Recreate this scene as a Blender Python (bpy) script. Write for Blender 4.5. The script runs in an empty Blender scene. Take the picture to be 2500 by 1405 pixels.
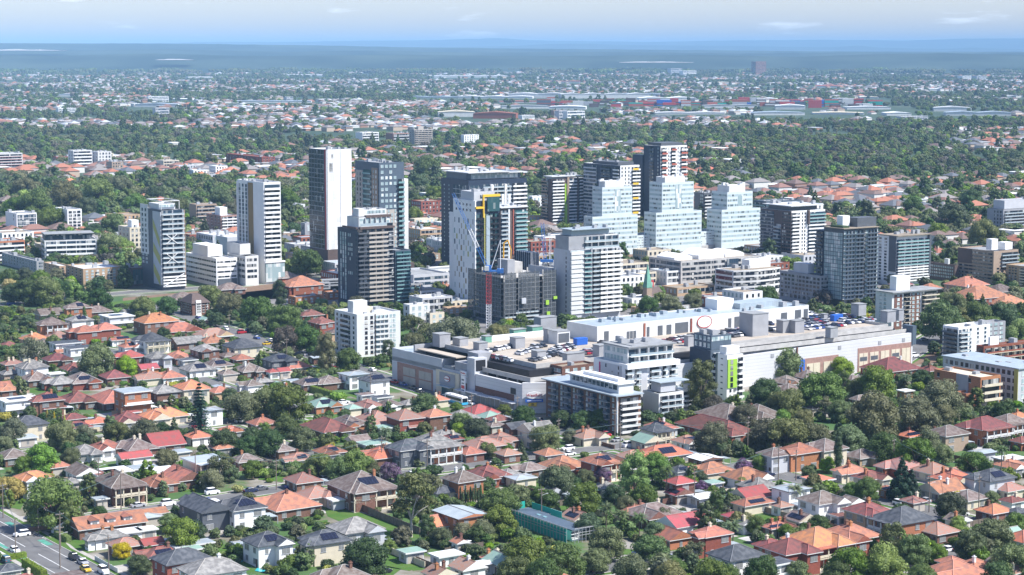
import bpy, math, random
import numpy as np
R = math.radians
random.seed(7)
# ------------------------------------------------------------------ camera
CH, F0, W0, H0, HY = 130.0, 4861.0, 2500.0, 1405.0, 118.0
PITCH = math.atan((H0/2-HY)/F0)
scene = bpy.context.scene
col = scene.collection
cam_d = bpy.data.cameras.new("camera"); cam_d.lens = 70.0; cam_d.sensor_width = 36.0
cam_d.clip_start = 1.0; cam_d.clip_end = 200000.0
cam = bpy.data.objects.new("camera", cam_d); col.objects.link(cam)
cam.location = (0, 0, CH); cam.rotation_euler = (R(90)-PITCH, 0, 0)
scene.camera = cam
# ------------------------------------------------------------------ light
SUN_AZ, SUN_EL = R(-17), R(51)           # direction the light comes from (0 = +X, to the right and behind the camera)
w = bpy.data.worlds.new("World"); scene.world = w; w.use_nodes = True
nt = w.node_tree; bg = nt.nodes["Background"]
sky = nt.nodes.new("ShaderNodeTexSky"); sky.sky_type = 'NISHITA'; sky.sun_disc = False
sky.sun_elevation = SUN_EL; sky.sun_rotation = R(90)-SUN_AZ
sky.air_density = 1.0; sky.dust_density = 0.6; sky.ozone_density = 2.0
# thin high cloud streaks
tc = nt.nodes.new("ShaderNodeTexCoord"); mp = nt.nodes.new("ShaderNodeMapping"); mp.inputs['Scale'].default_value = (9, 9, 60)
nz = nt.nodes.new("ShaderNodeTexNoise"); nz.inputs['Scale'].default_value = 2.0; nz.inputs['Detail'].default_value = 7; nz.inputs['Roughness'].default_value = .6
cr = nt.nodes.new("ShaderNodeValToRGB"); cr.color_ramp.elements[0].position = .60; cr.color_ramp.elements[1].position = .78
cr.color_ramp.elements[0].color = (.0, .0, .0, 1); cr.color_ramp.elements[1].color = (.55, .55, .55, 1)
mx = nt.nodes.new("ShaderNodeMixRGB"); mx.inputs['Color2'].default_value = (9.0, 9.6, 10.5, 1)
tint = nt.nodes.new("ShaderNodeMixRGB"); tint.blend_type = 'MULTIPLY'; tint.inputs['Fac'].default_value = 1; tint.inputs['Color2'].default_value = (.80, .79, .92, 1)
L = nt.links.new
L(tc.outputs['Generated'], mp.inputs['Vector']); L(mp.outputs[0], nz.inputs['Vector']); L(nz.outputs['Fac'], cr.inputs['Fac'])
L(sky.outputs[0], tint.inputs['Color1'])
L(cr.outputs[0], mx.inputs['Fac']); L(tint.outputs[0], mx.inputs['Color1']); L(mx.outputs[0], bg.inputs['Color'])
bg.inputs['Strength'].default_value = 0.13
sd = bpy.data.lights.new("sun", 'SUN'); sd.energy = 5.0; sd.angle = R(.5); sd.color = (1, .98, .945)
sun = bpy.data.objects.new("sun", sd); col.objects.link(sun)
sun.rotation_euler = (R(90)-SUN_EL, 0, SUN_AZ+R(90))
scene.view_settings.view_transform = 'Standard'; scene.view_settings.look = 'None'
scene.view_settings.exposure = 0.75; scene.view_settings.gamma = 1
scene.cycles.use_denoising = True
scene.cycles.max_bounces = 5; scene.cycles.diffuse_bounces = 2; scene.cycles.glossy_bounces = 2
scene.cycles.transmission_bounces = 2; scene.cycles.volume_bounces = 0; scene.cycles.transparent_max_bounces = 4
scene.cycles.use_adaptive_sampling = True
try: scene.cycles.adaptive_threshold = .015
except Exception: pass

# ------------------------------------------------------------------ picture point -> place
cp, sp = math.cos(PITCH), math.sin(PITCH)
def gp(px, py, z=0.0):
    u = (px-W0/2)/F0; v = (py-H0/2)/F0
    dy = cp-v*sp; dz = -(sp+v*cp)
    t = (z-CH)/dz
    return (u*t, dy*t)
def proj(x, y, z):
    yc = y*cp-(z-CH)*sp; zc = y*sp+(z-CH)*cp
    return (W0/2+F0*x/yc, H0/2-F0*zc/yc)
TH = R(33.5)
def axes(th): return (math.cos(th), math.sin(th)), (-math.sin(th), math.cos(th))
def solve_len(P, d, px):
    lo, hi = 0.0, 600.0
    s = 1 if d[0] > 0 else -1
    for _ in range(40):
        m = (lo+hi)/2; q = proj(P[0]+d[0]*m, P[1]+d[1]*m, 0)[0]
        if (q-px)*s < 0: lo = m
        else: hi = m
    return (lo+hi)/2
def height_at(P, py):
    lo, hi = 0.0, 200.0
    for _ in range(40):
        m = (lo+hi)/2
        if proj(P[0], P[1], m)[1] > py: lo = m
        else: hi = m
    return (lo+hi)/2

# ------------------------------------------------------------------ objects
def tag(o, label=None, cat=None, group=None, kind=None):
    if label: o["label"] = label
    if cat: o["category"] = cat
    if group: o["group"] = group
    if kind: o["kind"] = kind
    return o
def empty(name, loc=(0, 0, 0), rz=0.0):
    o = bpy.data.objects.new(name, None); o.location = (loc[0], loc[1], loc[2] if len(loc) > 2 else 0)
    o.rotation_euler = (0, 0, rz); o.empty_display_size = .5; col.objects.link(o); return o
BOXF = ((0, 3, 2, 1), (4, 5, 6, 7), (0, 1, 5, 4), (1, 2, 6, 5), (2, 3, 7, 6), (3, 0, 4, 7))
class MB:
    def __init__(s): s.v = []; s.f = []; s.m = []
    def box(s, x0, x1, y0, y1, z0, z1, m=0):
        n = len(s.v)
        s.v += [(x0, y0, z0), (x1, y0, z0), (x1, y1, z0), (x0, y1, z0), (x0, y0, z1), (x1, y0, z1), (x1, y1, z1), (x0, y1, z1)]
        for q in BOXF: s.f.append(tuple(n+i for i in q)); s.m.append(m)
        return s
    def poly(s, pts, m=0):
        n = len(s.v); s.v += [tuple(p) for p in pts]; s.f.append(tuple(range(n, n+len(pts)))); s.m.append(m); return s
    def prism(s, pts, z0, z1, m=0):
        n = len(s.v); k = len(pts)
        s.v += [(p[0], p[1], z0) for p in pts]+[(p[0], p[1], z1) for p in pts]
        s.f.append(tuple(range(n+k-1, n-1, -1))); s.f.append(tuple(range(n+k, n+2*k))); s.m += [m, m]
        for i in range(k):
            j = (i+1) % k; s.f.append((n+i, n+j, n+k+j, n+k+i)); s.m.append(m)
        return s
    def hull(s, bot, top, m=0):
        n = len(s.v); k = len(bot); s.v += list(bot)+list(top)
        s.f.append(tuple(range(n+k-1, n-1, -1))); s.f.append(tuple(range(n+k, n+2*k))); s.m += [m, m]
        for i in range(k):
            j = (i+1) % k; s.f.append((n+i, n+j, n+k+j, n+k+i)); s.m.append(m)
        return s
    def tube(s, a, b, r0, r1=None, k=6, m=0):
        r1 = r0 if r1 is None else r1
        d = [b[i]-a[i] for i in range(3)]; l = math.sqrt(sum(c*c for c in d)) or 1; d = [c/l for c in d]
        h = (1, 0, 0) if abs(d[2]) > .8 else (0, 0, 1)
        p = [d[1]*h[2]-d[2]*h[1], d[2]*h[0]-d[0]*h[2], d[0]*h[1]-d[1]*h[0]]; l = math.sqrt(sum(c*c for c in p)); p = [c/l for c in p]
        q = [d[1]*p[2]-d[2]*p[1], d[2]*p[0]-d[0]*p[2], d[0]*p[1]-d[1]*p[0]]
        n = len(s.v)
        for c, r in ((a, r0), (b, r1)):
            for i in range(k):
                t = 2*math.pi*i/k; s.v.append(tuple(c[j]+r*(math.cos(t)*p[j]+math.sin(t)*q[j]) for j in range(3)))
        for i in range(k):
            j = (i+1) % k; s.f.append((n+i, n+j, n+k+j, n+k+i)); s.m.append(m)
        s.f.append(tuple(range(n+k-1, n-1, -1))); s.f.append(tuple(range(n+k, n+2*k))); s.m += [m, m]
        return s
    def mesh(s, name, mats):
        me = bpy.data.meshes.new(name); me.from_pydata(s.v, [], s.f)
        for a in mats: me.materials.append(a)
        if len(mats) > 1: me.polygons.foreach_set('material_index', s.m)
        return me
    def build(s, name, mats, parent=None):
        if not s.f: return None
        if not isinstance(mats, (list, tuple)): mats = [mats]
        o = bpy.data.objects.new(name, s.mesh(name, mats)); col.objects.link(o); o.parent = parent; return o
def inst(name, me, parent=None, loc=(0, 0, 0), rz=0.0, sc=(1, 1, 1)):
    o = bpy.data.objects.new(name, me); col.objects.link(o); o.parent = parent
    o.location = loc; o.rotation_euler = (0, 0, rz); o.scale = sc; return o

# ------------------------------------------------------------------ materials
def N(t, ty, **k):
    n = t.nodes.new(ty)
    for a, b in k.items(): setattr(n, a, b)
    return n
def mat(name, c, rough=.7, spec=.3, noise=0.0, nscale=.6, c2=None, rnd=0.0, metallic=0.0, emit=None, lines=None, bump=0, detail=4, contrast=(.35, .65)):
    """plain surface: colour, mottled towards c2 by a noise in object space, hue and value varied per object by rnd"""
    m = bpy.data.materials.new(name); m.use_nodes = True; t = m.node_tree; b = t.nodes['Principled BSDF']
    b.inputs['Roughness'].default_value = rough; b.inputs['Metallic'].default_value = metallic
    b.inputs['Specular IOR Level'].default_value = spec
    c4 = (*c, 1); out = None
    if noise or c2:
        tc = N(t, 'ShaderNodeTexCoord'); nz = N(t, 'ShaderNodeTexNoise'); nz.inputs['Scale'].default_value = nscale; nz.inputs['Detail'].default_value = detail
        rp = N(t, 'ShaderNodeMapRange'); rp.inputs[1].default_value = contrast[0]; rp.inputs[2].default_value = contrast[1]
        t.links.new(tc.outputs['Object'], nz.inputs['Vector']); t.links.new(nz.outputs['Fac'], rp.inputs[0])
        mx = N(t, 'ShaderNodeMixRGB'); mx.inputs['Color1'].default_value = c4
        mx.inputs['Color2'].default_value = (*(c2 or [x*(1-noise) for x in c]), 1)
        t.links.new(rp.outputs[0], mx.inputs['Fac']); out = mx.outputs[0]
        if lines:
            ax, per, dark = lines
            sx = N(t, 'ShaderNodeSeparateXYZ'); t.links.new(tc.outputs['Object'], sx.inputs[0])
            ml = N(t, 'ShaderNodeMath', operation='MULTIPLY'); ml.inputs[1].default_value = 1/per; t.links.new(sx.outputs[ax], ml.inputs[0])
            fr = N(t, 'ShaderNodeMath', operation='FRACT'); t.links.new(ml.outputs[0], fr.inputs[0])
            lt = N(t, 'ShaderNodeMath', operation='LESS_THAN'); lt.inputs[1].default_value = .12; t.links.new(fr.outputs[0], lt.inputs[0])
            m2 = N(t, 'ShaderNodeMixRGB'); t.links.new(lt.outputs[0], m2.inputs['Fac']); t.links.new(out, m2.inputs['Color1']); m2.inputs['Color2'].default_value = (*[x*dark for x in c], 1); out = m2.outputs[0]
    if rnd:
        oi = N(t, 'ShaderNodeObjectInfo'); hs = N(t, 'ShaderNodeHueSaturation')
        if out: t.links.new(out, hs.inputs['Color'])
        else: hs.inputs['Color'].default_value = c4
        r1 = N(t, 'ShaderNodeMapRange'); r1.inputs[3].default_value = 1-rnd; r1.inputs[4].default_value = 1+rnd
        t.links.new(oi.outputs['Random'], r1.inputs[0]); t.links.new(r1.outputs[0], hs.inputs['Value'])
        ml = N(t, 'ShaderNodeMath', operation='MULTIPLY'); ml.inputs[1].default_value = 37.7; t.links.new(oi.outputs['Random'], ml.inputs[0])
        fr = N(t, 'ShaderNodeMath', operation='FRACT'); t.links.new(ml.outputs[0], fr.inputs[0])
        r2 = N(t, 'ShaderNodeMapRange'); r2.inputs[3].default_value = .5-rnd*.06; r2.inputs[4].default_value = .5+rnd*.06
        t.links.new(fr.outputs[0], r2.inputs[0]); t.links.new(r2.outputs[0], hs.inputs['Hue']); out = hs.outputs[0]
    if out: t.links.new(out, b.inputs['Base Color'])
    else: b.inputs['Base Color'].default_value = c4
    return m
def glass(name, c, blind=(.55, .55, .52), amt=.35, cw=1.3, ch=3.1, spec=.6):
    """window glass with some panes backed by pale blinds"""
    m = bpy.data.materials.new(name); m.use_nodes = True; t = m.node_tree; b = t.nodes['Principled BSDF']
    b.inputs['Roughness'].default_value = .12; b.inputs['Specular IOR Level'].default_value = spec
    tc = N(t, 'ShaderNodeTexCoord'); mp = N(t, 'ShaderNodeMapping'); mp.inputs['Scale'].default_value = (1/cw, 1/cw, 1/ch)
    t.links.new(tc.outputs['Object'], mp.inputs[0])
    fl = N(t, 'ShaderNodeVectorMath', operation='FLOOR'); t.links.new(mp.outputs[0], fl.inputs[0])
    wn = N(t, 'ShaderNodeTexWhiteNoise', noise_dimensions='3D'); t.links.new(fl.outputs[0], wn.inputs['Vector'])
    lt = N(t, 'ShaderNodeMath', operation='LESS_THAN'); lt.inputs[1].default_value = amt; t.links.new(wn.outputs['Value'], lt.inputs[0])
    sc = N(t, 'ShaderNodeMath', operation='MULTIPLY'); t.links.new(lt.outputs[0], sc.inputs[0])
    ml = N(t, 'ShaderNodeMath', operation='MULTIPLY'); ml.inputs[1].default_value = 9.7; t.links.new(wn.outputs['Value'], ml.inputs[0])
    fr = N(t, 'ShaderNodeMath', operation='FRACT'); t.links.new(ml.outputs[0], fr.inputs[0]); t.links.new(fr.outputs[0], sc.inputs[1])
    mx = N(t, 'ShaderNodeMixRGB'); mx.inputs['Color1'].default_value = (*c, 1); mx.inputs['Color2'].default_value = (*blind, 1)
    t.links.new(sc.outputs[0], mx.inputs['Fac']); t.links.new(mx.outputs[0], b.inputs['Base Color'])
    return m
def leafmat(name, c, rnd=.3, tr=.25, c2=None, nscale=.5):
    m = bpy.data.materials.new(name); m.use_nodes = True; t = m.node_tree; b = t.nodes['Principled BSDF']; o = t.nodes['Material Output']
    b.inputs['Roughness'].default_value = .55; b.inputs['Specular IOR Level'].default_value = .25
    oi = N(t, 'ShaderNodeObjectInfo'); hs = N(t, 'ShaderNodeHueSaturation')
    ge = N(t, 'ShaderNodeNewGeometry'); r0 = N(t, 'ShaderNodeMapRange'); r0.inputs[3].default_value = 0; r0.inputs[4].default_value = 1
    t.links.new(ge.outputs['Random Per Island'], r0.inputs[0])
    mx = N(t, 'ShaderNodeMixRGB'); mx.inputs['Color1'].default_value = (*c, 1); mx.inputs['Color2'].default_value = (*(c2 or (c[0]*1.5, c[1]*1.4, c[2]*1.1)), 1)
    t.links.new(r0.outputs[0], mx.inputs['Fac']); t.links.new(mx.outputs[0], hs.inputs['Color'])
    r1 = N(t, 'ShaderNodeMapRange'); r1.inputs[3].default_value = 1-rnd; r1.inputs[4].default_value = 1+rnd
    t.links.new(oi.outputs['Random'], r1.inputs[0]); t.links.new(r1.outputs[0], hs.inputs['Value'])
    ml = N(t, 'ShaderNodeMath', operation='MULTIPLY'); ml.inputs[1].default_value = 53.3; t.links.new(oi.outputs['Random'], ml.inputs[0])
    fr = N(t, 'ShaderNodeMath', operation='FRACT'); t.links.new(ml.outputs[0], fr.inputs[0])
    r2 = N(t, 'ShaderNodeMapRange'); r2.inputs[3].default_value = .475; r2.inputs[4].default_value = .525
    t.links.new(fr.outputs[0], r2.inputs[0]); t.links.new(r2.outputs[0], hs.inputs['Hue'])
    m3 = N(t, 'ShaderNodeMath', operation='MULTIPLY'); m3.inputs[1].default_value = 17.9; t.links.new(oi.outputs['Random'], m3.inputs[0])
    f3 = N(t, 'ShaderNodeMath', operation='FRACT'); t.links.new(m3.outputs[0], f3.inputs[0])
    r3 = N(t, 'ShaderNodeMapRange'); r3.inputs[3].default_value = .65; r3.inputs[4].default_value = 1.1
    t.links.new(f3.outputs[0], r3.inputs[0]); t.links.new(r3.outputs[0], hs.inputs['Saturation'])
    t.links.new(hs.outputs[0], b.inputs['Base Color'])
    if tr:
        tl = N(t, 'ShaderNodeBsdfTranslucent'); t.links.new(hs.outputs[0], tl.inputs['Color'])
        ms = N(t, 'ShaderNodeMixShader'); ms.inputs[0].default_value = tr
        t.links.new(b.outputs[0], ms.inputs[1]); t.links.new(tl.outputs[0], ms.inputs[2]); t.links.new(ms.outputs[0], o.inputs['Surface'])
    return m
WH = (.80, .80, .78)
M = dict(
 white=mat('white_render', WH, .6, noise=.08, nscale=.15), white2=mat('off_white_render', (.66, .66, .64), .7, noise=.12, nscale=.2),
 cream=mat('cream_render', (.62, .55, .42), .8, noise=.12), beige=mat('beige_render', (.43, .39, .34), .8, noise=.1),
 lgrey=mat('light_grey_cladding', (.50, .51, .53), .6, noise=.1, nscale=.2), grey=mat('grey_concrete', (.33, .335, .35), .8, noise=.15, nscale=.3),
 dgrey=mat('dark_grey_cladding', (.10, .11, .125), .6, noise=.15), navy=mat('navy_cladding', (.030, .045, .075), .5, noise=.2),
 slate=mat('slate_blue_cladding', (.09, .12, .155), .5, noise=.15), black=mat('black_metal', (.02, .02, .024), .5),
 brown=mat('brown_cladding', (.115, .082, .072), .7, noise=.2), tan=mat('tan_cladding', (.36, .27, .20), .7, noise=.12),
 bronze=mat('bronze_cladding', (.26, .16, .05), .4, noise=.1), concrete=mat('pale_concrete', (.47, .455, .43), .85, noise=.22, nscale=.35),
 deck=mat('car_park_concrete', (.44, .38, .31), .9, noise=.25, nscale=.12, detail=8), panel=mat('white_panels', (.60, .60, .605), .5, noise=.06, nscale=.1, lines=(2, 1.3, .8)),
 brick=mat('brown_brick', (.20, .105, .075), .9, noise=.3, nscale=2, rnd=.15), obrick=mat('orange_brick', (.42, .18, .09), .9, noise=.2, nscale=2, rnd=.12),
 rbrick=mat('red_brick', (.26, .085, .055), .9, noise=.25, nscale=2, rnd=.12), ybrick=mat('blond_brick', (.47, .33, .21), .9, noise=.15, nscale=2, rnd=.1),
 pinkbrick=mat('pink_brick', (.36, .22, .18), .9, noise=.2, nscale=1), mint=mat('pale_glass_cladding', (.60, .67, .67), .25, .5, noise=.10, nscale=.25),
 tealbal=mat('teal_glass_balustrade', (.20, .36, .36), .15, .6, noise=.1), glassbal=mat('pale_glass_balustrade', (.36, .43, .46), .15, .6, noise=.1),
 lime=mat('lime_panel', (.33, .55, .06), .5), yellow=mat('yellow_panel', (.75, .48, .04), .5), redp=mat('red_panel', (.45, .05, .05), .5),
 orangep=mat('rust_red_panel', (.40, .11, .07), .6), olive=mat('mustard_panel', (.42, .40, .12), .6), magenta=mat('magenta_panel', (.45, .03, .15), .5),
 blue=mat('blue_paint', (.03, .13, .5), .5), cyan=mat('green_safety_mesh', (.02, .34, .27), .8), gsteel=mat('galvanised_steel', (.36, .37, .38), .5, .4, noise=.1),
 roofgrey=mat('membrane_roof', (.30, .31, .315), .85, noise=.3, nscale=.25), roofwhite=mat('white_flat_roof', (.58, .59, .59), .7, noise=.2, nscale=.25),
 roofblue=mat('blue_grey_metal_roof', (.36, .42, .46), .45, .4, noise=.2, nscale=.3, lines=(0, 1.2, .85)), rooftan=mat('tan_gravel_roof', (.30, .25, .19), .95, noise=.3, nscale=.2),
 gd=glass('dark_glass', (.016, .022, .032)), gk=glass('black_glass', (.014, .02, .034), amt=.10), gb=glass('blue_glass', (.03, .055, .085), amt=.3), gt=glass('teal_glass', (.03, .085, .095), amt=.25),
 gl=glass('pale_glass', (.30, .39, .40), amt=.45, blind=(.75, .75, .72)), gw=glass('house_window_glass', (.03, .04, .05), amt=.3, blind=(.4, .4, .38)),
 asphalt=mat('asphalt', (.155, .152, .15), .9, noise=.25, nscale=.15, detail=8, rnd=0), path=mat('footpath_concrete', (.40, .375, .34), .9, noise=.2, nscale=.4),
 kerb=mat('kerb_concrete', (.44, .42, .39), .9, noise=.15), grass=mat('mown_grass', (.055, .125, .022), .95, .1, c2=(.085, .14, .035), nscale=.25, detail=8),
 paint=mat('road_paint', (.62, .62, .60), .7, noise=.2, nscale=1), greenpaint=mat('green_lane_paint', (.10, .32, .24), .7, noise=.3, nscale=1),
 timber=mat('grey_timber', (.17, .135, .105), .9, noise=.3, nscale=1.5, rnd=.25), steelred=mat('red_steel', (.45, .07, .07), .5), steelw=mat('white_steel', (.70, .70, .72), .5), steelb=mat('blue_steel', (.04, .15, .42), .5),
 pumpy=mat('yellow_machine_paint', (.70, .36, .02), .45), rubber=mat('tyre_rubber', (.02, .02, .02), .9), solar=mat('solar_cells', (.014, .016, .032), .25, .4, noise=.2, lines=(0, 1.0, 1.8)),
 pool=mat('pool_water', (.05, .42, .46), .08, .6), copper=mat('green_copper', (.16, .36, .27), .6, noise=.2), soil=mat('brown_soil', (.20, .13, .085), .95, noise=.25),
)
def rail(n): return None
# ------------------------------------------------------------------ tree shapes (crown about 1 wide, standing on z = 0)
def quads_mesh(name, C, Nn, S, mats, rng, asp=.7):
    """leaf clumps: one small quad per centre C, normal Nn, size S"""
    n = len(C); r = rng.normal(size=(n, 3)); t = np.cross(Nn, r); t /= np.linalg.norm(t, axis=1)[:, None]+1e-9; b = np.cross(Nn, t)
    t *= S[:, None]; b *= (S*asp)[:, None]
    V = np.stack([C-t*.9, C-b+t*.15, C+t, C+b*.9-t*.1], 1).reshape(-1, 3)
    me = bpy.data.meshes.new(name); me.vertices.add(4*n); me.vertices.foreach_set('co', V.ravel())
    me.loops.add(4*n); me.loops.foreach_set('vertex_index', np.arange(4*n, dtype=np.int32))
    me.polygons.add(n); me.polygons.foreach_set('loop_start', np.arange(0, 4*n, 4, dtype=np.int32)); me.polygons.foreach_set('loop_total', np.full(n, 4, dtype=np.int32))
    for a in mats: me.materials.append(a)
    me.update(calc_edges=True); return me
def lobes_leaves(lobes, n, size, rng, out=.75, jit=.55, inner=.55, low=.3):
    """leaf centres on the outside of a set of ellipsoid lobes (cx,cy,cz,rx,ry,rz)"""
    Lb = np.array(lobes); area = (Lb[:, 3]*Lb[:, 5]); k = rng.choice(len(Lb), int(n*1.9), p=area/area.sum())
    d = rng.normal(size=(len(k), 3)); d /= np.linalg.norm(d, axis=1)[:, None]
    rr = (1-(1-inner)*rng.random(len(k))**2.2)
    P = Lb[k, :3]+d*Lb[k, 3:]*rr[:, None]
    keep = np.ones(len(P), bool)
    for j in range(len(Lb)):
        q = (P-Lb[j, :3])/Lb[j, 3:]; ins = (np.sum(q*q, 1) < .62) & (k != j); keep &= ~ins
    keep &= (d[:, 2] > -.75) | (rng.random(len(k)) < low)
    P = P[keep][:n]; d = d[keep][:n]
    Nn = d*out+rng.normal(size=P.shape)*jit; Nn[:, 2] += .25; Nn /= np.linalg.norm(Nn, axis=1)[:, None]
    S = size*(.6+.8*rng.random(len(P)))
    return P, Nn, S
def core(lobes, k=.72, seg=(7, 5)):
    """dark-by-shade inner leaf mass so a crown is not see-through everywhere"""
    mb = MB(); nu, nv = seg
    for (x, y, z, rx, ry, rz) in lobes:
        n = len(mb.v)
        for i in range(nv+1):
            ph = math.pi*i/nv
            for j in range(nu):
                t = 2*math.pi*j/nu; mb.v.append((x+rx*k*math.sin(ph)*math.cos(t), y+ry*k*math.sin(ph)*math.sin(t), z+rz*k*math.cos(ph)))
        for i in range(nv):
            for j in range(nu):
                a = n+i*nu+j; b2 = n+i*nu+(j+1) % nu; mb.f.append((a, a+nu, b2+nu, b2)); mb.m.append(0)
    return mb
def crown_mesh(name, kind, seed, n, size, mat_):
    rng = np.random.default_rng(seed); rd = random.Random(seed); lobes = []
    if kind == 'round':
        m = rd.randint(13, 19)
        for i in range(m):
            a = 2.4*i+rd.uniform(-.5, .5); q = math.sqrt((i+.3)/m); r = rd.uniform(.13, .22)
            rad = (.5-r*.8)*q; z = .20+.42*math.sqrt(max(0, 1-(q*.95)**2))*1.15+rd.uniform(-.10, .07)
            lobes.append((rad*math.cos(a), rad*math.sin(a), z, r, r, r*.82))
        for i in range(7):
            a = i*1.05+rd.uniform(-.3, .3); lobes.append((.29*math.cos(a), .29*math.sin(a), .21+rd.uniform(-.03, .05), .16, .16, .13))
    elif kind == 'tall':
        for i in range(19):
            z = .16+i*.065; rad = .30*math.sin(math.pi*min(1, (i+2)/22))**.7; a = 2.4*i+rd.uniform(-.4, .4); r = rd.uniform(.13, .2)
            lobes.append((rad*math.cos(a), rad*math.sin(a), z, r, r, r*.95))
    elif kind == 'gum':
        for i in range(17):
            a = 2.4*i+rd.uniform(-.6, .6); q = rd.uniform(.25, 1); r = rd.uniform(.085, .16)
            lobes.append(((.5-r)*q*math.cos(a), (.5-r)*q*math.sin(a), .42+rd.uniform(0, .58)*(1.1-q*.6), r, r, r*.62))
    elif kind == 'cypress':
        for i in range(9):
            z = .35+i*.42; r = .42*(math.sin(math.pi*(i+1.6)/11.2)**.8)
            lobes.append((rd.uniform(-.05, .05), rd.uniform(-.05, .05), z, r, r, .38))
    elif kind == 'cone':
        for i in range(26):
            t = i/25; z = .12+t*1.35; rad = .34*(1-t)**.85; a = 2.4*i; r = .05+.15*(1-t)
            lobes.append((rad*math.cos(a), rad*math.sin(a), z, r, r, r*1.1))
    elif kind == 'shrub':
        for i in range(7):
            a = 2.4*i; q = .25*math.sqrt(i/7); r = rd.uniform(.2, .3)
            lobes.append((q*math.cos(a), q*math.sin(a), .22+rd.uniform(0, .14), r, r, r*.8))
    if kind == 'norfolk':
        P = []; D = []
        for t in np.linspace(0, 1, 17):
            z = .18+t*2.0; rad = .5*(1-t)**.8+.03; nb = 9
            for b2 in range(nb):
                a = 2*math.pi*b2/nb+t*20+rd.uniform(-.2, .2)
                for s in np.linspace(.1, 1, 10):
                    for q in range(2):
                        P.append((rad*s*math.cos(a)+rd.uniform(-.03, .03), rad*s*math.sin(a)+rd.uniform(-.03, .03), z-.08*s*s*rad*2+rd.uniform(-.025, .025)))
                        D.append((rd.uniform(-.4, .4), rd.uniform(-.4, .4), 1))
        P = np.array(P); D = np.array(D); D /= np.linalg.norm(D, axis=1)[:, None]
        me = quads_mesh(name, P, D, np.full(len(P), .05)*rng.uniform(.7, 1.3, len(P)), [mat_], rng)
        return me, [(0, 0, .9, .14, .14, .75)]
    P, D, S = lobes_leaves(lobes, n, size, rng, inner=.35 if kind == 'gum' else .6)
    return quads_mesh(name, P, D, S, [mat_], rng), lobes
def join_core(me, lobes, k, mat_, name):
    """leaf quads and inner mass as one crown mesh"""
    mb = core(lobes, k); nv = len(me.vertices); co = np.empty(nv*3); me.vertices.foreach_get('co', co)
    V = np.concatenate([co.reshape(-1, 3), np.array(mb.v)]); n = nv//4
    lv = np.concatenate([np.arange(nv), nv+np.array(mb.f).ravel()]).astype(np.int32); nf = n+len(mb.f)
    m2 = bpy.data.meshes.new(name); m2.vertices.add(len(V)); m2.vertices.foreach_set('co', V.ravel())
    m2.loops.add(len(lv)); m2.loops.foreach_set('vertex_index', lv)
    m2.polygons.add(nf); m2.polygons.foreach_set('loop_start', np.arange(0, 4*nf, 4, dtype=np.int32)); m2.polygons.foreach_set('loop_total', np.full(nf, 4, dtype=np.int32))
    m2.materials.append(mat_); m2.update(calc_edges=True); bpy.data.meshes.remove(me); return m2
def palm_crown(name, seed, mat_, nf=34, droop=1.0):
    rd = random.Random(seed); mb = MB()
    for i in range(nf):
        a = i*2.4+rd.uniform(-.2, .2); el = R(75-85*(i/nf))+rd.uniform(-.1, .1); x = y = 0.0; z = 1.0; px_, pz = 0.0, 1.0; ln = .5*rd.uniform(.85, 1.1)
        pts = [(0, 1.0)]; e = el
        for s in range(7):
            px_ += ln/7*math.cos(e); pz += ln/7*math.sin(e); e -= R(13)*droop; pts.append((px_, pz))
        for s in range(7):
            (r0, z0), (r1, z1) = pts[s], pts[s+1]; w0 = .075*math.sin(math.pi*(s+.7)/8.2); w1 = .075*math.sin(math.pi*(s+1.7)/8.2)
            if s == 6: w1 = .01
            for sg in (-1, 1):
                for h in range(2):     # leaflets as gappy blades
                    q0 = r0+(r1-r0)*h*.5; q1 = q0+(r1-r0)*.36; za = z0+(z1-z0)*h*.5; zb = za+(z1-z0)*.36; ww = w0+(w1-w0)*h*.5
                    def P(r, o, zz): return (r*math.cos(a)-o*math.sin(a), r*math.sin(a)+o*math.cos(a), zz)
                    mb.poly([P(q0, 0, za), P(q1, 0, zb), P(q1+.03, sg*ww, zb-ww*.45), P(q0+.03, sg*ww, za-ww*.45)])
    return mb.mesh(name, [mat_])
LM = dict(G=leafmat('mid_green_leaves', (.090, .140, .030)), D=leafmat('dark_green_leaves', (.050, .090, .027), c2=(.082, .132, .034)), B=leafmat('bright_green_leaves', (.14, .235, .03), rnd=.2),
 O=leafmat('olive_gum_leaves', (.115, .128, .046), c2=(.165, .175, .07)), Y=leafmat('yellow_leaves', (.38, .32, .015), rnd=.12, c2=(.45, .42, .03)), U=leafmat('purple_blossom', (.20, .06, .24), rnd=.1, c2=(.10, .08, .08)),
 W=leafmat('grey_brown_leaves', (.11, .10, .07), c2=(.15, .13, .10)), N=leafmat('blue_green_needles', (.022, .058, .036), c2=(.035, .075, .045)), P=leafmat('palm_fronds', (.07, .12, .035), c2=(.14, .18, .06)))
bark = mat('grey_bark', (.16, .13, .10), .95, noise=.3, nscale=3, rnd=.2); palebark = mat('pale_gum_bark', (.50, .46, .40), .9, noise=.25, nscale=2)
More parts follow.
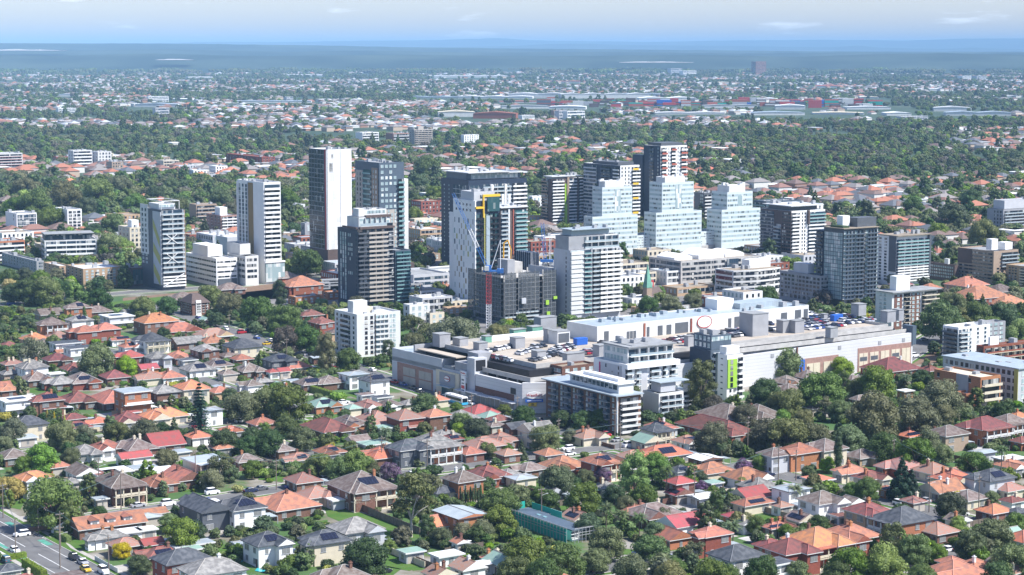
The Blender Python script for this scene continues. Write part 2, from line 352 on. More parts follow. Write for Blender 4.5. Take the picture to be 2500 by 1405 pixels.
def trunk_mesh(name, kind, seed, m):
    rd = random.Random(seed); mb = MB()
    if kind == 'palm': mb.tube((0, 0, -.02), (0, 0, .5), .035, .03, 7); mb.tube((0, 0, .5), (0, 0, 1.0), .03, .034, 7)
    elif kind in ('cypress', 'cone', 'norfolk'): mb.tube((0, 0, -.02), (0, 0, .5 if kind != 'norfolk' else 2.1), .03, .02 if kind != 'norfolk' else .006, 6)
    elif kind == 'shrub': mb.tube((0, 0, -.02), (0, 0, .2), .03, .02, 5)
    else:
        h = .30 if kind != 'tall' else .34
        g2 = .62 if kind == 'gum' else 1; mb.tube((0, 0, -.02), (.01, .01, h), .034*g2, .026*g2, 7)
        for i in range(6):
            a = i*1.05+rd.uniform(-.3, .3); r = rd.uniform(.18, .34)*(1 if kind != 'tall' else .6); zz = rd.uniform(.5, .72) if kind != 'tall' else rd.uniform(.7, 1.1)
            q = (r*math.cos(a), r*math.sin(a), zz); mid = (q[0]*.4, q[1]*.4, h+(zz-h)*.5)
            mb.tube((.01, .01, h-.03), mid, .019*g2, .013*g2, 5); mb.tube(mid, q, .013, .005, 5)
    return mb.mesh(name, [m])
TREES = {}      # (kind, colour) -> list of (crown mesh, trunk mesh)
def treeset(kind, colr, cnt, n, size, seed0, k=.7):
    out = []
    for i in range(cnt):
        me, lb = crown_mesh('crown', kind, seed0+i, n, size, LM[colr])
        me = join_core(me, lb, k, LM[colr], 'crown'); out.append((me, trunk_mesh('trunk', kind, seed0+i, palebark if kind == 'gum' else bark)))
    TREES[(kind, colr)] = out
for ci, c_ in enumerate('GDBOYUW'): treeset('round', c_, 3 if c_ in 'GDBO' else 1, 5200, .020, 100+10*ci)
for c_ in 'GDOB': treeset('tall', c_, 2, 4600, .022, 200+ord(c_))
treeset('gum', 'O', 3, 3600, .021, 400, .45); treeset('cypress', 'D', 2, 3000, .04, 420, .8); treeset('cypress', 'Y', 1, 2500, .05, 425, .8)
treeset('cone', 'D', 2, 4000, .026, 430, .8); treeset('norfolk', 'N', 1, 10, .03, 440, .8); treeset('cone', 'N', 2, 4200, .03, 445, .8)
for c_ in 'GDBYU': treeset('shrub', c_, 2, 1300, .045, 500+ord(c_), .8)
TREES[('palm', 'P')] = [(palm_crown('crown', 1+i, LM['P'], 46), trunk_mesh('trunk', 'palm', 1, bark)) for i in range(2)]
TREES[('slimpalm', 'P')] = [(palm_crown('crown', 11, LM['P'], 26, 1.2), trunk_mesh('trunk', 'palm', 1, bark))]

# ------------------------------------------------------------------ ground, hills, haze
def setting(name, mb, m): return tag(mb.build(name, m), kind='structure')
gm = bpy.data.materials.new('suburban_ground'); gm.use_nodes = True; t = gm.node_tree; b = t.nodes['Principled BSDF']; b.inputs['Roughness'].default_value = .95
tc = N(t, 'ShaderNodeTexCoord')
def noi(sc, det=6): n = N(t, 'ShaderNodeTexNoise'); n.inputs['Scale'].default_value = sc; n.inputs['Detail'].default_value = det; t.links.new(tc.outputs['Object'], n.inputs['Vector']); return n.outputs['Fac']
def ramp(src, *st):
    r = N(t, 'ShaderNodeValToRGB'); e = r.color_ramp.elements
    while len(e) < len(st): e.new(.5)
    for i, (p_, c_) in enumerate(st): e[i].position = p_; e[i].color = (*c_, 1)
    t.links.new(src, r.inputs['Fac']); return r.outputs[0]
near = ramp(noi(.055, 9), (.38, (.045, .105, .022)), (.50, (.065, .12, .03)), (.56, (.15, .135, .09)), (.66, (.27, .25, .22)))
far = ramp(noi(.012, 6), (.35, (.020, .045, .022)), (.55, (.035, .065, .03)), (.7, (.07, .09, .055)))
vl = N(t, 'ShaderNodeVectorMath', operation='LENGTH'); t.links.new(tc.outputs['Object'], vl.inputs[0])
mr = N(t, 'ShaderNodeMapRange'); mr.inputs[1].default_value = 900; mr.inputs[2].default_value = 1500; t.links.new(vl.outputs['Value'], mr.inputs[0])
mx = N(t, 'ShaderNodeMixRGB'); t.links.new(mr.outputs[0], mx.inputs['Fac']); t.links.new(near, mx.inputs['Color1']); t.links.new(far, mx.inputs['Color2']); t.links.new(mx.outputs[0], b.inputs['Base Color'])
gx = [-62000, -30000, -12000, -5000, -2500, -1400, -800, -400, 0, 400, 800, 1400, 2500, 5000, 12000, 30000, 62000]
gy = [-3000, -800, 0, 400, 600, 800, 1000, 1300, 1700, 2500, 4000, 7000, 12000, 20000, 35000, 62000]
g = MB(); g.v = [(x, y, 0) for y in gy for x in gx]; nx = len(gx)
for j in range(len(gy)-1):
    for i in range(nx-1): g.f.append((j*nx+i, j*nx+i+1, (j+1)*nx+i+1, (j+1)*nx+i)); g.m.append(0)
setting('ground', g, gm)
hillm = mat('forest_hills', (.012, .028, .018), .95, noise=.4, nscale=.0016, c2=(.045, .068, .045), detail=12, contrast=(.42, .66))
def hills(name, D, prof, depth, seed):
    """a long low ridge with real breadth; prof = (picture x, picture y of the crest)"""
    rd = random.Random(seed); mb = MB(); xs = np.arange(-1500, 4001, 20.0); py = np.interp(xs, [p[0] for p in prof], [p[1] for p in prof]); rows = []
    for k, f in enumerate((0, .35, .75, 1, .8, 0)):
        row = []
        for i, x in enumerate(xs):
            dd = D+(k-3)*depth/3; hh = CH+(HY-py[i]+rd.uniform(-.35, .35))/F0*D
            row.append(len(mb.v)); mb.v.append(((x-W0/2)/F0*dd, dd, max(0, hh)*f-(1 if f == 0 else 0)))
        rows.append(row)
    for a, b2 in zip(rows, rows[1:]):
        for i in range(len(xs)-1): mb.f.append((a[i], a[i+1], b2[i+1], b2[i])); mb.m.append(0)
    o = setting(name, mb, hillm)
    for p in o.data.polygons: p.use_smooth = True
hills('forest_ridge', 17500, [(-300, 105), (0, 106), (300, 107), (500, 108), (800, 112), (1000, 116), (1250, 119), (1600, 122), (2000, 126), (2500, 127), (2800, 127)], 3500, 1)
hills('wooded_rise', 14300, [(-300, 121), (200, 124), (420, 121), (700, 127), (900, 124), (1150, 129), (1500, 127), (1800, 131), (2100, 128), (2300, 132), (2500, 129), (2800, 131)], 1500, 5)
hills('wooded_rise', 11800, [(-300, 133), (150, 136), (380, 131), (620, 137), (1000, 134), (1300, 138), (1700, 134), (1950, 139), (2150, 132), (2300, 130), (2500, 135), (2800, 136)], 1300, 6)
def quarry(x0, x1, y, th_, D, seed):
    rd = random.Random(seed); z = CH-(y-HY)/F0*D; n = 14; top = []; bot = []
    for i in range(n+1):
        x = (x0+(x1-x0)*i/n-W0/2)/F0*D; e = math.sin(math.pi*min(1, (i+.4)/n*1.02)); h = th_/F0*D*e*rd.uniform(.5, 1)
        top.append((x, D, z+h)); bot.append((x, D-60, z-1))
    mb = MB(); k = len(top); mb.v = bot+top+[(p_[0], D+90, z-4) for p_ in bot]
    for i in range(n): mb.f += [(i, i+1, k+i+1, k+i), (k+i, k+i+1, 2*k+i+1, 2*k+i)]; mb.m += [0, 0]
    setting('quarry_face', mb, M['concrete'])
quarry(-60, 172, 123.5, 3.5, 13750, 1); quarry(388, 478, 146, 2.6, 10900, 2); quarry(1510, 1690, 152, 2, 10500, 5)
hills('low_hills', 30000, [(-300, 118), (900, 118), (1100, 116), (1250, 113), (1330, 108), (1430, 107), (1500, 110), (1800, 113), (1990, 116), (2050, 115), (2075, 112), (2100, 112), (2140, 117), (2300, 120), (2360, 117), (2500, 121), (2800, 121)], 5000, 2)
hills('far_mountains', 38000, [(-300, 110), (450, 105), (480, 103), (700, 103), (900, 100), (1060, 99), (1180, 95), (1230, 94), (1290, 99), (1400, 101), (1600, 103), (1750, 100), (2000, 98), (2200, 100), (2350, 95), (2500, 95), (2800, 96)], 4000, 3)
hz = MB().box(-66000, 66000, -3500, 66000, -3, 345).build('haze', None); hz.data.materials.clear()
hm = bpy.data.materials.new('haze_air'); hm.use_nodes = True; t2 = hm.node_tree; t2.nodes.remove(t2.nodes['Principled BSDF'])
pv = N(t2, 'ShaderNodeVolumePrincipled'); pv.inputs['Density'].default_value = HAZE_D = 5.2e-5; pv.inputs['Color'].default_value = (.42, .71, 1.0, 1); pv.inputs['Anisotropy'].default_value = -.35
t2.links.new(pv.outputs[0], t2.nodes['Material Output'].inputs['Volume']); hz.data.materials.append(hm); tag(hz, kind='stuff', label='pale blue haze in the air over the suburbs', cat='haze')

# ------------------------------------------------------------------ distant trees and houses that no one could count
RNG = np.random.default_rng(5)
def scatter(n, y0, y1, dpow=1.0):
    """random ground places between picture rows y0 (far) and y1 (near), even over the ground"""
    D0, D1 = CH*F0/(y1-HY), CH*F0/(y0-HY); D = np.sqrt(RNG.random(n)*(D1**2-D0**2)+D0**2) if dpow == 1 else D0*(D1/D0)**RNG.random(n)
    x = (RNG.random(n)-.5)*1.16*W0/F0*D; return x, D
def vnoise(x, y, s, seed):
    """smooth lattice noise for clearings and clusters"""
    r = np.random.default_rng(seed); T = r.random((256, 256)); u = x/s; v = y/s; i = np.floor(u).astype(int); j = np.floor(v).astype(int); a = u-i; b2 = v-j
    a = a*a*(3-2*a); b2 = b2*b2*(3-2*b2); g = lambda p, q: T[p % 256, q % 256]
    return (g(i, j)*(1-a)+g(i+1, j)*a)*(1-b2)+(g(i, j+1)*(1-a)+g(i+1, j+1)*a)*b2
BLOCK = []      # places kept free of scattered trees: (x, y, radius)
def blocked(x, y):
    bad = np.zeros(len(x), bool)
    for (bx, by, br) in BLOCK: bad |= (x-bx)**2+(y-by)**2 < br*br
    return bad
def nearroad(x, y):
    bad = np.zeros(len(x), bool)
    for (a, b_, r) in RW: bad |= (x-a)**2+(y-b_)**2 < (r+1)**2
    return bad
def inhouse(x, y, m=1.0):
    bad = np.zeros(len(x), bool)
    for h in HOUSES:
        dx, dy = x-h[0], y-h[1]; c, s = math.cos(h[4]), math.sin(h[4]); bad |= (np.abs(dx*c+dy*s) < h[2]/2+m) & (np.abs(-dx*s+dy*c) < h[3]/2+m)
    return bad
def rowpx(D): return HY+CH*F0/D
# --- houses far away: one mesh
def far_houses():
    xs, ys, ws, ls, hs, an, kd = [], [], [], [], [], [], []
    def add(n, y0, y1, thr, sc, dp=1):
        x, D = scatter(n, y0, y1, dp); q = vnoise(x, D, 420, 3)*.7+vnoise(x, D, 75, 4)*.3; k = (q > thr+.06*np.clip((x/D-.04)*8, 0, 1)*(D < 3700)) & ~blocked(x, D); x, D = x[k], D[k]
        # snap to street rows so that they line up along the grid
        a = .58; c, s = math.cos(a), math.sin(a); u = x*c+D*s; v = -x*s+D*c; row = 34.0; v = np.round(v/row)*row+RNG.uniform(-4, 4, len(v)); u = np.round(u/17)*17+RNG.uniform(-2.5, 2.5, len(u))
        x = u*c-v*s; D = u*s+v*c; n = len(x)
        xs.append(x); ys.append(D); ws.append(RNG.uniform(10, 15, n)*sc); ls.append(RNG.uniform(12, 20, n)*sc); hs.append(np.where(RNG.random(n) < .25, 6.3, 3.6)*(sc**.4)); an.append(a+np.where(RNG.random(n) < .5, 0, math.pi/2)); kd.append(RNG.random(n))
    add(4600, 345, 600, .41, 1.05); add(9300, 258, 345, .49, 1.1); add(13700, 188, 258, .50, 1.1); add(8700, 158, 188, .47, 1.4)
    x, y, w_, l_, h_, a, k = map(np.concatenate, (xs, ys, ws, ls, hs, an, kd)); n = len(x)
    flat = (k > .80) | ((y > 3600) & (k > .66)); rh = np.where(flat, .3, w_*.24)
    c, s = np.cos(a), np.sin(a); ov = .6
    def pt(u, v, z): return np.stack([x+u*c-v*s, y+u*s+v*c, z+0*x], 1)
    hw, hl = w_/2, l_/2; ins = np.where(flat, .2, np.minimum(hw, hl)*.95)
    V = [pt(-hw, -hl, 0), pt(hw, -hl, 0), pt(hw, hl, 0), pt(-hw, hl, 0), pt(-hw, -hl, h_), pt(hw, -hl, h_), pt(hw, hl, h_), pt(-hw, hl, h_),
         pt(-hw-ov, -hl-ov, h_-.05), pt(hw+ov, -hl-ov, h_-.05), pt(hw+ov, hl+ov, h_-.05), pt(-hw-ov, hl+ov, h_-.05),
         pt(-hw*.97+ins, -hl+ins, h_+rh), pt(hw*.97-ins, -hl+ins, h_+rh), pt(hw*.97-ins, hl-ins, h_+rh), pt(-hw*.97+ins, hl-ins, h_+rh)]
    V = np.stack(V, 1).reshape(-1, 3); base = np.arange(n)[:, None]*16
    F = np.array([[0, 1, 5, 4], [1, 2, 6, 5], [2, 3, 7, 6], [3, 0, 4, 7], [8, 9, 13, 12], [9, 10, 14, 13], [10, 11, 15, 14], [11, 8, 12, 15], [12, 13, 14, 15], [8, 11, 10, 9]])
    Fi = (base[:, None, :]+F[None]).reshape(-1)
    rm = np.zeros(n, int); r = RNG.random(n)
    rm[:] = np.select([r < .30, r < .48, r < .62, r < .80], [0, 1, 2, 3], 4); rm = np.where((y > 2600) & (RNG.random(n) < .55) & (rm < 2), np.where(RNG.random(n) < .5, 3, 5), rm); rm = np.where(flat, np.where(RNG.random(n) < .6, 6, 5), rm)
    wm = 7+np.select([r*7.3 % 1 < .35, r*7.3 % 1 < .65], [0, 1], 2)
    mi = np.concatenate([np.repeat(wm[:, None], 4, 1), np.repeat(rm[:, None], 6, 1)], 1).reshape(-1)
    me = bpy.data.meshes.new('distant_houses'); me.vertices.add(len(V)); me.vertices.foreach_set('co', V.ravel()); me.loops.add(len(Fi)); me.loops.foreach_set('vertex_index', Fi.astype(np.int32))
    nf = len(Fi)//4; me.polygons.add(nf); me.polygons.foreach_set('loop_start', np.arange(0, 4*nf, 4, dtype=np.int32)); me.polygons.foreach_set('loop_total', np.full(nf, 4, dtype=np.int32))
    for c_ in ((.33, .14, .09), (.22, .12, .095), (.16, .11, .095), (.22, .20, .19), (.11, .12, .135), (.42, .44, .45), (.72, .72, .71)): me.materials.append(mat('far_roof', c_, .8))
    for c_ in ((.62, .60, .56), (.33, .19, .13), (.45, .36, .27)): me.materials.append(mat('far_wall', c_, .8))
    me.polygons.foreach_set('material_index', mi.astype(np.int32)); me.update(calc_edges=True); me.shade_flat()
    o = bpy.data.objects.new('distant_houses', me); col.objects.link(o); tag(o, 'uncountable distant suburban houses with orange, brown and pale roofs spread to the horizon', 'houses', kind='stuff')
    return x, y
def gn_scatter(name, P, scl, rot, idx, variants, label, cat):
    """one stuff object: the variant meshes instanced on a cloud of points"""
    me = bpy.data.meshes.new(name); me.from_pydata([tuple(p) for p in P], [], [])
    for an_, ty, da in (('scl', 'FLOAT', scl), ('rotz', 'FLOAT', rot), ('vi', 'INT', idx)):
        at = me.attributes.new(an_, ty, 'POINT'); at.data.foreach_set('value', da)
    o = bpy.data.objects.new(name, me); col.objects.link(o)
    cc = bpy.data.collections.new(name+'_kinds')
    for i, (vm, z) in enumerate(variants):
        vo = bpy.data.objects.new('%s_%02d' % (cat, i), vm); cc.objects.link(vo)
    ng = bpy.data.node_groups.new(name, 'GeometryNodeTree'); ng.interface.new_socket('Geometry', in_out='INPUT', socket_type='NodeSocketGeometry'); ng.interface.new_socket('Geometry', in_out='OUTPUT', socket_type='NodeSocketGeometry')
    gi = ng.nodes.new('NodeGroupInput'); go = ng.nodes.new('NodeGroupOutput'); ci = ng.nodes.new('GeometryNodeCollectionInfo'); ci.inputs['Collection'].default_value = cc
    ci.inputs['Separate Children'].default_value = True; ci.inputs['Reset Children'].default_value = True
    ip = ng.nodes.new('GeometryNodeInstanceOnPoints'); ip.inputs['Pick Instance'].default_value = True
    def na(nm, ty): n = ng.nodes.new('GeometryNodeInputNamedAttribute'); n.data_type = ty; n.inputs['Name'].default_value = nm; return n.outputs[0]
    cx = ng.nodes.new('ShaderNodeCombineXYZ'); ng.links.new(na('rotz', 'FLOAT'), cx.inputs[2]); er = ng.nodes.new('FunctionNodeEulerToRotation'); ng.links.new(cx.outputs[0], er.inputs[0])
    ng.links.new(gi.outputs[0], ip.inputs['Points']); ng.links.new(ci.outputs[0], ip.inputs['Instance']); ng.links.new(na('vi', 'INT'), ip.inputs['Instance Index'])
    ng.links.new(er.outputs[0], ip.inputs['Rotation']); ng.links.new(na('scl', 'FLOAT'), ip.inputs['Scale']); ng.links.new(ip.outputs[0], go.inputs[0])
    md = o.modifiers.new('scatter', 'NODES'); md.node_group = ng
    tag(o, label, cat, kind='stuff'); return o
def far_trees():
    V = []
    spec = [('round', 'G', 0), ('round', 'D', 1), ('round', 'O', 2), ('round', 'G', 3), ('tall', 'D', 4), ('round', 'D', 5), ('gum', 'O', 6), ('round', 'B', 7), ('cone', 'D', 8), ('round', 'W', 9)]
    for k, c_, i in spec:
        me, lb = crown_mesh('crown', k, 700+i, 620, .052, LM[c_]); V.append((join_core(me, lb, .82, LM[c_], 'crown'), 0))
    wts = np.array([.23, .11, .20, .16, .03, .07, .07, .06, .01, .06]); wts /= wts.sum()
    # wide flat groves for the farthest belt
    for c_, i in (('G', 0), ('D', 1), ('O', 2)):
        rd = random.Random(i); lb = [(rd.uniform(-.45, .45), rd.uniform(-.45, .45), rd.uniform(.05, .16), .11, .11, .08) for _ in range(26)]
        P_, D_, S_ = lobes_leaves(lb, 800, .04, np.random.default_rng(i)); me = quads_mesh('grove', P_, D_, S_, [LM[c_]], np.random.default_rng(i)); V.append((join_core(me, lb, .85, LM[c_], 'crown'), 0))
    P, S, I = [], [], []
    def add(n, y0, y1, thr, s0, s1, grove=False, hx=None, dp=1):
        x, D = scatter(n, y0, y1, dp); q = vnoise(x, D, 260, 11)*.55+vnoise(x, D, 60, 12)*.45; k = (q > thr) & ~blocked(x, D) & ~nearroad(x, D) & ~inhouse(x, D); x, D = x[k], D[k]; n = len(x)
        P.append(np.stack([x, D, np.full(n, -.2)], 1)); S.append(RNG.uniform(s0, s1, n)*(.75+.5*vnoise(x, D, 120, 13)))
        I.append(10+RNG.integers(0, 3, n) if grove else RNG.choice(10, n, p=wts))
    add(1500, 600, 748, .36, 6, 11); add(900, 560, 600, .3, 7, 12); add(4300, 430, 560, .34, 7, 13); add(9900, 300, 430, .43, 7, 13); add(13700, 225, 300, .42, 8, 14); add(14300, 180, 225, .40, 9, 15); add(9900, 150, 180, .30, 60, 110, True); add(7100, 133, 150, .2, 110, 200, True)
    P = np.concatenate(P); S = np.concatenate(S); I = np.concatenate(I)
    # small even differences of size
    gn_scatter('distant_trees', P, S.astype(np.float32), RNG.uniform(0, 6.28, len(P)).astype(np.float32), I.astype(np.int32), V, 'uncountable distant street and garden trees forming a green canopy to the horizon', 'trees')

def undergrowth():
    """bushes, creepers and small garden trees that fill the gaps between the near houses"""
    V = []
    for k, c_, i in (('shrub', 'G', 0), ('shrub', 'D', 1), ('shrub', 'B', 2), ('round', 'G', 3), ('round', 'D', 4), ('round', 'O', 5), ('tall', 'G', 6), ('shrub', 'Y', 7)):
        me, lb = crown_mesh('crown', k, 800+i, 900, .05, LM[c_]); V.append((join_core(me, lb, .8, LM[c_], 'crown'), 0))
    n = 15000; x, D = scatter(n, 742, 1440); q = vnoise(x, D, 24, 31)*.6+vnoise(x, D, 9, 32)*.4
    big = [b_ for b_ in BLOCK[:NBLOCK0]]; bad = np.zeros(n, bool)
    for (a, b_, r) in big: bad |= (x-a)**2+(D-b_)**2 < (r*.95)**2
    for (a, b_) in LAWN: bad |= (x-a)**2+(D-b_)**2 < 64
    s = RNG.uniform(1.4, 4.2, n)+2.6*(RNG.random(n) < .16); k = (q > .47) & ~bad & ~nearroad(x, D) & ~inhouse(x, D, .7); x, D, s = x[k], D[k], s[k]; n = len(x)
    gn_scatter('garden_greenery', np.stack([x, D, np.full(n, -.1)], 1), s.astype(np.float32), RNG.uniform(0, 6.28, n).astype(np.float32), RNG.choice(8, n, p=[.25, .22, .12, .13, .13, .08, .04, .03]).astype(np.int32), V, 'uncountable bushes and creepers filling the gardens between the near houses', 'garden plants')
# ------------------------------------------------------------------ building kit
class B:
    """a building: root empty at its near corner on the ground; local +x runs right and away, local +y runs left and away"""
    def __init__(s, name, xl, xf, xr, yb, yt=None, th=None, label=None, cat='building', group=None, L=None, W=None, hgt=None, z0=0):
        s.th = TH if th is None else R(th); P = gp(xf, yb, z0); e1, e2 = axes(s.th); s.P = P; s.e1, s.e2 = e1, e2
        s.L = L if L else solve_len(P, e2, xl); s.W = W if W else solve_len(P, e1, xr)
        s.H = hgt if hgt else height_at(P, yt)
        s.root = empty(name, (P[0], P[1], 0), s.th); tag(s.root, label, cat, group)
        s.fl = {}; s.parts = {}
        c = s.world(s.W/2, s.L/2); BLOCK.append((c[0], c[1], math.hypot(s.W, s.L)*.42))
        if max(s.W, s.L) > 2*min(s.W, s.L):
            for t in (.12, .88):
                c = s.world(s.W*t, s.L/2) if s.W > s.L else s.world(s.W/2, s.L*t); BLOCK.append((c[0], c[1], min(s.W, s.L)*.7))
    def world(s, x, y): return (s.P[0]+s.e1[0]*x+s.e2[0]*y, s.P[1]+s.e1[1]*x+s.e2[1]*y)
    def loc(s, px, py, z=0):
        """local place of a picture point at height z"""
        g = gp(px, py, z); dx, dy = g[0]-s.P[0], g[1]-s.P[1]
        return (dx*s.e1[0]+dy*s.e1[1], dx*s.e2[0]+dy*s.e2[1])
    def zat(s, x, y, py):
        return height_at(s.world(x, y), py)
    def part(s, name, mb, m, parent=None): return mb.build(name, m, parent or s.root)
    def vol(s, m, x0=0, x1=None, y0=0, y1=None, z0=0, z1=None, name='wall', par=True, roof='roofgrey', ph=.9):
        x1 = s.W if x1 is None else x1; y1 = s.L if y1 is None else y1; z1 = s.H if z1 is None else z1
        mb = MB()
        if par:      # parapet round a sunken roof
            t = .35; mb.box(x0, x1, y0, y1, z0, z1-ph)
            mb.box(x0, x1, y0, y0+t, z1-ph, z1); mb.box(x0, x1, y1-t, y1, z1-ph, z1); mb.box(x0, x0+t, y0+t, y1-t, z1-ph, z1); mb.box(x1-t, x1, y0+t, y1-t, z1-ph, z1)
        else: mb.box(x0, x1, y0, y1, z0, z1)
        o = s.part(name, mb, M[m] if isinstance(m, str) else m)
        if par and roof:
            s.part('roof', MB().box(x0+t+.02, x1-t-.02, y0+t+.02, y1-t-.02, z1-ph, z1-ph+.06), M[roof])
        return o
    def _b(s, mb, face, u0, u1, d0, d1, z0, z1, org=(0, 0), m=0):
        if face == 'F': mb.box(org[0]+u0, org[0]+u1, org[1]-d1, org[1]-d0, z0, z1, m)
        elif face == 'S': mb.box(org[0]-d1, org[0]-d0, org[1]+u0, org[1]+u1, z0, z1, m)
        elif face == 'K': mb.box(org[0]+u0, org[0]+u1, org[1]+d0, org[1]+d1, z0, z1, m)   # back, org at back plane
        else: mb.box(org[0]+d0, org[0]+d1, org[1]+u0, org[1]+u1, z0, z1, m)              # 'E' far right end
    def slot(s, name, key, mats):
        k = (name, key)
        if k not in s.fl: s.fl[k] = (MB(), mats)
        return s.fl[k][0]
    def flush(s):
        for (name, key), (mb, mats) in s.fl.items(): mb.build(name, [M[a] if isinstance(a, str) else a for a in mats], s.root)
        s.fl = {}
    def fac(s, face, u0, u1, z0, z1, n, style, org=(0, 0), g='gd', m='white', m2=None, k=None, ww=1.4, h0=.32, h1=.92, dep=1.2, bal=.34, every=1, sp=None, rd=None, key='', skip=0):
        """one stretch of facade between heights z0..z1 with n floors"""
        h = (z1-z0)/n; rd = rd or random.Random(int(u0*7+z0*3+n)); full = u1-u0
        for i in range(n):
            a = z0+i*h; ky = (face, round(org[0]+org[1], 1), round(a/ (every*h+.001)), key)
            if style == 'band':
                w = s.slot('window_band', ky+(g,), [g, m]); s._b(w, face, u0, u1, 0, .06, a+h*h0, a+h*h1, org)
                if sp:
                    q = u0+sp
                    while q < u1-.3: s._b(w, face, q-.12, q+.12, .06, .12, a+h*h0, a+h*h1, org, 1); q += sp
            elif style == 'balc':
                w = s.slot('window_band', ky+(g,), [g, m]); s._b(w, face, u0, u1, 0, .05, a+.1, a+h*.88, org)
                c = s.slot('balcony', ky+(m2 or m, m), [m2 or m, m]); s._b(c, face, u0, u1, .05, dep, a-.12, a+.12, org, 1)
                s._b(c, face, u0, u1, dep-.12, dep, a+.12, a+h*bal, org, 0)
                if sp:
                    q = u0+sp
                    while q < u1-.3: s._b(c, face, q-.1, q+.1, .05, dep-.13, a+.12, a+h-.12, org, 1); q += sp
            elif style == 'punch':
                w = s.slot('window_row', ky+(g,), [g, m]); kk = k or max(1, int(full/(ww*2)))
                for j in range(kk):
                    if skip and rd.random() < skip: continue
                    c = u0+full*(j+.5)/kk; s._b(w, face, c-ww/2, c+ww/2, 0, .06, a+h*h0, a+h*h1, org)
                    s._b(w, face, c-ww/2-.1, c+ww/2+.1, .0, .14, a+h*h0-.14, a+h*h0-.01, org, 1)
            elif style == 'curtain':
                w = s.slot('window_band', ky+(g,), [g, m]); s._b(w, face, u0, u1, 0, .06, a+.14, a+h-.14, org)
                s._b(w, face, u0, u1, .0, .14, a-.13, a+.13, org, 1)
                q = u0; st = sp or 1.5
                while q < u1+.01: s._b(w, face, q-.05, q+.05, .06, .13, a+.14, a+h-.14, org, 1); q += st
            elif style == 'blank': pass
    def panel(s, face, u0, u1, z0, z1, m, d=.1, org=(0, 0), name='panel', d0=.0):
        mb = MB(); s._b(mb, face, u0, u1, d0, d, z0, z1, org); return s.part(name, mb, M[m])
    def units(s, x0, x1, y0, y1, z, n, seed=1, m='gsteel', hi=2.2):
        rd = random.Random(seed)
        for i in range(n):
            a = rd.uniform(x0, x1); b_ = rd.uniform(y0, y1); w_ = rd.uniform(1, 2.6); l_ = rd.uniform(1, 3); h_ = rd.uniform(.7, hi)
            mb = MB().box(a-w_/2, a+w_/2, b_-l_/2, b_+l_/2, z, z+h_).box(a-w_/2+.15, a+w_/2-.15, b_-l_/2+.15, b_+l_/2-.15, z+h_, z+h_+.12, 1)
            s.part('rooftop_unit', mb, [M[m], M['grey']])
# ------------------------------------------------------------------ the towers, left to right
def tower_white_bronze():
    b = B('apartment_tower', 583, 647, 688, 694, 446, label='slim white tower with a bronze strip up its blank left side and window rows on its right')
    L_, W_, H_ = b.L, b.W, b.H; z1 = H_*.23
    b.vol('white', ph=1.2); b.panel('S', L_*.40, L_*.57, z1, H_-1, 'bronze', .25, name='bronze_strip')
    b.fac('S', L_*.60, L_*.97, z1, H_-2, 19, 'punch', g='gb', ww=2.2, k=3, m='lgrey', h0=.15, h1=.95)
    b.panel('S', L_*.57, L_*.60, z1, H_-1, 'lgrey', .5, name='fin'); b.panel('S', L_*.965, L_-.02, z1, H_-1, 'white', .6, name='fin')
    b.fac('F', .5, W_-.4, z1, H_-4.2, 15, 'balc', g='gd', m='white', m2='white', dep=.9, bal=.42)
    b.fac('F', .5, W_-.4, H_-4.2, H_-1, 1, 'balc', g='gb', m='white', dep=.9)
    b.fac('F', .4, W_-.4, H_*.05, z1-1, 5, 'band', g='gl', m='white', sp=2, h0=.1)
    b.panel('F', -.3, W_+1.6, z1-1.2, z1-.4, 'white', 1.6, name='canopy')
    b.panel('F', .2, W_+1.4, H_*.02, z1-1.2, 'gl', 1.2, name='shopfront'); b.flush(); b.units(1, W_-1, 4, L_-3, H_-1.2, 6, 3)
tower_white_bronze()
b = B('office_podium', 560, 600, 632, 699, 626, label='white low podium with strip windows joined to the slim bronze striped tower', cat='building')
b.vol('white2', ph=1); b.fac('F', 1, b.W-1, b.H*.2, b.H*.95, 4, 'band', sp=4, h0=.3, h1=.8); b.fac('S', 1, b.L-1, b.H*.2, b.H*.95, 4, 'band', sp=4, h0=.3, h1=.8); b.flush()
b.vol('white2', b.W*.1, b.W*.9, b.L*.4, b.L*1.2, b.H, b.H+6, name='upper_storey')

b = B('apartment_tower', 757, 801, 860, 660, 366, label='tallest tower on the left, dark glass on one side and a blank white wall on the other')
L_, W_, H_ = b.L, b.W, b.H; zp = H_*.17
b.vol('brown', z1=zp, name='podium_wall', par=False); b.vol('white', x0=.4, z0=zp, ph=.8)
b.vol('navy', x0=0, x1=.4, z0=zp, z1=H_-.2, name='dark_wall', par=False)
b.fac('S', L_*.17, L_-.3, zp, H_-.4, 21, 'curtain', g='gk', m='gsteel', sp=3.9); b.panel('S', 0, L_*.04, zp, H_-.3, 'white', .3, name='fin'); b.panel('S', L_*.05, L_*.12, zp, H_, 'redp', .12, name='red_strip')
b.flush(); rd = random.Random(4)
for i in range(16): b.panel('F', .5+rd.random()*W_*.4, .5+W_*.45+rd.random()*W_*.1, zp+3.3*rd.randint(0, 18), zp+3.3*rd.randint(0, 18), 'white', .0, name='panel') if 0 else None
mb = MB()
for i in range(22): mb.box(.5, W_-.05, -.03, 0, zp+i*(H_-zp)/22, zp+i*(H_-zp)/22+.07)
for j in (.25, .5, .55, .75): mb.box(W_*j, W_*j+.08, -.035, 0, zp, H_-1)
for i in range(14): u = rd.uniform(.03, .42)*W_; z = zp+rd.randint(0, 20)*(H_-zp)/22; mb.box(u+.4, u+W_*.2, -.028, 0, z+.1, z+(H_-zp)/22*rd.choice((1, 2))-.02, 1)
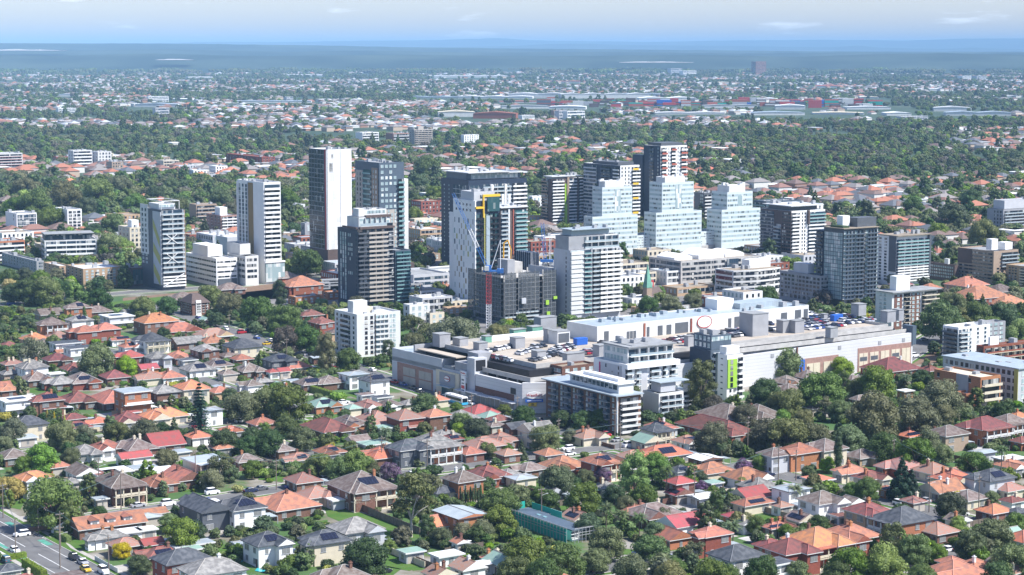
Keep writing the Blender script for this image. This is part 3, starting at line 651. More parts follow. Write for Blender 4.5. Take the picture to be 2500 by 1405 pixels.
b.part('panel_joints', mb, [M['lgrey'], M['white2']]); b.panel('F', W_*.55, W_, zp, H_-.02, 'white', .25, name='white_fold')
b.units(2, W_-2, 2, L_-2, H_-.8, 4, 5)

b = B('apartment_tower', 870, 928, 988, 700, 398, label='slate blue tower with square windows above beige lower floors and teal balconies on the right edge')
L_, W_, H_ = b.L, b.W, b.H
b.vol('slate', ph=.6, z1=H_); n = 23; h = H_/n; hz_ = H_*.62
b.panel('F', .2, W_*.7, H_*.2, hz_, 'beige', .12, name='lower_cladding'); b.panel('S', L_*.05, L_*.3, H_*.2, H_-3, 'tan', .3, name='fin'); b.panel('S', L_*.68, L_*.98, H_*.2, H_-5, 'beige', .2, name='fin')
b.fac('F', .5, W_*.72, hz_, H_-.6, 8, 'punch', g='gl', ww=1.7, k=4, m='slate', h0=.25, h1=.8, skip=.12)
b.fac('F', .5, W_*.70, H_*.2, hz_, 15, 'punch', g='gl', ww=1.0, k=5, m='tan', h0=.12, h1=.9, org=(0, -.12), skip=.15)
b.fac('F', W_*.74, W_*.97, 6, H_-9, 20, 'balc', g='gd', m='slate', m2='tealbal', dep=1.4, bal=.38)
b.fac('S', L_*.32, L_*.66, 4, H_-4, 21, 'balc', g='gt', m='slate', m2='tealbal', dep=.8); b.fac('S', L_*.06, L_*.28, H_*.2, H_-4, 18, 'punch', g='gl', ww=1, k=2, org=(-.3, 0), m='tan'); b.fac('S', L_*.72, L_*.96, H_*.2, H_-6, 17, 'punch', g='gd', ww=1, k=2, org=(-.2, 0), m='tan')
b.flush(); b.vol('white2', W_*.98, W_*1.27, L_*.1, L_*.9, H_*.17, H_*.86, name='white_wing', par=False); b.vol('brown', W_*.98, W_*1.5, L_*.1, L_*1.0, 0, H_*.17, name='podium_wall', par=False)
b.units(2, W_-2, 2, L_-2, H_-.6, 7, 6)

b = B('apartment_tower', 826, 875, 962, 752, 562, label='dark apartment tower with curved beige balcony bands, white slots on its side and a stepped brown crown')
L_, W_, H_ = b.L, b.W, b.H; n = 16; z0 = 3
b.vol('navy', ph=.5); rd = random.Random(9)
b.fac('S', L_*.55, L_*.9, 3, H_-2, 15, 'punch', g='gl', ww=1.3, k=3, h0=.05, h1=.95, m='navy', skip=.25); b.fac('S', L_*.25, L_*.5, H_*.4, H_-2, 9, 'punch', g='gl', ww=1.0, k=3, h0=.2, h1=.85, m='navy', skip=.4)
b.fac('S', L_*.03, L_*.12, 3, H_-2, 15, 'punch', g='gb', ww=.9, k=1, m='navy')
b.fac('F', 0.2, W_*.27, z0, H_, n, 'balc', g='gd', m='dgrey', m2='dgrey', dep=1.0, sp=3); b.fac('F', W_*.27, W_*.80, z0, H_, n, 'balc', g='gb', m='beige', m2='beige', dep=1.9, bal=.42, sp=4)
b.fac('F', W_*.82, W_*.98, z0, H_+3, n+1, 'balc', g='gd', m='white2', m2='dgrey', dep=.9, bal=.2)
b.panel('F', -.1, W_*.1, H_-1, H_+.6, 'tan', 1.2, name='fascia'); b.panel('F', .3, W_-.3, H_+.3, H_+1.3, 'brown', 2.0, name='fascia'); b.panel('S', 0, L_*.7, H_+.3, H_+1.3, 'brown', .8, name='fascia')
b.vol('white2', W_*.1, W_*.97, L_*.12, L_*.7, H_, H_+6, name='upper_storey'); b.fac('F', W_*.12, W_*.95, H_+1.4, H_+5.8, 1, 'balc', g='gl', m='white2', m2='glassbal', org=(0, L_*.12), sp=3)
b.panel('F', W_*.3, W_*1.0, H_+5.6, H_+6.8, 'brown', 2.2, org=(0, L_*.2), name='fascia'); b.vol('white2', W_*.36, W_*.98, L_*.3, L_*.75, H_+6, H_+9.4, name='upper_storey'); b.fac('F', W_*.4, W_*.95, H_+6.6, H_+9, 1, 'band', g='gl', org=(0, L_*.3), sp=2, m='dgrey'); b.vol('white2', W_*.2, W_*.36, L_*.3, L_*.6, H_+6, H_+10, name='lift_house', par=False)
b.flush(); b.units(W_*.4, W_*.9, L_*.4, L_*.7, H_+8.6, 5, 7)
b = B('apartment_wing', 958, 966, 1003, 745, 612, label='teal balconied lower wing behind the dark tower with beige bands', cat='building', L=14)
b.vol('slate'); b.fac('F', .4, b.W-.4, 2, b.H-.5, 13, 'balc', g='gt', m='slate', m2='tealbal', dep=1.1, sp=4); b.flush()
b = B('shop_office_block', 966, 975, 1033, 730, 696, label='three storey block with teal balustrades at the foot of the dark beige banded tower', L=14)
b.vol('grey'); b.fac('F', .4, b.W-.4, 1, b.H-.5, 3, 'balc', g='gb', m='tan', m2='tealbal', dep=1.1, sp=3); b.flush()
b = B('office_block', 1003, 1010, 1097, 722, 672, label='grey office block with dark strip windows between the teal banded tower and the slotted white tower', L=30)
b.vol('lgrey'); b.fac('F', .4, b.W-.4, 2, b.H-.8, 3, 'band', g='gb', m='lgrey', sp=6, h0=.2, h1=.75); b.flush()

b = B('apartment_tower', 1078, 1144, 1286, 664, 441, label='broad navy tower with white fins and a long flat pale roof, behind the slotted white tower')
L_, W_, H_ = b.L, b.W, b.H
b.vol('navy', ph=.5); b.fac('S', L_*.62, L_*.97, 6, H_-3, 19, 'punch', g='gl', ww=.9, k=2, m='navy', h0=.4, h1=.75); b.fac('S', L_*.05, L_*.55, H_*.3, H_-3, 13, 'curtain', g='gb', m='lgrey', sp=4)
b.fac('F', W_*.02, W_*.2, 6, H_-3, 19, 'curtain', g='gb', m='lgrey', sp=3); b.fac('F', W_*.24, W_*.72, 6, H_-2.5, 19, 'balc', g='gb', m='white2', m2='glassbal', dep=1.1, sp=5); b.fac('F', W_*.75, W_*.99, 6, H_-2.5, 19, 'balc', g='gd', m='white', m2='white', dep=1.2)
for i, (u, c_) in enumerate(((.37, 'white'), (.40, 'redp'), (.55, 'white'), (.60, 'white'), (.62, 'redp'), (.66, 'white'))): b.panel('F', W_*u, W_*u+(1.6 if c_ == 'white' else .5), 10, H_-3-(i % 3)*3, c_, 1.3, name='fin')
b.vol('slate', W_*.02, W_*.95, L_*.12, L_*.85, H_, H_+4, name='upper_storey', par=False); b.fac('F', W_*.1, W_*.9, H_+.4, H_+3.6, 1, 'curtain', g='gl', m='lgrey', org=(0, L_*.12))
b.part('roof', MB().box(-.5, W_*.7, -.8, L_*.95, H_+4, H_+4.5).box(W_*.6, W_+.5, .5, L_*.8, H_+3.4, H_+3.9), M['roofwhite']); b.flush(); b.units(4, W_-6, 4, L_-6, H_+4.5, 12, 8)

b = B('apartment_tower', 1098, 1160, 1219, 752, 494, label='white tower with scattered coloured slots on its blank side and yellow framed dark balconies')
L_, W_, H_ = b.L, b.W, b.H
b.vol('navy', x0=.5, ph=.6); b.vol('white', x0=-.1, x1=.5, y0=-.3, y1=L_*.84, z1=H_+.6, name='slotted_wall', par=False); b.vol('white', x0=-.1, x1=3, y0=L_*.84, y1=L_, z1=H_*.88, name='slotted_wall', par=False)
rd = random.Random(12); mb = MB()
for r_ in range(15):
    for c_ in range(9):
        if (r_+c_) % 2 == 0 and rd.random() < .8:
            u = L_*(.06+c_*.088)+rd.uniform(-.1, .1); z = H_*.06+r_*H_*.052; b.part('slot_window', MB().box(-.18, -.12, u, u+rd.choice((.5, .5, 1.1)), z, z+2.6), M[('bronze', 'slate', 'brown', 'tealbal', 'olive')[rd.randint(0, 4)]])
b.fac('S', L_*.1, L_*.78, H_-6, H_-.5, 2, 'punch', g='gd', k=5, ww=1.2, org=(-.1, 0), m='lgrey', h0=.4, h1=.8)
b.fac('F', .8, W_-.3, 3, H_-6, 16, 'balc', g='gt', m='black', m2='black', dep=1.0, sp=2.6, bal=.3); b.panel('F', W_*.34, W_*.375, H_*.25, H_-6, 'olive', 1.1, name='yellow_strip'); b.panel('F', W_*.41, W_*.56, H_*.1, H_-7, 'glassbal', 1.3, name='lift_shaft')
b.panel('F', 0, W_*.34, H_-3.4, H_-2.4, 'yellow', 1.2, name='yellow_frame'); b.panel('F', W_*.30, W_*1.0, H_+2.4, H_+3.6, 'yellow', 1.0, name='yellow_frame'); b.panel('F', W_*.30, W_*.34, H_-8, H_+2.4, 'yellow', 1.15, name='yellow_frame'); b.panel('F', W_*.48, W_*.98, H_-5, H_+2.4, 'gt', .9, name='top_windows')
b.vol('lgrey', W_*.05, W_*.9, 2, L_*.6, H_, H_+5, name='upper_storey'); b.fac('F', W_*.3, W_*.88, H_+.6, H_+3.4, 1, 'band', g='gb', org=(0, 2), sp=2, m='lgrey'); b.flush(); b.units(W_*.2, W_*.8, 5, L_*.5, H_+4.4, 3, 3)

b = B('apartment_tower', 1212, 1222, 1286, 700, 509, label='teal balconied tower with brown and rust columns tucked behind the yellow framed tower', L=20)
L_, W_, H_ = b.L, b.W, b.H
b.vol('brown', ph=.5); b.fac('F', .3, W_*.28, 3, H_-1, 17, 'balc', g='gb', m='white2', m2='glassbal'); b.fac('F', W_*.55, W_-.3, 3, H_-1, 17, 'balc', g='gt', m='white2', m2='tealbal', dep=1.5, bal=.42)
b.panel('F', W_*.46, W_*.49, H_*.4, H_-1, 'orangep', .4, name='rust_strip'); b.panel('F', W_*.28, W_*.34, 2, H_-.5, 'white2', .5, name='fin'); b.flush(); b.units(2, W_-2, 2, 18, H_-.5, 6, 12)
b.part('roof', MB().box(-.4, W_+.4, -1, 20, H_, H_+.35), M['roofwhite'])

b = B('apartment_tower', 1376, 1392, 1514, 783, 612, label='white apartment tower with curved white balcony bands and a blank grey corner, right of the scaffolded site')
L_, W_, H_ = b.L, b.W, b.H; L_ = b.L = max(b.L, 14)
b.vol('lgrey', ph=.5); b.fac('S', 1, 6, 3, H_-1, 14, 'punch', g='gd', k=1, ww=.8, m='lgrey')
b.fac('F', .3, W_*.26, 3, H_, 14, 'balc', g='gl', m='white2', m2='white2', dep=.5, bal=.75, sp=6); b.fac('F', W_*.26, W_*.40, 3, H_, 14, 'balc', g='gb', m='white2', m2='tealbal', dep=1.3)
b.panel('F', W_*.40, W_*.43, 0, H_+.4, 'grey', .4, name='fin'); b.fac('F', W_*.43, W_*.56, 3, H_, 14, 'balc', g='gd', m='white2', m2='glassbal', dep=1.3); b.fac('F', W_*.56, W_-.1, 3, H_, 14, 'balc', g='gd', m='white', m2='white', dep=1.9, bal=.46, sp=4)
b.vol('grey', W_*0, W_*.72, L_*.1, L_*.9, H_, H_+6.5, name='upper_storey'); b.fac('F', W_*.3, W_*.98, H_+.2, H_+6.2, 2, 'balc', g='gb', m='white2', m2='glassbal', org=(0, L_*.1), sp=4); b.vol('white2', W_*.72, W_*.97, L_*.1, L_*.8, H_, H_+6.5, name='upper_storey')
b.vol('glassbal', W_*.1, W_*.85, L_*.25, L_*.8, H_+6.5, H_+9.3, name='penthouse', par=False); b.part('roof', MB().box(W_*.06, W_*.88, L_*.1, L_*.9, H_+9.3, H_+9.7), M['roofblue']); b.flush(); b.units(W_*.2, W_*.8, L_*.3, L_*.7, H_+9.7, 4, 31)
b = B('apartment_wing', 1340, 1345, 1380, 770, 655, label='grey lower wing with punched windows between the scaffolding and the curved white tower', L=20); b.vol('lgrey'); b.fac('F', .5, b.W-.4, 3, b.H-1, 12, 'punch', g='gb', ww=1.6, k=3, m='white2'); b.flush()

b = B('apartment_tower', 1322, 1347, 1438, 562, 438, label='brown and white striped tower with a lime green fin running down its front')
L_, W_, H_ = b.L, b.W, b.H; n = 15
b.vol('brown', ph=.4); b.fac('S', L_*.35, L_-.3, 2, H_, n, 'balc', g='gd', m='tan', m2='tan', dep=.8, bal=.35); b.fac('F', .2, W_*.31, 2, H_, n, 'balc', g='gd', m='white', m2='white', dep=1.3, bal=.4); b.fac('F', W_*.45, W_*.66, 2, H_, n, 'balc', g='gb', m='white', m2='white', dep=.8, bal=.3); b.fac('F', W_*.72, W_-.1, 2, H_, n, 'balc', g='gd', m='white', m2='white', dep=1.3, bal=.4)
b.panel('F', W_*.33, W_*.38, 0, H_*.5, 'lime', 1.5, name='lime_fin'); b.panel('F', W_*.33, W_*.36, H_*.5, H_*.9, 'lime', 1.2, name='lime_fin'); b.panel('F', W_*.40, W_*.45, 0, H_+1, 'tan', .6, name='fin'); b.panel('F', W_*.67, W_*.70, 0, H_+1, 'brown', .6, name='fin')
b.part('roof', MB().box(-.4, W_*.8, -.6, L_*.8, H_+1.5, H_+2).box(1, W_*.5, 2, L_*.7, H_, H_+1.5), [M['roofwhite']]); b.flush(); b.units(3, W_-4, 3, L_-3, H_+1.8, 7, 13)

b = B('apartment_tower', 1424, 1512, 1560, 570, 405, label='dark and white tower with yellow balcony panels, lower neighbour of the tallest red and white one')
L_, W_, H_ = b.L, b.W, b.H; n = 17
b.vol('white', x0=.5, ph=.5); b.vol('navy', x1=.5, name='dark_wall', par=False, z1=H_-.1); b.fac('S', L_*.62, L_*.97, 3, H_-1, n, 'balc', g='gb', m='lgrey', m2='lgrey', dep=1); b.fac('S', L_*.25, L_*.5, 3, H_-1, n, 'balc', g='gd', m='slate', m2='slate', dep=.9); b.fac('S', .3, L_*.16, 3, H_-1, n, 'balc', g='gd', m='white', dep=1)
b.fac('F', .6, W_*.55, 3, H_-1, n, 'punch', g='gd', ww=1.1, k=3, m='white'); b.fac('F', W_*.6, W_-.1, 3, H_-1, n, 'balc', g='gd', m='white', dep=1.5, bal=.4)
for i in range(0, n, 4): b.panel('F', W_*.62, W_*.9, 3+(H_-4)/n*i+.1, 3+(H_-4)/n*i+1.5, 'yellow', 1.6, name='yellow_panel', d0=1.5)
b.flush(); b.vol('dgrey', W_*.1, W_*.9, L_*.1, L_*.8, H_, H_+2, name='plant_room', par=False); b.units(2, W_-2, 2, L_-2, H_+2, 5, 14)
b = B('apartment_tower', 1570, 1610, 1675, 566, 357, label='tallest of the group, dark on the left and white on the right with rust red balconies')
L_, W_, H_ = b.L, b.W, b.H; n = 22
b.vol('white', x0=.5, ph=.5); b.vol('navy', x1=.5, name='dark_wall', par=False, z1=H_-.1); b.fac('S', L_*.4, L_*.62, 3, H_-1, n, 'balc', g='gd', m='slate', dep=.9); b.fac('S', L_*.05, L_*.2, 3, H_-1, n, 'punch', g='gl', ww=.8, k=1, m='navy')
for (u0, u1, o_) in ((.04, .24, 0), (.40, .58, 1), (.76, .99, 0)):
    b.fac('F', W_*u0, W_*u1, 3, H_-1, n, 'balc', g='gd', m='white', dep=1.4, bal=.42)
    for i in range(o_, n, 2): h = (H_-4)/n; b.panel('F', W_*u0, W_*u1, 3+h*i+.1, 3+h*i+1.4, 'orangep' if i > 10 else 'yellow', 1.5, d0=1.4, name='red_balcony_front') if i % 4 != 3 else None
b.fac('F', W_*.27, W_*.37, 3, H_-1, n, 'punch', g='gd', ww=.8, k=1, m='white'); b.fac('F', W_*.62, W_*.72, 3, H_-1, n, 'punch', g='gd', ww=.8, k=1, m='white'); b.flush()
b.vol('dgrey', W_*.1, W_*.9, L_*.1, L_*.9, H_, H_+2, name='plant_room', par=False); b.vol('navy', -1, W_*.2, L_, L_*1.6, 0, H_*.88, name='rear_wing', par=False); b.vol('navy', -1, W_*.2, L_*1.6, L_*2.1, 0, H_*.72, name='rear_wing', par=False)
b = B('apartment_tower', 1694, 1718, 1742, 560, 472, label='small dark tower with yellow balconies seen between the two right stepped glass towers'); b.vol('dgrey', ph=.5); b.fac('F', .3, b.W-.2, 3, b.H-1, 9, 'balc', g='gd', m='white2', dep=1); b.fac('S', 1, b.L*.4, 3, b.H-1, 9, 'punch', g='gl', ww=1, k=2, m='dgrey'); b.flush(); b.units(1, b.W-1, 1, b.L-1, b.H-.5, 4, 3)

M['paleg'] = mat('pale_window_strip', (.40, .50, .51), .2, .5, noise=.12, nscale=.6)
def stepped(lab, up, lo, yt_up, yt_lo, yb, pent, seed):
    xl, xf, xr = lo; b = B('stepped_tower', xl, xf, xr, yb, yt_lo, label=lab); L_, W_, H_ = b.L, b.W, b.H; rd = random.Random(seed)
    n = max(4, round(H_/3.0)); b.vol('mint', ph=.8)
    def skin(face, a, c, z0, z1, org):
        nn = max(1, round((z1-z0)/3.0)); h = (z1-z0)/nn
        for i in range(nn):
            mb = MB(); q = a+1; b._b(mb, face, a+.3, c-.3, 0, .04, z0+i*h+h*.38, z0+i*h+h*.84, org, 3)
            while q < c-1.6:
                k = rd.randint(2, 5)
                if rd.random() < .72:
                    for j in range(k):
                        u = q+j*.85
                        if u < c-1 and rd.random() < .85: b._b(mb, face, u, u+.6, 0, .07, z0+i*h+h*.42, z0+i*h+h*.8, org, rd.choice((0, 0, 1)))
                q += k*.85+rd.uniform(.4, 2)
            b._b(mb, face, a, c, 0, .09, z0+i*h-.06, z0+i*h+.06, org, 2)
            b.part('window_row', mb, [M['gd'], M['gl'], M['white2'], M['paleg']])
    skin('F', 0, W_, 3, H_-1, (0, 0)); skin('S', 0, L_, 3, H_-1, (0, 0))
    # upper stage, set in on both sides; its corners are found on the roof plane
    def bis(f_, lo, hi, s):
        for _ in range(40):
            m = (lo+hi)/2
            if (proj(*b.world(*f_(m)), H_)[0]-s)*(1 if f_(1)[0] != f_(0)[0] else -1) < 0: lo = m
            else: hi = m
        return lo
    y0 = 1.2; x0 = max(.5, bis(lambda m: (m, y0), 0, W_, up[1])); x1 = bis(lambda m: (m, y0), 0, W_*1.3, up[2]); y1 = bis(lambda m: (x0, m), 0, L_*1.5, up[0]); Hu = b.zat(x0, y0, yt_up)
    b.vol('mint', x0, x1, y0, y1, H_-.8, Hu, name='upper_stage', ph=.8); skin('F', 0, x1-x0, H_+.5, Hu-1, (x0, y0)); skin('S', 0, y1-y0, H_+.5, Hu-1, (x0, y0))
    b.panel('F', (x1-x0)*.42, (x1-x0)*.62, H_+2, Hu-2, 'gl', .12, org=(x0, y0), name='glazed_bay')
    Hp = b.zat(x0, y0, pent); b.vol('white2', x0+(x1-x0)*.15, x0+(x1-x0)*.78, y0+2, y1-2, Hu-.8, Hp, name='plant_room', par=False); b.units(x0+2, x1-2, y0+3, y1-3, Hp-.2, 5, seed, 'white2')
    return b
stepped('left of the three pale glass stepped towers', (1446, 1470, 1543), (1425, 1446, 1556), 458, 530, 628, 444, 1)
stepped('middle of the three pale glass stepped towers, with aerials on its roof', (1585, 1616, 1693), (1572, 1601, 1712), 447, 520, 618, 434, 2)
stepped('right of the three pale glass stepped towers, lower than the other two', (1737, 1775, 1837), (1725, 1761, 1855), 470, 513, 608, 455, 3)
b = B('glass_podium', 1500, 1512, 1856, 621, 578, label='long pale glass podium joining the feet of the three stepped towers', L=16, th=32)
[BLOCK.append((*b.world(b.W*t_, -q_), 22)) for t_ in (0, .15, .3, .45, .6, .75, .9, 1) for q_ in (-5, 20, 45)]; b.vol('mint', ph=.8); b.fac('F', 1, b.W-1, 2, b.H-1, 5, 'punch', g='gd', ww=.7, k=90, m='white', h0=.45, h1=.8, skip=.35); b.flush()
b.panel('F', 0, b.W, -.1, 2.2, 'concrete', 1, name='retaining_wall')

b = B('office_building', 1584, 1662, 1855, 696, 638, label='long concrete office building with white barrel vaulted roof rooms, in front of the stepped towers')
L_, W_, H_ = b.L, b.W, b.H; b.vol('concrete', ph=.6, roof='rooftan'); b.fac('F', 1, W_*.55, 1.5, H_-.6, 4, 'band', g='gd', m='concrete', sp=5.5, h0=.25, h1=.8); b.fac('F', W_*.72, W_-1, 1.5, H_-.6, 4, 'band', g='gd', m='concrete', sp=5.5, h0=.25, h1=.8); b.fac('F', W_*.56, W_*.71, 1.5, H_-.6, 4, 'curtain', g='gb', m='dgrey', sp=1.6, org=(0, -.8)); b.fac('S', 1, L_-1, 1.5, H_-.6, 4, 'band', g='gb', m='grey', sp=6, h0=.15, h1=.8)
for (a, c, y0, y1, h) in ((.02, .24, .25, .8, 3.5), (.3, .62, .2, .75, 5), (.66, .9, .25, .8, 3.5)):
    mb = MB(); n = 10; pts = [(W_*(a+(c-a)*i/n), H_-.6+h*.45+h*.55*math.sin(math.pi*i/n)) for i in range(n+1)]; poly = [(W_*a, H_-.6)]+pts+[(W_*c, H_-.6)]
    mb.hull([(p, L_*y0, z) for p, z in poly], [(p, L_*y1, z) for p, z in poly]); b.part('vaulted_roof_room', mb, M['white'])
b.flush()
b = B('curved_office', 1745, 1790, 1905, 724, 662, label='grey and white curved office with a white roof room, right of the tree row')
L_, W_, H_ = b.L, b.W, b.H; mb = MB(); n = 12; pts = [(0, 0)]+[(W_*i/n, -3.5*math.sin(math.pi*i/n)) for i in range(1, n)]+[(W_, 0), (W_, L_), (0, L_)]
mb.prism(pts, 0, H_); b.part('wall', mb, M['white2']); b.part('roof', MB().prism([(p[0]*.96+1, p[1]*.8+.8) for p in pts], H_, H_+.1), M['rooftan'])
for f in range(4):
    mb = MB()
    for i in range(n):
        (xa, ya), (xb, yb_) = pts[i], pts[i+1] if i < n-1 else (W_, 0); z = 1.5+f*(H_-2)/4
        mb.poly([(xa, ya-.08, z+.9), (xb, yb_-.08, z+.9), (xb, yb_-.08, z+2.7), (xa, ya-.08, z+2.7)])
    b._b(mb, 'S', 1, L_-1, 0, .08, 1.5+f*(H_-2)/4+.9, 1.5+f*(H_-2)/4+2.7); b.part('window_band', mb, M['gd'])
b.vol('white', W_*.45, W_*.9, L_*.3, L_*.7, H_, H_+4.5, name='roof_room', par=False); b.units(3, W_*.4, 3, L_-3, H_+.1, 4, 5)

b = B('apartment_tower', 1855, 1929, 2012, 650, 516, label='tower with brown striped left side, white right side and a flat white roof, right of the stepped glass towers')
L_, W_, H_ = b.L, b.W, b.H; n = 14
b.vol('white', x0=.5, ph=.5); b.vol('brown', x1=.5, name='dark_wall', par=False, z1=H_-.1); b.fac('S', L_*.55, L_-.2, 2, H_-1, n, 'balc', g='gb', m='lgrey', m2='dgrey', dep=.9); b.fac('S', L_*.32, L_*.5, 2, H_*.75, 10, 'balc', g='gb', m='lgrey', m2='glassbal', dep=2); b.fac('S', .2, L_*.28, 2, H_-1, n, 'band', g='gd', m='brown', sp=2)
b.fac('F', .5, W_*.26, 2, H_-1, n, 'balc', g='gd', m='white', dep=1.2, bal=.4); b.fac('F', W_*.3, W_*.45, 2, H_-1, n, 'punch', g='gd', ww=1, k=2, m='white'); b.fac('F', W_*.5, W_-.1, 2, H_*.78, 11, 'balc', g='gb', m='white', m2='white', dep=1.4, bal=.36); b.fac('F', W_*.52, W_-.1, H_*.78, H_-1, 3, 'balc', g='gb', m='lgrey', m2='tealbal', dep=1.2); b.panel('F', W_*.47, W_*.51, H_*.75, H_, 'brown', 1.4, name='fin')
b.vol('dgrey', W_*.05, W_*.85, L_*.1, L_*.8, H_, H_+2.6, name='plant_room', par=False); b.part('roof', MB().box(-.5, W_*.95, -.5, L_*.92, H_+2.6, H_+3.1), M['roofwhite']); b.flush(); b.units(4, W_-5, 4, L_-4, H_+3.1, 5, 15)
b = B('office_block', 1838, 1870, 1954, 560, 492, label='low teal glazed block with a grey roof behind the brown sided tower'); b.vol('slate'); b.fac('F', 1, b.W-1, 3, b.H-1, 6, 'balc', g='gt', m='lgrey', m2='tealbal'); b.fac('S', 1, b.L-1, 3, b.H-1, 6, 'balc', g='gt', m='lgrey', m2='tealbal'); b.flush(); b.units(3, b.W-3, 3, b.L-3, b.H-.9, 5, 16)
b = B('apartment_block', 1940, 1960, 2008, 600, 500, label='white rendered block with small windows peeping over the brown sided tower'); b.vol('white'); b.fac('F', 1, b.W-1, 3, b.H-1, 7, 'punch', g='gd', ww=1.2, k=4, m='white'); b.flush(); b.units(2, b.W-2, 2, b.L-2, b.H-.9, 3, 6)

b = B('office_block', 1903, 2003, 2024, 746, 674, label='grey office block with a grid of square dark windows at the foot of the dark gridded tower')
L_, W_, H_ = b.L, b.W, b.H; b.vol('grey'); b.fac('S', .6, L_-.6, H_*.25, H_-1, 5, 'punch', g='gd', ww=1.9, k=11, m='lgrey', h0=.2, h1=.8); b.fac('S', .6, L_-.6, 1, H_*.25, 1, 'punch', g='gd', ww=2.2, k=9, m='slate'); b.fac('F', .6, W_-.3, H_*.25, H_-1, 5, 'punch', g='gd', ww=2, k=3, m='lgrey'); b.vol('lgrey', 1, W_*.9, L_*.35, L_*.7, H_, H_+5, name='plant_room', par=False); b.flush()
b = B('apartment_tower', 2008, 2056, 2140, 750, 560, label='charcoal tower with a tight grid of dark balconies standing on pale legs beside the rooftop car park')
L_, W_, H_ = b.L, b.W, b.H; n = 17; zb = H_*.09
b.vol('dgrey', z0=zb, ph=.6); b.fac('S', .5, L_-.5, zb, H_-2, n, 'curtain', g='gl', m='dgrey', sp=1.7); b.fac('F', .2, W_*.3, zb, H_-1, n, 'balc', g='gl', m='dgrey', m2='slate', dep=1, sp=2.2, bal=.3); b.fac('F', W_*.3, W_*.55, zb, H_-1, n, 'balc', g='gl', m='dgrey', m2='slate', dep=1.6, sp=2.6, bal=.3); b.fac('F', W_*.55, W_*.64, zb, H_-1, n, 'band', g='gd', m='black', h0=.1); b.fac('F', W_*.64, W_-.1, zb, H_-1, n, 'balc', g='gl', m='dgrey', m2='slate', dep=1.4, sp=2.2, bal=.3)
for i in range(4): b.part('leg', MB().box(2+i*(W_-5)/3, 3.4+i*(W_-5)/3, .5, 2.5, 0, zb), M['concrete'])
b.vol('grey', W_*.2, W_*.9, L_*.3, L_*.9, 0, zb, name='lobby', par=False); b.part('roof', MB().box(-1.2, W_*.98, -1.4, L_*.9, H_, H_+.4), M['rooftan']); b.vol('dgrey', W_*.45, W_*1.0, L_*.1, L_*.6, H_+.4, H_+5, name='plant_room', par=False); b.vol('white', W_*.2, W_*.4, L_*.4, L_*.7, H_+.4, H_+6, name='lift_house', par=False); b.part('roof_garden', MB().box(.5, W_*.2, 1, L_*.7, H_+.4, H_+1.4), LM['D']); b.flush()
b.vol('navy', -.5, W_*.3, L_, L_*1.35, 0, H_*.96, name='rear_wing', par=False); b.fac('S', L_*1.02, L_*1.33, 3, H_*.94, 17, 'balc', g='gd', m='slate', org=(-.5, 0)); b.flush()

b = B('apartment_tower', 2139, 2186, 2264, 698, 578, label='tower wrapped in long teal glass balcony bands with a dark corner block, right of the charcoal tower')
L_, W_, H_ = b.L, b.W, b.H; n = 14
b.vol('white', ph=.5); b.panel('S', 0, L_*.35, H_*.28, H_-.2, 'dgrey', .5, name='dark_corner'); b.fac('S', L_*.4, L_-.4, 2, H_-1, n, 'punch', g='gd', ww=2, k=2, m='lgrey', h0=.2, h1=.8); b.fac('F', .2, W_*1.0, H_*.4, H_-1.6, 8, 'balc', g='gb', m='lgrey', m2='tealbal', dep=1.6, bal=.42, sp=5); b.fac('F', .2, W_*1.0, 2, H_*.4, 6, 'balc', g='gb', m='white', m2='white', dep=1.5, bal=.42, sp=5)
b.part('roof', MB().box(-.8, W_+.8, -1.8, L_*.9, H_, H_+.45), M['rooftan']); b.panel('F', W_*.97, W_+.6, H_*.2, H_, 'dgrey', 1.7, name='fin'); b.flush(); b.units(3, W_-3, 2, L_-4, H_+.45, 6, 17)

b = B('apartment_block', 2337, 2424, 2484, 695, 614, label='stepped brown and cream apartment block with white lift houses, among trees on the right')
L_, W_, H_ = b.L, b.W, b.H; n = 8; b.vol('tan', ph=.8); b.fac('S', 1, L_*.97, 2, H_-1, n, 'band', g='gd', m='tan', sp=3.5, h0=.35, h1=.8); b.panel('S', L_*.6, L_, H_*.55, H_, 'brown', .15, name='brown_corner'); b.fac('F', W_*.3, W_-.3, H_*.5, H_-1, 4, 'balc', g='gd', m='brown', m2='glassbal'); b.fac('F', 2, W_-.3, 2, H_*.5, 4, 'punch', g='gd', ww=2, k=5, m='cream'); b.vol('white', W_*.2, W_*.45, L_*.2, L_*.35, H_, H_+6, name='lift_house', par=False); b.vol('white', W_*.6, W_*.9, L_*.1, L_*.3, H_, H_+4, name='lift_house', par=False); b.flush()
b = B('brick_flats', 2267, 2330, 2340, 688, 648, label='dark brick flat block with narrow white windows left of the stepped brown block'); b.vol('brown', ph=.8, roof='roofwhite'); b.fac('S', 1, b.L-1, 1, b.H-1, 4, 'punch', g='gl', ww=.7, k=13, m='brown'); b.vol('white2', 1, b.W-1, b.L*.3, b.L*.45, b.H, b.H+3, name='lift_house', par=False); b.flush()
b = B('brick_flats', 2455, 2510, 2560, 702, 652, label='blond brick flat block with yellow balconies at the right edge below the stepped brown block'); b.vol('ybrick', ph=.8); b.fac('S', b.L*.1, b.L*.35, 1, b.H-1, 6, 'balc', g='gd', m='cream'); b.fac('S', b.L*.5, b.L*.9, 1, b.H-1, 6, 'punch', g='gd', k=3, m='cream'); b.flush()
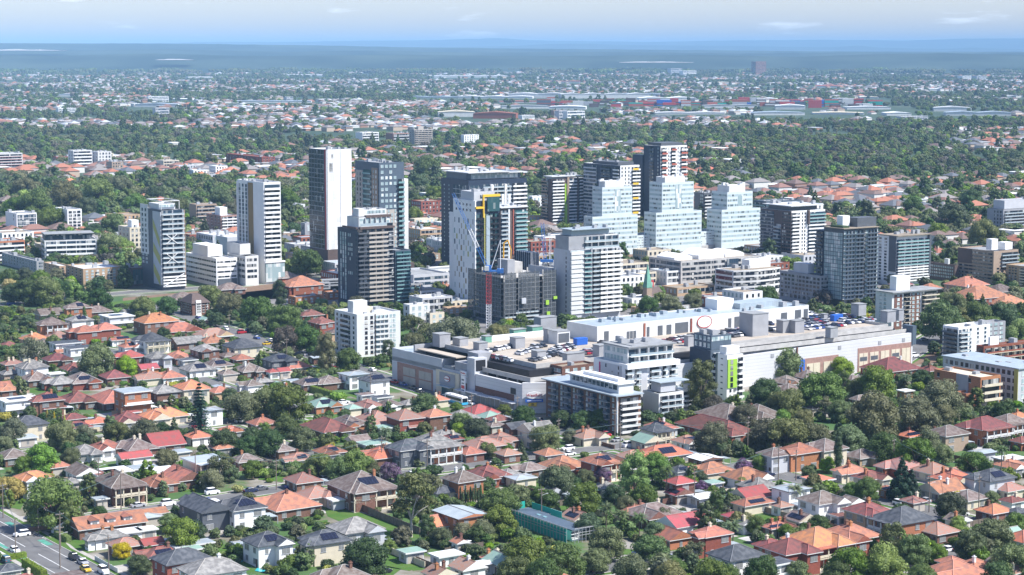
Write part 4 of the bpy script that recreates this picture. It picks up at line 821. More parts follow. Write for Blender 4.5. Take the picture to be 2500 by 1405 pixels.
b = B('apartment_block', 2408, 2448, 2560, 575, 512, label='grey apartment building with balconies at the right edge half hidden by trees'); b.vol('grey'); b.fac('F', 1, b.W*.9, 2, b.H-1, 7, 'balc', g='gd', m='lgrey', m2='glassbal'); b.fac('S', 1, b.L*.6, 2, b.H-1, 6, 'punch', g='gd', k=3, m='grey'); b.vol('lgrey', 3, b.W*.7, 2, b.L*.8, b.H, b.H+6, name='upper_storey'); b.flush()
b = B('apartment_block', 2136, 2176, 2285, 806, 716, label='brown brick and white balconied mid rise just behind the far end of the car park')
L_, W_, H_ = b.L, b.W, b.H; n = 8; b.vol('white2', ph=.4, roof='roofwhite'); b.panel('F', W_*.05, W_*.22, 0, H_-1, 'brick', .15, name='brick_wall'); b.panel('F', W_*.42, W_*.62, 0, H_-1, 'brick', .15, name='brick_wall'); b.fac('F', W_*.05, W_*.22, 1, H_-.5, n, 'punch', g='gl', ww=1.6, k=1, m='white', org=(0, -.15)); b.fac('F', W_*.42, W_*.62, 1, H_-.5, n, 'punch', g='gl', ww=1.4, k=2, m='white', org=(0, -.15)); b.fac('F', W_*.26, W_*.4, 1, H_-.5, n, 'balc', g='gd', m='cream', m2='black', bal=.3); b.fac('F', W_*.66, W_*1.0, 1, H_-.5, n, 'balc', g='gd', m='cream', m2='cream', dep=2, bal=.2); b.fac('S', L_*.3, L_*.8, 1, H_-.5, n, 'punch', g='gl', ww=1.4, k=2, m='brick'); b.part('roof_edge', MB().box(-.8, W_+1.6, -1.6, L_+.5, H_, H_+.4), M['roofgrey']); b.vol('white', W_*.2, W_*.5, L_*.3, L_*.7, H_+.4, H_+7, name='lift_house', par=False); b.flush()
# ------------------------------------------------------------------ left cluster and low blocks
b = B('apartment_tower', 347, 397, 453, 710, 514, label='glassy white banded tower with yellow zigzag panels on its grey side and crossed white braces')
L_, W_, H_ = b.L, b.W, b.H; n = 16; zp = H_*.22
b.vol('dgrey', ph=.5); b.panel('S', 0, L_*.38, 3, H_-1, 'lgrey', .4, name='side_panel', ); b.fac('S', L_*.66, L_*.98, H_*.3, H_-2, 14, 'punch', g='gl', k=2, ww=2.4, m='white2', h0=.1, h1=.6); b.panel('S', L_*.62, L_, H_*.42, H_+2, 'white2', .2, name='white_corner'); b.fac('S', L_*.66, L_*.97, H_*.42, H_, 9, 'punch', g='gb', k=2, ww=2, m='white2', org=(-.2, 0))
for (a0, a1, z0, z1) in ((.36, .06, .86, .62), (.36, .04, .56, .40), (.36, .06, .30, .14)):
    mb = MB(); z0 *= H_; z1 *= H_; w_ = H_*.085; ua, ub = L_*a0, L_*a1
    mb.hull([(-.45, ua, z0-w_), (-.45, ub, z1-w_), (-.45, ub, z1+w_*.3), (-.45, ua, z0+w_*.3)][::-1], [(-.55, ua, z0-w_), (-.55, ub, z1-w_), (-.55, ub, z1+w_*.3), (-.55, ua, z0+w_*.3)][::-1]); b.part('yellow_panel', mb, M['olive'])
b.fac('F', .2, W_*.96, zp, H_, 13, 'balc', g='gb', m='white', m2='glassbal', dep=1.6, bal=.34, sp=6); b.fac('F', .2, W_, 2, zp-1, 4, 'balc', g='gd', m='white', m2='white', dep=1.2, bal=.45)
for (z0, z1) in ((.70, .58), (.46, .34)):
    for sg in (0, 1):
        mb = MB(); a = (W_*.15, -1.8, H_*(z0 if sg else z1)); c = (W_*.62, -1.8, H_*(z1 if sg else z0)); mb.tube(a, c, .18, .18, 4); b.part('white_brace', mb, M['white'])
b.part('white_brace', MB().tube((1, -1.5, H_*.06), (W_*.9, -1.5, H_*.2), .25, .25, 4), M['white']); b.vol('tan', W_, W_*1.22, L_*.2, L_*.9, 0, H_*.98, name='beige_wing', par=False); b.vol('white2', W_*.1, W_*.8, L_*.2, L_*.7, H_, H_+3, name='upper_storey'); b.fac('F', W_*.12, W_*.78, H_+.2, H_+2.6, 1, 'band', g='gl', org=(0, L_*.2), m='white', sp=2)
b.part('roof_frame', MB().box(W_*.1, W_*.9, L_*.1, L_*.1+.4, H_+4.4, H_+4.8).box(W_*.1, W_*.9, L_*.8, L_*.8+.4, H_+4.4, H_+4.8).box(W_*.1, W_*.1+.4, L_*.1, L_*.8, H_+4.4, H_+4.8).box(W_*.9-.4, W_*.9, L_*.1, L_*.8, H_+4.4, H_+4.8).box(W_*.1, W_*.1+.3, L_*.1, L_*.1+.3, H_, H_+4.4).box(W_*.9-.3, W_*.9, L_*.1, L_*.1+.3, H_, H_+4.4), M['white2']); b.flush()
def simple(name, xl, xf, xr, yb, yt, label, m, fs, ff, roof='roofgrey', lift=None, cat='building', **k):
    """block with one style per face: (style, floors, kwargs)"""
    b = B(name, xl, xf, xr, yb, yt, label=label, cat=cat, **k); b.vol(m, roof=roof, ph=.7)
    if fs: st, n, kw = fs; b.fac('S', .6, b.L-.6, 1, b.H-.8, n, st, **kw)
    if ff: st, n, kw = ff; b.fac('F', .6, b.W-.6, 1, b.H-.8, n, st, **kw)
    if lift: b.vol(lift[0], b.W*lift[1], b.W*lift[2], b.L*.3, b.L*.65, b.H-.7, b.H+lift[3], name='lift_house', par=False)
    b.flush(); b.units(1.5, b.W-1.5, 1.5, b.L-1.5, b.H-.6, max(1, min(6, int(b.W*b.L/80))), int(xl)); return b
D_ = dict
simple('apartment_block', 15, 42, 91, 582, 522, 'white framed block with a glazed window grid, leftmost of two small towers on the left', 'white', ('punch', 6, D_(g='gd', ww=.7, k=2, skip=.5)), ('curtain', 6, D_(g='gb', m='white', sp=4)))
b = simple('apartment_block', 136, 166, 201, 576, 512, 'white block pierced by square dark window frames, right of two small towers on the left', 'white', ('punch', 7, D_(g='gd', ww=.8, k=2, skip=.4)), ('punch', 7, D_(g='gd', ww=2.4, k=3, m='dgrey', h0=.2, h1=.85)))
b = B('apartment_block', 50, 110, 238, 640, 588, label='long stepped white apartment building with a dark glazed top floor on the left', th=20, L=20); b.vol('white2'); b.fac('F', 1, b.W-1, 1, b.H-.5, 4, 'balc', g='gb', m='white', m2='white', dep=1.6, bal=.38, sp=6); b.fac('S', 1, b.L-1, 1, b.H-.5, 4, 'band', g='gb', m='white2', sp=4)
b.vol('dgrey', b.W*.02, b.W*.92, b.L*.15, b.L*.8, b.H, b.H+3.6, name='upper_storey', par=False); b.fac('F', b.W*.03, b.W*.9, b.H, b.H+3.4, 1, 'curtain', g='gb', m='dgrey', org=(0, b.L*.15), sp=2.5); b.part('roof', MB().box(0, b.W*.95, 0, b.L*.85, b.H+3.6, b.H+4), M['roofgrey']); b.flush()
b = simple('apartment_block', 5, 90, 108, 668, 638, 'purple grey terraced block with red parasols on the left edge', 'grey', ('punch', 3, D_(g='gb', ww=1.6, k=12, m='lgrey')), ('punch', 3, D_(g='gb', ww=1.4, k=2, m='lgrey')))
simple('apartment_block', -30, -5, 62, 640, 590, 'orange brick and white block cut by the left edge', 'obrick', None, ('balc', 4, D_(g='gd', m='white', m2='white')))
simple('brick_office', 228, 269, 326, 638, 603, 'low brown brick office with white vertical window bays', 'white2', None, ('punch', 1, D_(g='gd', ww=1.2, k=7, m='brick', h0=.1, h1=.9)), roof='roofwhite', lift=('white', .1, .4, 3)).panel('S', 0, 100*0+20, 0, 10, 'brick', .1) if 0 else None
b = simple('brick_office', 228, 269, 326, 638, 605, 'low brown brick office with white vertical window bays', 'brick', None, None, roof='roofwhite', lift=('white', .05, .3, 3)); b.panel('F', b.W*.02, b.W*.98, .5, b.H-.8, 'white', .15, name='window_bay'); b.fac('F', b.W*.04, b.W*.96, .5, b.H-.8, 1, 'punch', g='gd', ww=1.3, k=7, m='brick', org=(0, -.15), h0=.05, h1=.9); b.flush()
b = simple('brick_apartments', 162, 204, 302, 707, 657, 'peach brick apartment building with white window frames and small balconies, in front of the dark glass block', 'ybrick', ('punch', 6, D_(g='gd', ww=1.3, k=4, m='white')), ('punch', 6, D_(g='gl', ww=1.4, k=7, m='white')), roof='roofwhite')
for u in (.30, .62): b.fac('F', b.W*u, b.W*(u+.09), 1, b.H-2, 5, 'balc', g='gd', m='cream', m2='cream', dep=1.3)
b.flush()
simple('brick_apartments', 107, 146, 172, 692, 650, 'peach brick wing left of the peach apartment building', 'ybrick', ('punch', 5, D_(g='gd', ww=1.2, k=4)), ('punch', 5, D_(g='gd', ww=1.3, k=2)), roof='roofwhite')
b = simple('office_block', 303, 322, 394, 700, 655, 'dark glass box office with vertical fins between the peach flats and the yellow panelled tower', 'brown', ('blank', 1, {}), ('curtain', 1, D_(g='gt', m='brown', sp=1.5)), roof='rooftan')
b = simple('office_building', 455, 529, 580, 700, 632, 'white office building with long dark window strips and a set back top floor', 'white', ('band', 5, D_(g='gd', m='white', h0=.35, h1=.7, sp=3)), ('band', 5, D_(g='gd', m='white', h0=.35, h1=.7, sp=4)), roof='roofwhite'); b.vol('white', b.W*.05, b.W*.75, b.L*.3, b.L*.8, b.H, b.H+6, name='upper_storey', par=False); b.vol('dgrey', 1, b.W-.5, -.5, 2, 0, 4, name='undercroft', par=False)
simple('office_block', 528, 556, 640, 640, 580, 'pale lower block behind the white strip windowed office', 'lgrey', None, ('blank', 1, {}), roof='roofwhite')
simple('apartment_block', 505, 540, 584, 585, 527, 'brick and white balconied block left of the bronze striped tower', 'pinkbrick', ('punch', 7, D_(g='gd', ww=1.5, k=4)), ('balc', 7, D_(g='gd', m='white', m2='white', sp=4)), lift=('white', .2, .6, 5))
simple('apartment_block', 463, 480, 530, 560, 500, 'pinkish apartment block behind the beige wing of the yellow panelled tower', 'tan', None, ('balc', 6, D_(g='gd', m='white2', m2='tan')))
simple('office_block', 290, 318, 352, 622, 556, 'small cream block with a flat white roof left of the yellow panelled tower', 'cream', ('punch', 5, D_(g='gd', k=3)), ('punch', 5, D_(g='gd', k=3)), lift=('white', .4, .9, 4))
simple('apartment_block', -40, -20, 56, 420, 376, 'white framed block with red edged balconies at the far left', 'white2', None, ('balc', 6, D_(g='gd', m='redp', m2='white2', bal=.3)))
simple('apartment_block', 167, 180, 226, 412, 368, 'far white apartment block, left one of a white pair', 'white2', ('punch', 5, D_(k=2)), ('balc', 5, D_(g='gd', m='white', m2='white')))
simple('apartment_block', 225, 240, 273, 408, 371, 'far white apartment block, right one of a white pair', 'white2', ('punch', 4, D_(k=2)), ('punch', 4, D_(g='gd', k=4, ww=2)))
simple('apartment_block', 868, 885, 925, 352, 324, 'far white apartment block left of the beige high rise', 'white', None, ('balc', 4, D_(g='gd', m='white', m2='white')))
simple('apartment_block', 942, 960, 1002, 356, 326, 'far grey and red apartment block touching the beige high rise', 'pinkbrick', None, ('balc', 4, D_(g='gd', m='white2', m2='lgrey')))
simple('apartment_block', 999, 1012, 1056, 362, 317, 'far beige balconied high rise above the treetops', 'beige', ('punch', 9, D_(g='gd', k=2)), ('balc', 9, D_(g='gd', m='beige', m2='beige', sp=5)), lift=('beige', .3, .6, 4))
simple('apartment_block', 1125, 1133, 1169, 350, 330, 'far small white terraced block right of the beige high rise', 'white', None, ('punch', 4, D_(g='gd', k=6)))
simple('brick_flats', 552, 640, 672, 406, 384, 'long far red brick flats with a brown roof, left one', 'rbrick', ('punch', 3, D_(k=12)), ('punch', 3, D_(k=4)), roof=None)
simple('brick_flats', 690, 722, 746, 396, 378, 'far yellow brick flats with a brown roof', 'ybrick', ('punch', 3, D_(k=5)), ('balc', 3, D_(g='gd')))
simple('apartment_block', 1345, 1352, 1378, 292, 270, 'far pink grey terrace block beside the white stepped one', 'pinkbrick', None, ('balc', 5, D_(g='gd', m='white2')))
for i, (a, c, yb, yt, lb) in enumerate(((1365, 1392, 296, 271, 'far white stepped apartments, left wing'), (1385, 1428, 297, 272, 'far white stepped apartments, right wing'), (1275, 1305, 292, 282, 'far low white terrace left of the white stepped apartments'), (380, 414, 287, 264, 'far white block with dark bands among trees on the left'), (363, 412, 250, 236, 'far white stepped hospital like block on the left'), (143, 186, 280, 265, 'far grey white block on the far left'), (700, 716, 250, 237, 'far white cube by the pale sheds'), (1690, 1732, 300, 287, 'far pale blue and white block on the right'), (1880, 1900, 178, 168, 'distant white block right of the brick tower'), (1638, 1665, 182, 168, 'distant blue glass block left of the brick tower'), (1668, 1700, 185, 173, 'distant low white block left of the brick tower'), (2350, 2372, 196, 186, 'distant white flats, left pair on the far right'), (2385, 2408, 197, 186, 'distant grey flats, right pair on the far right'), (70, 95, 190, 182, 'distant white block in the haze at far left'), (460, 520, 196, 188, 'distant long white apartments in the haze'), (2200, 2265, 299, 285, 'far white office with strip windows on the right'), (2040, 2062, 250, 240, 'far white silo block behind the containers'), (2395, 2440, 296, 286, 'far low grey warehouse office on the far right'))):
    simple('apartment_block', a-4, a, c, yb, yt, lb, 'white' if i % 3 else 'lgrey', None, ('band', 3, D_(g='gb', m='white')), L=14 if yb > 230 else 30)
b = B('office_tower', 1834, 1845, 1870, 181, 151, label='distant brown brick office tower standing alone near the horizon'); b.vol('rbrick', par=False); b.fac('F', 1, b.W-1, 4, b.H-4, 8, 'band', g='gd', m='rbrick', h0=.4, h1=.9); b.fac('S', 1, b.L-1, 4, b.H-4, 8, 'band', g='gd', m='rbrick'); b.flush()
# far warehouses, sheds and the container yard
WHS = [(1118, 1300, 241, 234, 0), (1220, 1315, 252, 247, 1), (1240, 1385, 240, 226, 2), (1370, 1585, 241, 227, 2), (1500, 1620, 236, 228, 4), (1560, 1700, 250, 236, 0), (985, 1160, 240, 235, 4), (1070, 1160, 286, 270, 3), (1155, 1260, 290, 273, 5), (1225, 1340, 266, 257, 6), (1340, 1430, 268, 258, 0), (1720, 1855, 264, 256, 6), (1893, 1966, 268, 255, 0), (2068, 2175, 268, 260, 2), (2280, 2372, 272, 260, 2), (1840, 1965, 282, 273, 4), (1985, 2110, 280, 274, 3), (2165, 2225, 283, 274, 0), (2310, 2470, 283, 272, 4), (1600, 1770, 280, 274, 2), (330, 430, 262, 252, 4), (570, 760, 252, 246, 4), (385, 470, 245, 241, 0), (130, 200, 236, 230, 4), (1860, 1900, 250, 239, 0), (2430, 2500, 238, 233, 0), (2100, 2145, 241, 236, 3), (700, 790, 186, 182, 0), (850, 960, 200, 196, 3), (1060, 1240, 190, 184, 0), (1330, 1420, 202, 198, 1), (1740, 1800, 206, 201, 3), (1990, 2060, 214, 209, 1), (2270, 2330, 222, 216, 0), (1130, 1165, 137, 135, 0), (1515, 1590, 153, 151, 0), (2440, 2500, 152, 143, 0), (2130, 2190, 136, 133, 4), (395, 440, 150, 147, 0), (240, 300, 160, 158, 3), (1590, 1640, 149, 147, 4)]
WCOL = ['white', 'orangep', 'roofwhite', 'cream', 'roofblue', 'rbrick', 'roofgrey']; WN = ['white', 'rust roofed', 'grey white', 'cream', 'blue grey', 'red brick', 'dark grey']
for i, (x0, x1, yb, yt, c_) in enumerate(WHS):
    b = B('warehouse', x0-6, x0, x1, yb, yt, th=4 if i % 2 else -5, label='far %s warehouse number %d from the left along the plain' % (WN[c_], i+1), L=45 if yb > 220 else 90, cat='warehouse')
    mb = MB(); n = max(1, int(b.W/55)); h = b.H
    mb.box(0, b.W, 0, b.L, 0, h*.72); b.part('wall', mb, M['white2' if c_ not in (5,) else 'rbrick']); mb = MB()
    for j in range(n):
        a, c = b.W*j/n, b.W*(j+1)/n; mb.hull([(a, -.6, h*.72), (c, -.6, h*.72), ((a+c)/2, -.6, h)], [(a, b.L, h*.72), (c, b.L, h*.72), ((a+c)/2, b.L, h)])
    b.part('roof', mb, M[WCOL[c_]])
    for f in (.985, .97, .955, .94):
        for t in range(int(b.W/45)+1): c = b.world(min(b.W, t*45+20), 0); BLOCK.append((c[0]*f, c[1]*f, 48))
WORDER = sorted([o for o in col.objects if o.get('category') == 'warehouse'], key=lambda o: math.atan2(o.location[0], o.location[1]))
for i, o in enumerate(WORDER): o['label'] = o['label'].split(' number')[0]+' on the plain'
CC = ['redp', 'blue', 'orangep', 'brown', 'rbrick', 'cyan', 'white2', 'slate', 'steelred', 'lgrey']; CN = ['red', 'bright blue', 'rust', 'brown', 'brick red', 'green', 'white', 'slate', 'crimson', 'grey']
rd = random.Random(21); cont = []
for i in range(62):
    x = 1330+i*13.2+rd.uniform(-3, 3); yb = rd.uniform(255, 263)+(2 if x > 1900 else 0)
    if 1570 < x < 1720 and rd.random() < .2: continue
    P = gp(x, yb); c_ = rd.randrange(10); k = rd.randint(3, 6); wd = rd.uniform(18, 34)
    r_ = empty('container_stack', (P[0], P[1]), R(rd.uniform(-4, 4))); tag(r_, CN[c_], 'container stack', 'shipping container stacks in the distant freight yard'); r_['cx'] = x
    for j in range(k): MB().box(-wd/2, wd/2, 0, 12, j*2.75, j*2.75+2.65).build('container', M[CC[rd.choice((c_, c_, (c_+3) % 10))]], r_)
    cont.append(r_)
for i in range(46): P = gp(1320+i*19, 262); [BLOCK.append((P[0]*f, P[1]*f, 60)) for f in (1.0, .975, .95)]
cont.sort(key=lambda o: o['cx'])
for i, o in enumerate(cont):
    o['label'] = '%s shipping container stack in the distant freight yard, %s' % (o['label'], 'number %d from its left end' % (i+1)); del o['cx']
# small buildings at the towers' feet
simple('heritage_building', 1522, 1530, 1596, 722, 690, 'red painted two storey building with white arched windows by the green steeple', 'redp', None, ('punch', 2, D_(g='gl', ww=1.1, k=11, m='white')), roof='roofwhite', L=16)
b = B('church', 1560, 1592, 1622, 745, 728, label='brick church with a green copper steeple among trees'); b.vol('brick', par=False); W_, L_, H_ = b.W, b.L, b.H
b.part('roof', MB().hull([(-.5, -.5, H_), (-.5, L_*.8, H_), (-.5, L_*.4, H_+5)], [(W_, -.5, H_), (W_, L_*.8, H_), (W_, L_*.4, H_+5)]), M['brown']); b.vol('tan', -3.4, -.1, 0, 3.3, 0, 9, name='tower', par=False)
b.part('steeple', MB().hull([(-3.6, -.2, 9), (0.1, -.2, 9), (0.1, 3.5, 9), (-3.6, 3.5, 9)], [(-1.8, 1.6, 21), (-1.7, 1.6, 21), (-1.7, 1.7, 21), (-1.8, 1.7, 21)]), M['copper'])
b.fac('F', 1, W_-1, .5, H_-.5, 1, 'punch', g='gd', ww=.8, k=5); b.flush()
LOWS = [(704, 722, 786, 748, 726, 'obrick', 'roofwhite', 'orange brick flat roofed block with a white parapet below the station'), (786, 800, 830, 733, 714, 'obrick', 'roofwhite', 'small orange brick block tight against the dark beige banded tower'), (985, 1000, 1050, 785, 745, 'white2', 'roofgrey', 'cream flats with a white lift house behind the gum trees'), (1040, 1050, 1085, 800, 765, 'cream', 'roofgrey', 'blond flats with a grey flat roof left of the crane'), (1080, 1092, 1156, 772, 752, 'ybrick', 'roofgrey', 'yellow brick flats with a dark shallow roof below the slotted white tower'), (1515, 1530, 1560, 680, 652, 'grey', 'roofgrey', 'grey low office by the railway cutting'), (1500, 1506, 1560, 745, 732, 'white2', 'roofwhite', 'white shop row right of the curved white tower'), (1540, 1560, 1590, 768, 752, 'ybrick', 'rooftan', 'blond shop with a tan roof below the steeple'), (1600, 1640, 1700, 762, 748, 'concrete', 'rooftan', 'low concrete roofed shops under the tree row'), (1700, 1720, 1790, 740, 722, 'ybrick', 'roofgrey', 'tan brick shop with grey metal roof left of the curved office'), (1780, 1800, 1842, 752, 738, 'ybrick', 'roofwhite', 'tan brick hall with a white parapet'), (1000, 1012, 1070, 560, 535, 'cream', 'roofgrey', 'cream balconied flats right of the white slab wing'), (1005, 1015, 1060, 608, 590, 'rbrick', 'rooftan', 'red shop with a tan roof in the town centre'), (1010, 1022, 1075, 640, 622, 'tan', 'roofwhite', 'tan shop block in the town centre'), (1000, 1005, 1028, 664, 650, 'magenta', 'roofgrey', 'bright pink and orange painted shop wall beside the railway'), (1290, 1300, 1330, 512, 480, 'white', 'roofwhite', 'white villa block left of the lime finned tower'), (1285, 1290, 1338, 560, 528, 'ybrick', 'roofgrey', 'ochre apartment building between the teal tower and the lime finned tower'), (1285, 1300, 1420, 600, 575, 'slate', 'roofblue', 'long dark blue station building with vertical posts'), (735, 745, 762, 600, 545, 'grey', 'copper', 'old brick tower block with green roof left of the tallest left tower'), (480, 520, 590, 612, 575, 'lgrey', 'roofwhite', 'grey annex behind the white strip windowed office'), (20, 60, 110, 600, 583, 'redp', 'roofgrey', 'red roofed villa below the small left tower'), (700, 720, 745, 520, 500, 'white2', 'roofwhite', 'white flat roofed house near the tall left tower'), (1860, 1880, 1960, 700, 672, 'concrete', 'rooftan', 'plain concrete block right of the curved office')]
for i, (xl, xf, xr, yb, yt, m, rf, lb) in enumerate(LOWS):
    simple('low_block', xl, xf, xr, yb, yt, lb, m, ('punch', 2, D_(g='gd', ww=1.3)), ('punch', 2, D_(g='gl', ww=1.5)), roof=rf)

rd = random.Random(55); SHC = [('white', 'white'), ('white2', 'off white'), ('cream', 'cream'), ('tan', 'tan'), ('rbrick', 'red brick'), ('ybrick', 'blond brick'), ('lgrey', 'light grey'), ('grey', 'grey')]; SHR = [('roofwhite', 'white'), ('roofgrey', 'grey'), ('rooftan', 'tan gravel'), ('roofblue', 'blue grey metal')]
SHOPS = []; nb0 = len(BLOCK)
for (x0, x1, y0, y1, n) in ((690, 830, 520, 690, 13), (1005, 1095, 500, 680, 13), (1240, 1430, 590, 690, 9), (1500, 1900, 655, 770, 17), (1860, 2010, 590, 660, 6), (455, 600, 560, 640, 6), (230, 350, 560, 640, 5), (0, 110, 590, 640, 4), (380, 560, 415, 440, 6), (100, 400, 395, 420, 10), (2030, 2140, 600, 700, 5), (1010, 1280, 740, 780, 4)):
    k = 0; at = 0
    while k < n and at < 60:
        at += 1; x, y = rd.uniform(x0, x1), rd.uniform(y0, y1); P = gp(x, y); s = (y-HY)/CH; w_ = rd.uniform(12, 26); h_ = rd.choice((4.5, 5, 7.5, 8, 10.5))
        if any((P[0]-q[0])**2+(P[1]-q[1])**2 < (q[2]*.8+w_*.45)**2 for q in BLOCK): continue
        m, mn = rd.choice(SHC); rf, rn = rd.choice(SHR); fl_ = max(1, int(h_/3.3)); b = B('shop_building', x-8, x, x+8, y, hgt=h_, L=rd.uniform(10, 20), W=w_, label='%s low block with %s roof' % (mn, rn), cat='shop'); b.vol(m, roof=rf, ph=.6)
        b.fac('F', .6, b.W-.6, .6, h_-.8, fl_, rd.choice(('punch', 'band', 'punch')), g='gd', m='white2', sp=3, ww=1.4); b.fac('S', .6, b.L-.6, .6, h_-.8, fl_, 'punch', g='gl', m='white2', ww=1.3); b.flush(); b.units(1.5, b.W-1.5, 1.5, b.L-1.5, h_-.55, rd.randint(1, 3), int(x)); SHOPS.append((b.root, x, y)); k += 1
# ------------------------------------------------------------------ shopping centre with rooftop parking
def text(s, size, m, parent, loc, rot, name='lettering', ext=.03):
    cu = bpy.data.curves.new(name, 'FONT'); cu.body = s; cu.size = size; cu.extrude = ext; cu.align_x = 'CENTER'; cu.align_y = 'CENTER'; cu.materials.append(M[m])
    t_ = bpy.data.objects.new(name, cu); col.objects.link(t_); dg = bpy.context.evaluated_depsgraph_get(); me = bpy.data.meshes.new_from_object(t_.evaluated_get(dg)); bpy.data.objects.remove(t_); o = inst(name, me, parent, loc); o.rotation_euler = rot; return o
RF, RS = (R(90), 0, 0), (R(90), 0, R(-90))       # text on a right face / on a left face
def oval(b, name, m, c, rx, rz, face, t=.5):
    mb = MB(); n = 28; x, y, z = c
    if face == 'S': A = [(x-t, y+rx*math.cos(2*math.pi*i/n), z+rz*math.sin(2*math.pi*i/n)) for i in range(n)]; C = [(x, p[1], p[2]) for p in A]
    else: A = [(x+rx*math.cos(2*math.pi*i/n), y-t, z+rz*math.sin(2*math.pi*i/n)) for i in range(n)]; C = [(p[0], y, p[2]) for p in A]
    mb.hull(A, C); return b.part(name, mb, M[m])
mall = b = B('shopping_centre', 958, 1291, 2226, 1015, th=35.5, hgt=16, label='long grey and white shopping centre with a rooftop car park full of cars')
W_, L_ = b.W, b.L
for t in (.1, .25, .4, .55, .7, .85): c = b.world(W_*t, 45); BLOCK.append((c[0], c[1], 52))
ZD = 15.2
b.vol('black', 6, W_-2, 8, L_-14, 0, ZD-.6, name='inner_wall', par=False)  # black inset box, paints the shade inside the gaps between the decks
# street walls
mb = MB(); mb.hull([(8, -.2, 0), (W_, -.2, 0), (W_, 1, 0), (8, 1, 0)], [(8, -.2, 11.2), (W_, -.2, 13.6), (W_, 1, 13.6), (8, 1, 11.2)]); b.part('panel_wall', mb, M['panel'])
mb = MB(); mb.hull([(0, 4, 0), (8, -.2, 0), (8, 1, 0), (1, 5, 0)], [(0, 4, 11.2), (8, -.2, 11.2), (8, 1, 11.2), (1, 5, 11.2)]); b.part('panel_wall', mb, M['panel'])
b.vol('panel', 0, 1.2, 4, 44, 0, 10.6, name='panel_wall', par=False); b.vol('lgrey', 0, 1.2, 44, L_, 0, 10, name='panel_wall', par=False); b.vol('panel', W_-1, W_, 1, L_-14, 0, 13.6, name='panel_wall', par=False); b.vol('grey', 1, W_, L_-15, L_-14, 0, ZD+.8, name='rear_wall', par=False)
b.vol('concrete', 1.2, 6, 4, 44, 8.9, 9.2, name='ledge_deck', par=False)
# brick and cream bays
b.vol('brick', -.15, 0, 9, 40, 3, 6.2, name='brick_band', par=False); mb = MB()
for i in range(10): mb.box(-.16, 0, 9.3+i*3.05, 11.6+i*3.05, 0.2, 3)
b.part('shop_bay', mb, M['beige'])
def bays(x0, x1, z0, z1, n, holes=()):
    b.panel('F', x0, x1, z0, z1, 'pinkbrick', .12, org=(0, -.2), name='brick_bay')
    for i in range(n):
        a, c = x0+(x1-x0)*(i+.12)/n, x0+(x1-x0)*(i+.9)/n; mb = MB(); mb.box(a, (a+c)/2-.1, -.45, -.32, z0+.3, z1-2.2); mb.box((a+c)/2+.1, c, -.45, -.32, z0+.3, z1-2.2)
        if i in holes: mb.box(a+.4, c-.4, -.5, -.45, z0+(z1-z0)*.45, z0+(z1-z0)*.62, 1)
        b.part('cream_panel', mb, [M['cream'], M['dgrey']])
bays(9.5, 17, 0, 6.8, 1, (0,)); u0, u1 = [solve_len(b.P, b.e1, x) for x in (1962, 2045)]; bays(u0, u1, 0, 8.3, 2); u0, u1 = [solve_len(b.P, b.e1, x) for x in (2092, 2222)]; bays(u0, u1, 0, 9.8, 5, (0, 1, 3))
u0 = solve_len(b.P, b.e1, 1948); b.panel('F', u0, u0+3, 1, 8, 'blue', .5, org=(0, -.2), name='blue_banner'); b.panel('F', u0-1.4, u0-.8, 0, 13.2, 'brick', .5, org=(0, -.2), name='downpipe_strip')
for x in (1880, 2044, 2142, 2200): u = solve_len(b.P, b.e1, x); b.panel('F', u, u+1.6, 10.3, 11.8, 'grey', .15, org=(0, -.2), name='vent_window')
# left block with portal
b.vol('lgrey', .0, 11, 56, L_, 8.4, 13.2, name='upper_block', par=True, roof='roofblue'); b.vol('lgrey', -.1, 0, 44, L_, 0, 8.4, name='lower_wall', par=False)
b.vol('pinkbrick', -.22, -.1, 62, L_-4, 0, 8.2, name='brick_bay', par=False)
for i in range(2):
    mb = MB(); a = 63+i*(L_-69)/2; c = a+(L_-74)/2; mb.box(-.34, -.22, a, (a+c)/2-.1, .3, 3.2); mb.box(-.34, -.22, (a+c)/2+.1, c, .3, 3.2); mb.box(-.34, -.22, a, (a+c)/2-.1, 3.7, 6.8); mb.box(-.34, -.22, (a+c)/2+.1, c, 3.7, 6.8); b.part('cream_panel', mb, M['beige'])
b.vol('cream', -.7, -.1, 43.5, 59, 0, 9.2, name='stone_portal', par=False); b.vol('grey', -.85, -.7, 46, 56.5, 4, 8.4, name='portal_panel', par=False); b.part('glass_doors', MB().box(-.85, -.7, 47.5, 55, 0, 3.4), M['gt']); b.part('canopy', MB().box(-3.2, -.7, 46.5, 56, 3.5, 3.8), M['glassbal'])
oval(b, 'oval_sign', 'redp', (-.9, 51, 6.4), 1.9, 1.1, 'S', .25); oval(b, 'oval_sign', 'white', (-1.15, 51, 6.4), 1.75, .98, 'S', .05); text('Westfield', .85, 'redp', b.root, (-1.25, 51, 6.4), RS)
oval(b, 'oval_sign', 'white', (-2.0, 38.3, 10.4), 1.7, .8, 'S', .4); text('Westfield', .8, 'redp', b.root, (-2.46, 38.3, 10.4), RS); b.part('sign_tower', MB().box(-2.4, -2.0, 37.1, 39.5, 2.8, 9.4).box(-2.0, 0, 38.1, 38.5, 8.6, 9).box(-2.46, -2.4, 37.3, 39.3, 4.6, 5.8, 1).box(-2.46, -2.4, 37.5, 39.1, 3.2, 4.2, 2).box(-2.46, -2.4, 37.5, 39.1, 6.4, 6.8, 2).box(-2.46, -2.4, 37.5, 39.1, 7.6, 8.2, 2), [M['white'], M['redp'], M['dgrey']])
c2 = empty('corner_sign', (3.6, 1.8, 0)); c2.parent = b.root; c2.rotation_euler = (0, 0, R(-27.7)); 
